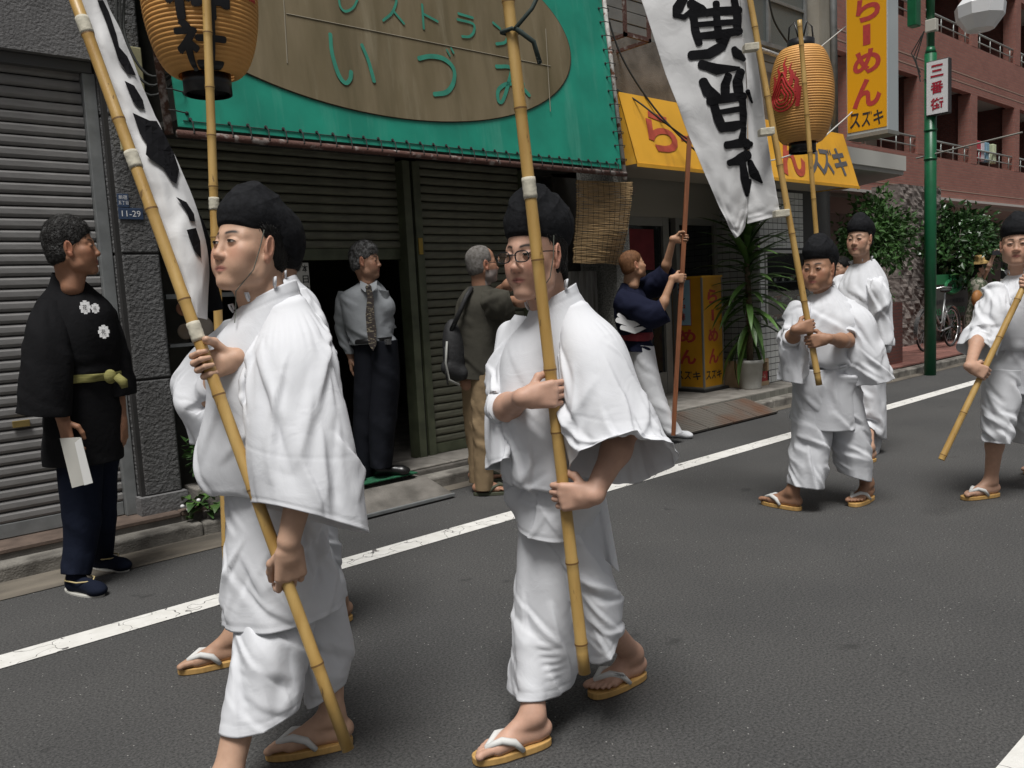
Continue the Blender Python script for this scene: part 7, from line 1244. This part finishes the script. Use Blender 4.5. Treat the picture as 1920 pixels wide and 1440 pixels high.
MB().ell(Q(691, 539, 5.84), (.022, .02, .022)).build('tie_knot', MATS['striped_tie'], rt, True)
for e in (-1, 1): MB().slab([Q(691, 534, 5.86), Q(691+e*16, 526, 5.9), Q(691+e*15, 540, 5.86), Q(691+e*6, 548, 5.84)], FH*.006).build('collar', M_shirt, rt)
wear(rt, 'belt', [RG(662, 636, 736, 630, s, .15), RG(661, 645, 737, 639, s, .152)], MATS['black_leather'], (), 6, 4, 40, steps=0); box('belt_buckle', Q(727, 641, 5.86)-.018, Q(727, 641, 5.86)+.018, M_steel, rt)
# man photographing in olive T-shirt
s = 5.82
rt = person('person', GZ(905, 925), 'bearded man in olive T-shirt and khaki trousers seen from behind taking a picture')
V, Fc, col, p, R = add_head(rt, Q(926, 494, 5.84), RAD(338), RAD(3), 0, 1.04, (.36, .19, .12), None, res=.0042, neck_to=Q(900, 545, s), hairc=mat('cropped_grey', (.10, .09, .08), .8, spec=.1, col2=(.20, .19, .18), vscale=60), strands=500, fat=1.02, beard=((.25, .25, .25), .75), hairfun=lambda p, R, sc: [H_(p(.03, 0, .08), R@nrm((1, 0, .1)), .01)])
MB().tube([p(.09, .02, .0), p(.088, -.035, 0), p(.078, -.062, .004), p(.02, -.083, .006), p(-.02, -.085, .0)], .0022, 6).build('glasses', mat('dark_frame', (.02, .02, .02), .4), rt, True)
nk, pe = Q(900, 545, s), Q(900, 715, s); tp = torso_prims(nk, pe, RH, .16, 1.05)
hpR = hand_prims(Q(980, 556, 5.62), RH+A([0, 0, .1]), A([0, 0, 1.])-FH*.3, 1, [(30, 80, 120)]*4); ar = arm(Q(915, 565, 5.70), Q(975, 564, 5.52), Q(992, 560, 5.62), hpR, (.055, .045, .030)); al = arm(Q(918, 556, 5.98), Q(940, 545, 5.95), Q(985, 512, 5.82), hand_prims(Q(985, 535, 5.78), RH, A([0, 0, 1.]), 1, [(30, 80, 120)]*4), (.05, .042, .028))
f1, an1 = bare_foot(rt, (966, 925), (888, 929), -1, 1.05, m_sole=mat('olive_rubber', (.06, .065, .04), .7), m_strap=MATS['olive_rubber']); f2, an2 = bare_foot(rt, (930, 902), (880, 905), 1, 1.05, m_sole=MATS['olive_rubber'], m_strap=MATS['olive_rubber'])
l1, l2 = leg(Q(908, 715, 5.78), Q(912, 810, 5.78), an1), leg(Q(888, 715, 5.88), Q(888, 810, 5.9), an2); flesh(rt, [(ar, .005), (al, .005), (tp, .01), (l1+f1, .0055), (l2+f2, .0055)], (.36, .19, .12), (V, Fc, col))
M_olt = mat('olive_tee', (.055, .052, .042), .95, spec=.12, bump=.3, bscale=25, var=.08); M_khk = mat('khaki', (.27, .195, .115), .9, spec=.12, bump=.5, bscale=18, var=.1)
wear(rt, 'trouser_leg', [RG(882, 695, 936, 695, 5.78, .12), RG(884, 770, 930, 770, 5.78, .095), RG(888, 840, 926, 840, 5.79, .085), RG(890, 914, 924, 914, 5.80, .075)], M_khk, caps_of(l1), 1, 40, 40, cre=dict(n=22, seed=9, rows=(.05, 1), ang=(.2, 1.5), amp=(.003, .009), wd=(.008, .016), ln=(.06, .2))); wear(rt, 'trouser_leg', [RG(868, 695, 914, 695, 5.86, .12), RG(872, 770, 908, 770, 5.88, .095), RG(878, 840, 906, 840, 5.9, .085), RG(880, 900, 904, 900, 5.91, .07)], M_khk, caps_of(l2), 2, 40, 40, cre=dict(n=22, seed=10, rows=(.05, 1), ang=(.2, 1.5), amp=(.003, .009), wd=(.008, .016), ln=(.06, .2)))
wear(rt, 'tee_shirt', [RG(878, 537, 920, 534, s, .07), RG(868, 543, 930, 540, s, .1), RG(858, 556, 944, 552, s, .15), RG(858, 600, 940, 600, s, .17), RG(864, 660, 934, 660, s, .17), RG(869, 706, 934, 706, s, .17)], M_olt, caps_of(tp[2:]), 3, 36, 44)
wear(rt, 'short_sleeve', [(Q(900, 572, 5.76), A([0, 0, .11]), FH*.07), (Q(930, 566, 5.66), A([0, 0, .10]), FH*.085), (Q(962, 566, 5.57), A([0, 0, .092])-RH*.02, FH*.085)], M_olt, caps_of(ar[:2]), 4)
bgp = empty('shoulder_bag', Q(850, 720, 5.7), 'black shoulder bag hanging on the back of the man in olive', 'bag'); v, f = sdf_mesh([E_(Q(853, 665, 5.74), (.09, .07, .19), k=.02), E_(Q(850, 630, 5.76), (.07, .06, .12), k=.05), C_(Q(840, 690, 5.7), Q(866, 700, 5.72), .05, .05, .03)], .008); fastmesh('bag_body', v, f, mat('black_nylon', (.012, .012, .013), .7, bump=.5, bscale=30), bgp)
MB().tube([Q(846, 620, 5.7), Q(862, 585, 5.66), Q(875, 555, 5.66), Q(884, 540, 5.72)], .017, 8).build('strap', MATS['black_nylon'], bgp, True); MB().tube([Q(838, 640, 5.66), Q(836, 680, 5.64), Q(842, 712, 5.66), Q(862, 722, 5.68)], .008, 6).build('piping', mat('grey_piping', (.3, .3, .28), .7), bgp, True); MB().tube([Q(834, 650, 5.66), Q(836, 700, 5.65), Q(840, 722, 5.66)], .006, 6).build('loose_strap', MATS['black_nylon'], bgp, True)
cb_ = Q(992, 545, 5.68); tag(MB().obox(cb_, RH*.05, FH*.025, (0, 0, .035)).build('camera', M_blk, bevel=.006), 'small black camera raised by the man in olive', 'camera')
# boy with wooden pole
s = 7.55
rt = person('person', GZ(1225, 822), 'boy with shaved head in navy festival coat holding up a wooden pole')
V, Fc, col, p, R = add_head(rt, Q(1203, 492, 7.5), RAD(330), RAD(12), 0, 1.04, (.46, .26, .16), None, res=.0045, neck_to=Q(1180, 535, 7.56), hairc=mat('shaved_hair', (.17, .075, .03), .8, var=.25, vscale=60), fat=1.06)
nk, pe = Q(1180, 533, 7.56), Q(1200, 655, 7.56); tp = torso_prims(nk, pe, FH, .15, 1.05)
w0, w1 = Q(1262, 816, 7.35), Q(1293, 255, 7.35); wu = nrm(w1-w0); onw = polefn(w0, w1)
gu, Wu = grip(onw(448), wu, RH*.6+A([0, 0, .5]), 1, 1.05); gd, Wd = grip(onw(522), wu, RH*.8+A([0, 0, .3]), -1, 1.05)
au = arm(Q(1205, 540, 7.7), Q(1243, 522, 7.55), Wu, gu, (.05, .04, .027)); ad = arm(Q(1170, 560, 7.4), Q(1236, 590, 7.3), Wd, gd, (.05, .04, .027))
l1, l2 = leg(Q(1205, 660, 7.5), Q(1226, 740, 7.46), Q(1262, 800, 7.43)), leg(Q(1200, 660, 7.6), Q(1208, 740, 7.62), Q(1236, 798, 7.62)); flesh(rt, [(au, .005), (ad, .005), (tp, .01), (l1, .012), (l2, .012)], (.46, .26, .16), (V, Fc, col))
M_nv2 = mat('navy_happi', (.010, .012, .028), .9, spec=.12, bump=.4, bscale=22); M_wp = white_cotton('white_pants', (.62, .63, .65))
shoe(rt, (1288, 822), (1250, 820), M_cot, 'tabi', sc=.95); shoe(rt, (1262, 812), (1225, 812), M_cot, 'tabi', sc=.95)
wear(rt, 'trouser_leg', [RG(1184, 645, 1226, 648, 7.5, .13), RG(1190, 700, 1236, 700, 7.48, .12), RG(1212, 760, 1254, 760, 7.45, .1), RG(1244, 812, 1280, 808, 7.42, .075)], M_wp, caps_of(l1)); wear(rt, 'trouser_leg', [RG(1180, 645, 1222, 648, 7.6, .13), RG(1184, 700, 1226, 700, 7.6, .12), RG(1198, 760, 1236, 760, 7.62, .1), RG(1222, 808, 1250, 804, 7.62, .075)], M_wp, caps_of(l2), 2)
wear(rt, 'coat', [RG(1166, 530, 1196, 534, 7.56, .07), RG(1158, 540, 1204, 540, 7.56, .12), RG(1151, 570, 1216, 565, 7.56, .17), RG(1160, 620, 1222, 618, 7.56, .17), RG(1170, 636, 1221, 636, 7.56, .16), RG(1180, 655, 1224, 660, 7.56, .17)], M_nv2, caps_of(tp[2:]), 3, 34, 44)
wear(rt, 'sleeve', tube_rings([Q(1192, 548, 7.68), Q(1225, 532, 7.6), Q(1245, 520, 7.52), Q(1256, 505, 7.48)], (.1, .11, .115, .10)), M_nv2, caps_of(au[:2]), 4); wear(rt, 'sleeve', tube_rings([Q(1160, 560, 7.45), Q(1195, 575, 7.36), Q(1228, 588, 7.3), Q(1247, 578, 7.28)], (.1, .115, .12, .11)), M_nv2, caps_of(ad[:2]), 5)
wear(rt, 'red_sash', [RG(1165, 622, 1222, 622, 7.56, .178), RG(1164, 630, 1223, 630, 7.56, .18), RG(1166, 638, 1222, 638, 7.56, .178)], mat('red_sash', (.16, .012, .02), .8), (), 6, 6, 40, steps=0)
m = MB()
for (pts, w_) in (([(1158, 600), (1185, 608), (1212, 602)], 10), ([(1166, 614), (1190, 620), (1216, 612)], 9), ([(1160, 590), (1176, 602)], 7)):
    bm_map(strokes2d([(pts, (w_, w_*1.3, w_*.3))], 5), lambda x, y, z: Q(x, y, 7.365-.01*math.cos((x-1190)/30)), 'coat_pattern', M_white, rt)
wpz = empty('pole', w0, 'square reddish wooden pole held up by the boy', 'pole'); MB().tube([w0, w1], .0265, 4).build('wooden_shaft', mat('red_wood', (.21, .075, .03), .55, var=.25, vscale=6, stretch=(8, 8, .8)), wpz)
# woman with straw hat, far away
s = 15.5; fo = Q(1832, 642, s)
rt = person('person', fo, 'woman in straw hat and patterned dress raising a phone far down the street')
V, Fc, col, p, R = add_head(rt, Q(1843, 503, s), RAD(310), RAD(8), 0, 1.0, (.5, .32, .23), None, res=.009, neck_to=Q(1834, 525, s), hairfun=lambda p, R, sc: [E_(p(-.1, 0, -.12), A([.05, .07, .15])*sc, R, k=.03)])
tp = torso_prims(Q(1832, 525, s), Q(1832, 575, s), RH, .13, .9); ar = arm(Q(1842, 530, s), Q(1852, 506, s-.2), Q(1862, 482, s-.3), hand_prims(Q(1862, 482, s-.3), RH*.5+A([0, 0, 1]), FH, 1, [(20, 60, 90)]*4)); flesh(rt, [(tp, .014), (ar, .008), (leg(Q(1830, 580, s), Q(1830, 610, s), Q(1830, 638, s)), .014), (leg(Q(1836, 580, s), Q(1837, 610, s), Q(1837, 638, s)), .014)], (.5, .32, .23), (V, Fc, col))
wear(rt, 'dress', [RG(1824, 520, 1840, 520, s, .08), RG(1816, 530, 1850, 528, s, .14), RG(1818, 555, 1848, 555, s, .15), RG(1812, 590, 1850, 590, s, .18), RG(1810, 615, 1852, 615, s, .2)], mat('flower_dress', (.36, .34, .28), .9, col2=(.08, .10, .06), vscale=16, thr=(.42, .55)), (), 1, 16, 24, steps=0)
hc_ = Q(1836, 492, s); hm = MB().lathe(hc_, [(.001, .14), (.07, .135), (.095, .08), (.10, .03), (.19, -.02), (.195, -.015), (.10, .04)], 20, (-.1, 0, 1)); hm.build('straw_hat', mat('straw', (.42, .28, .10), .8, var=.15, vscale=40), rt, True)
tag(MB().ell(Q(1832, 560, s-.25), (.14, .09, .16)).build('handbag', mat('tan_leather', (.33, .14, .04), .6), None, True), 'tan handbag on the woman in the straw hat', 'bag'); tag(MB().obox(Q(1868, 474, s-.35), RH*.075, FH*.01, (0, 0, .04)).build('phone', M_blk, bevel=.004), 'dark phone held up by the woman in the straw hat', 'phone')
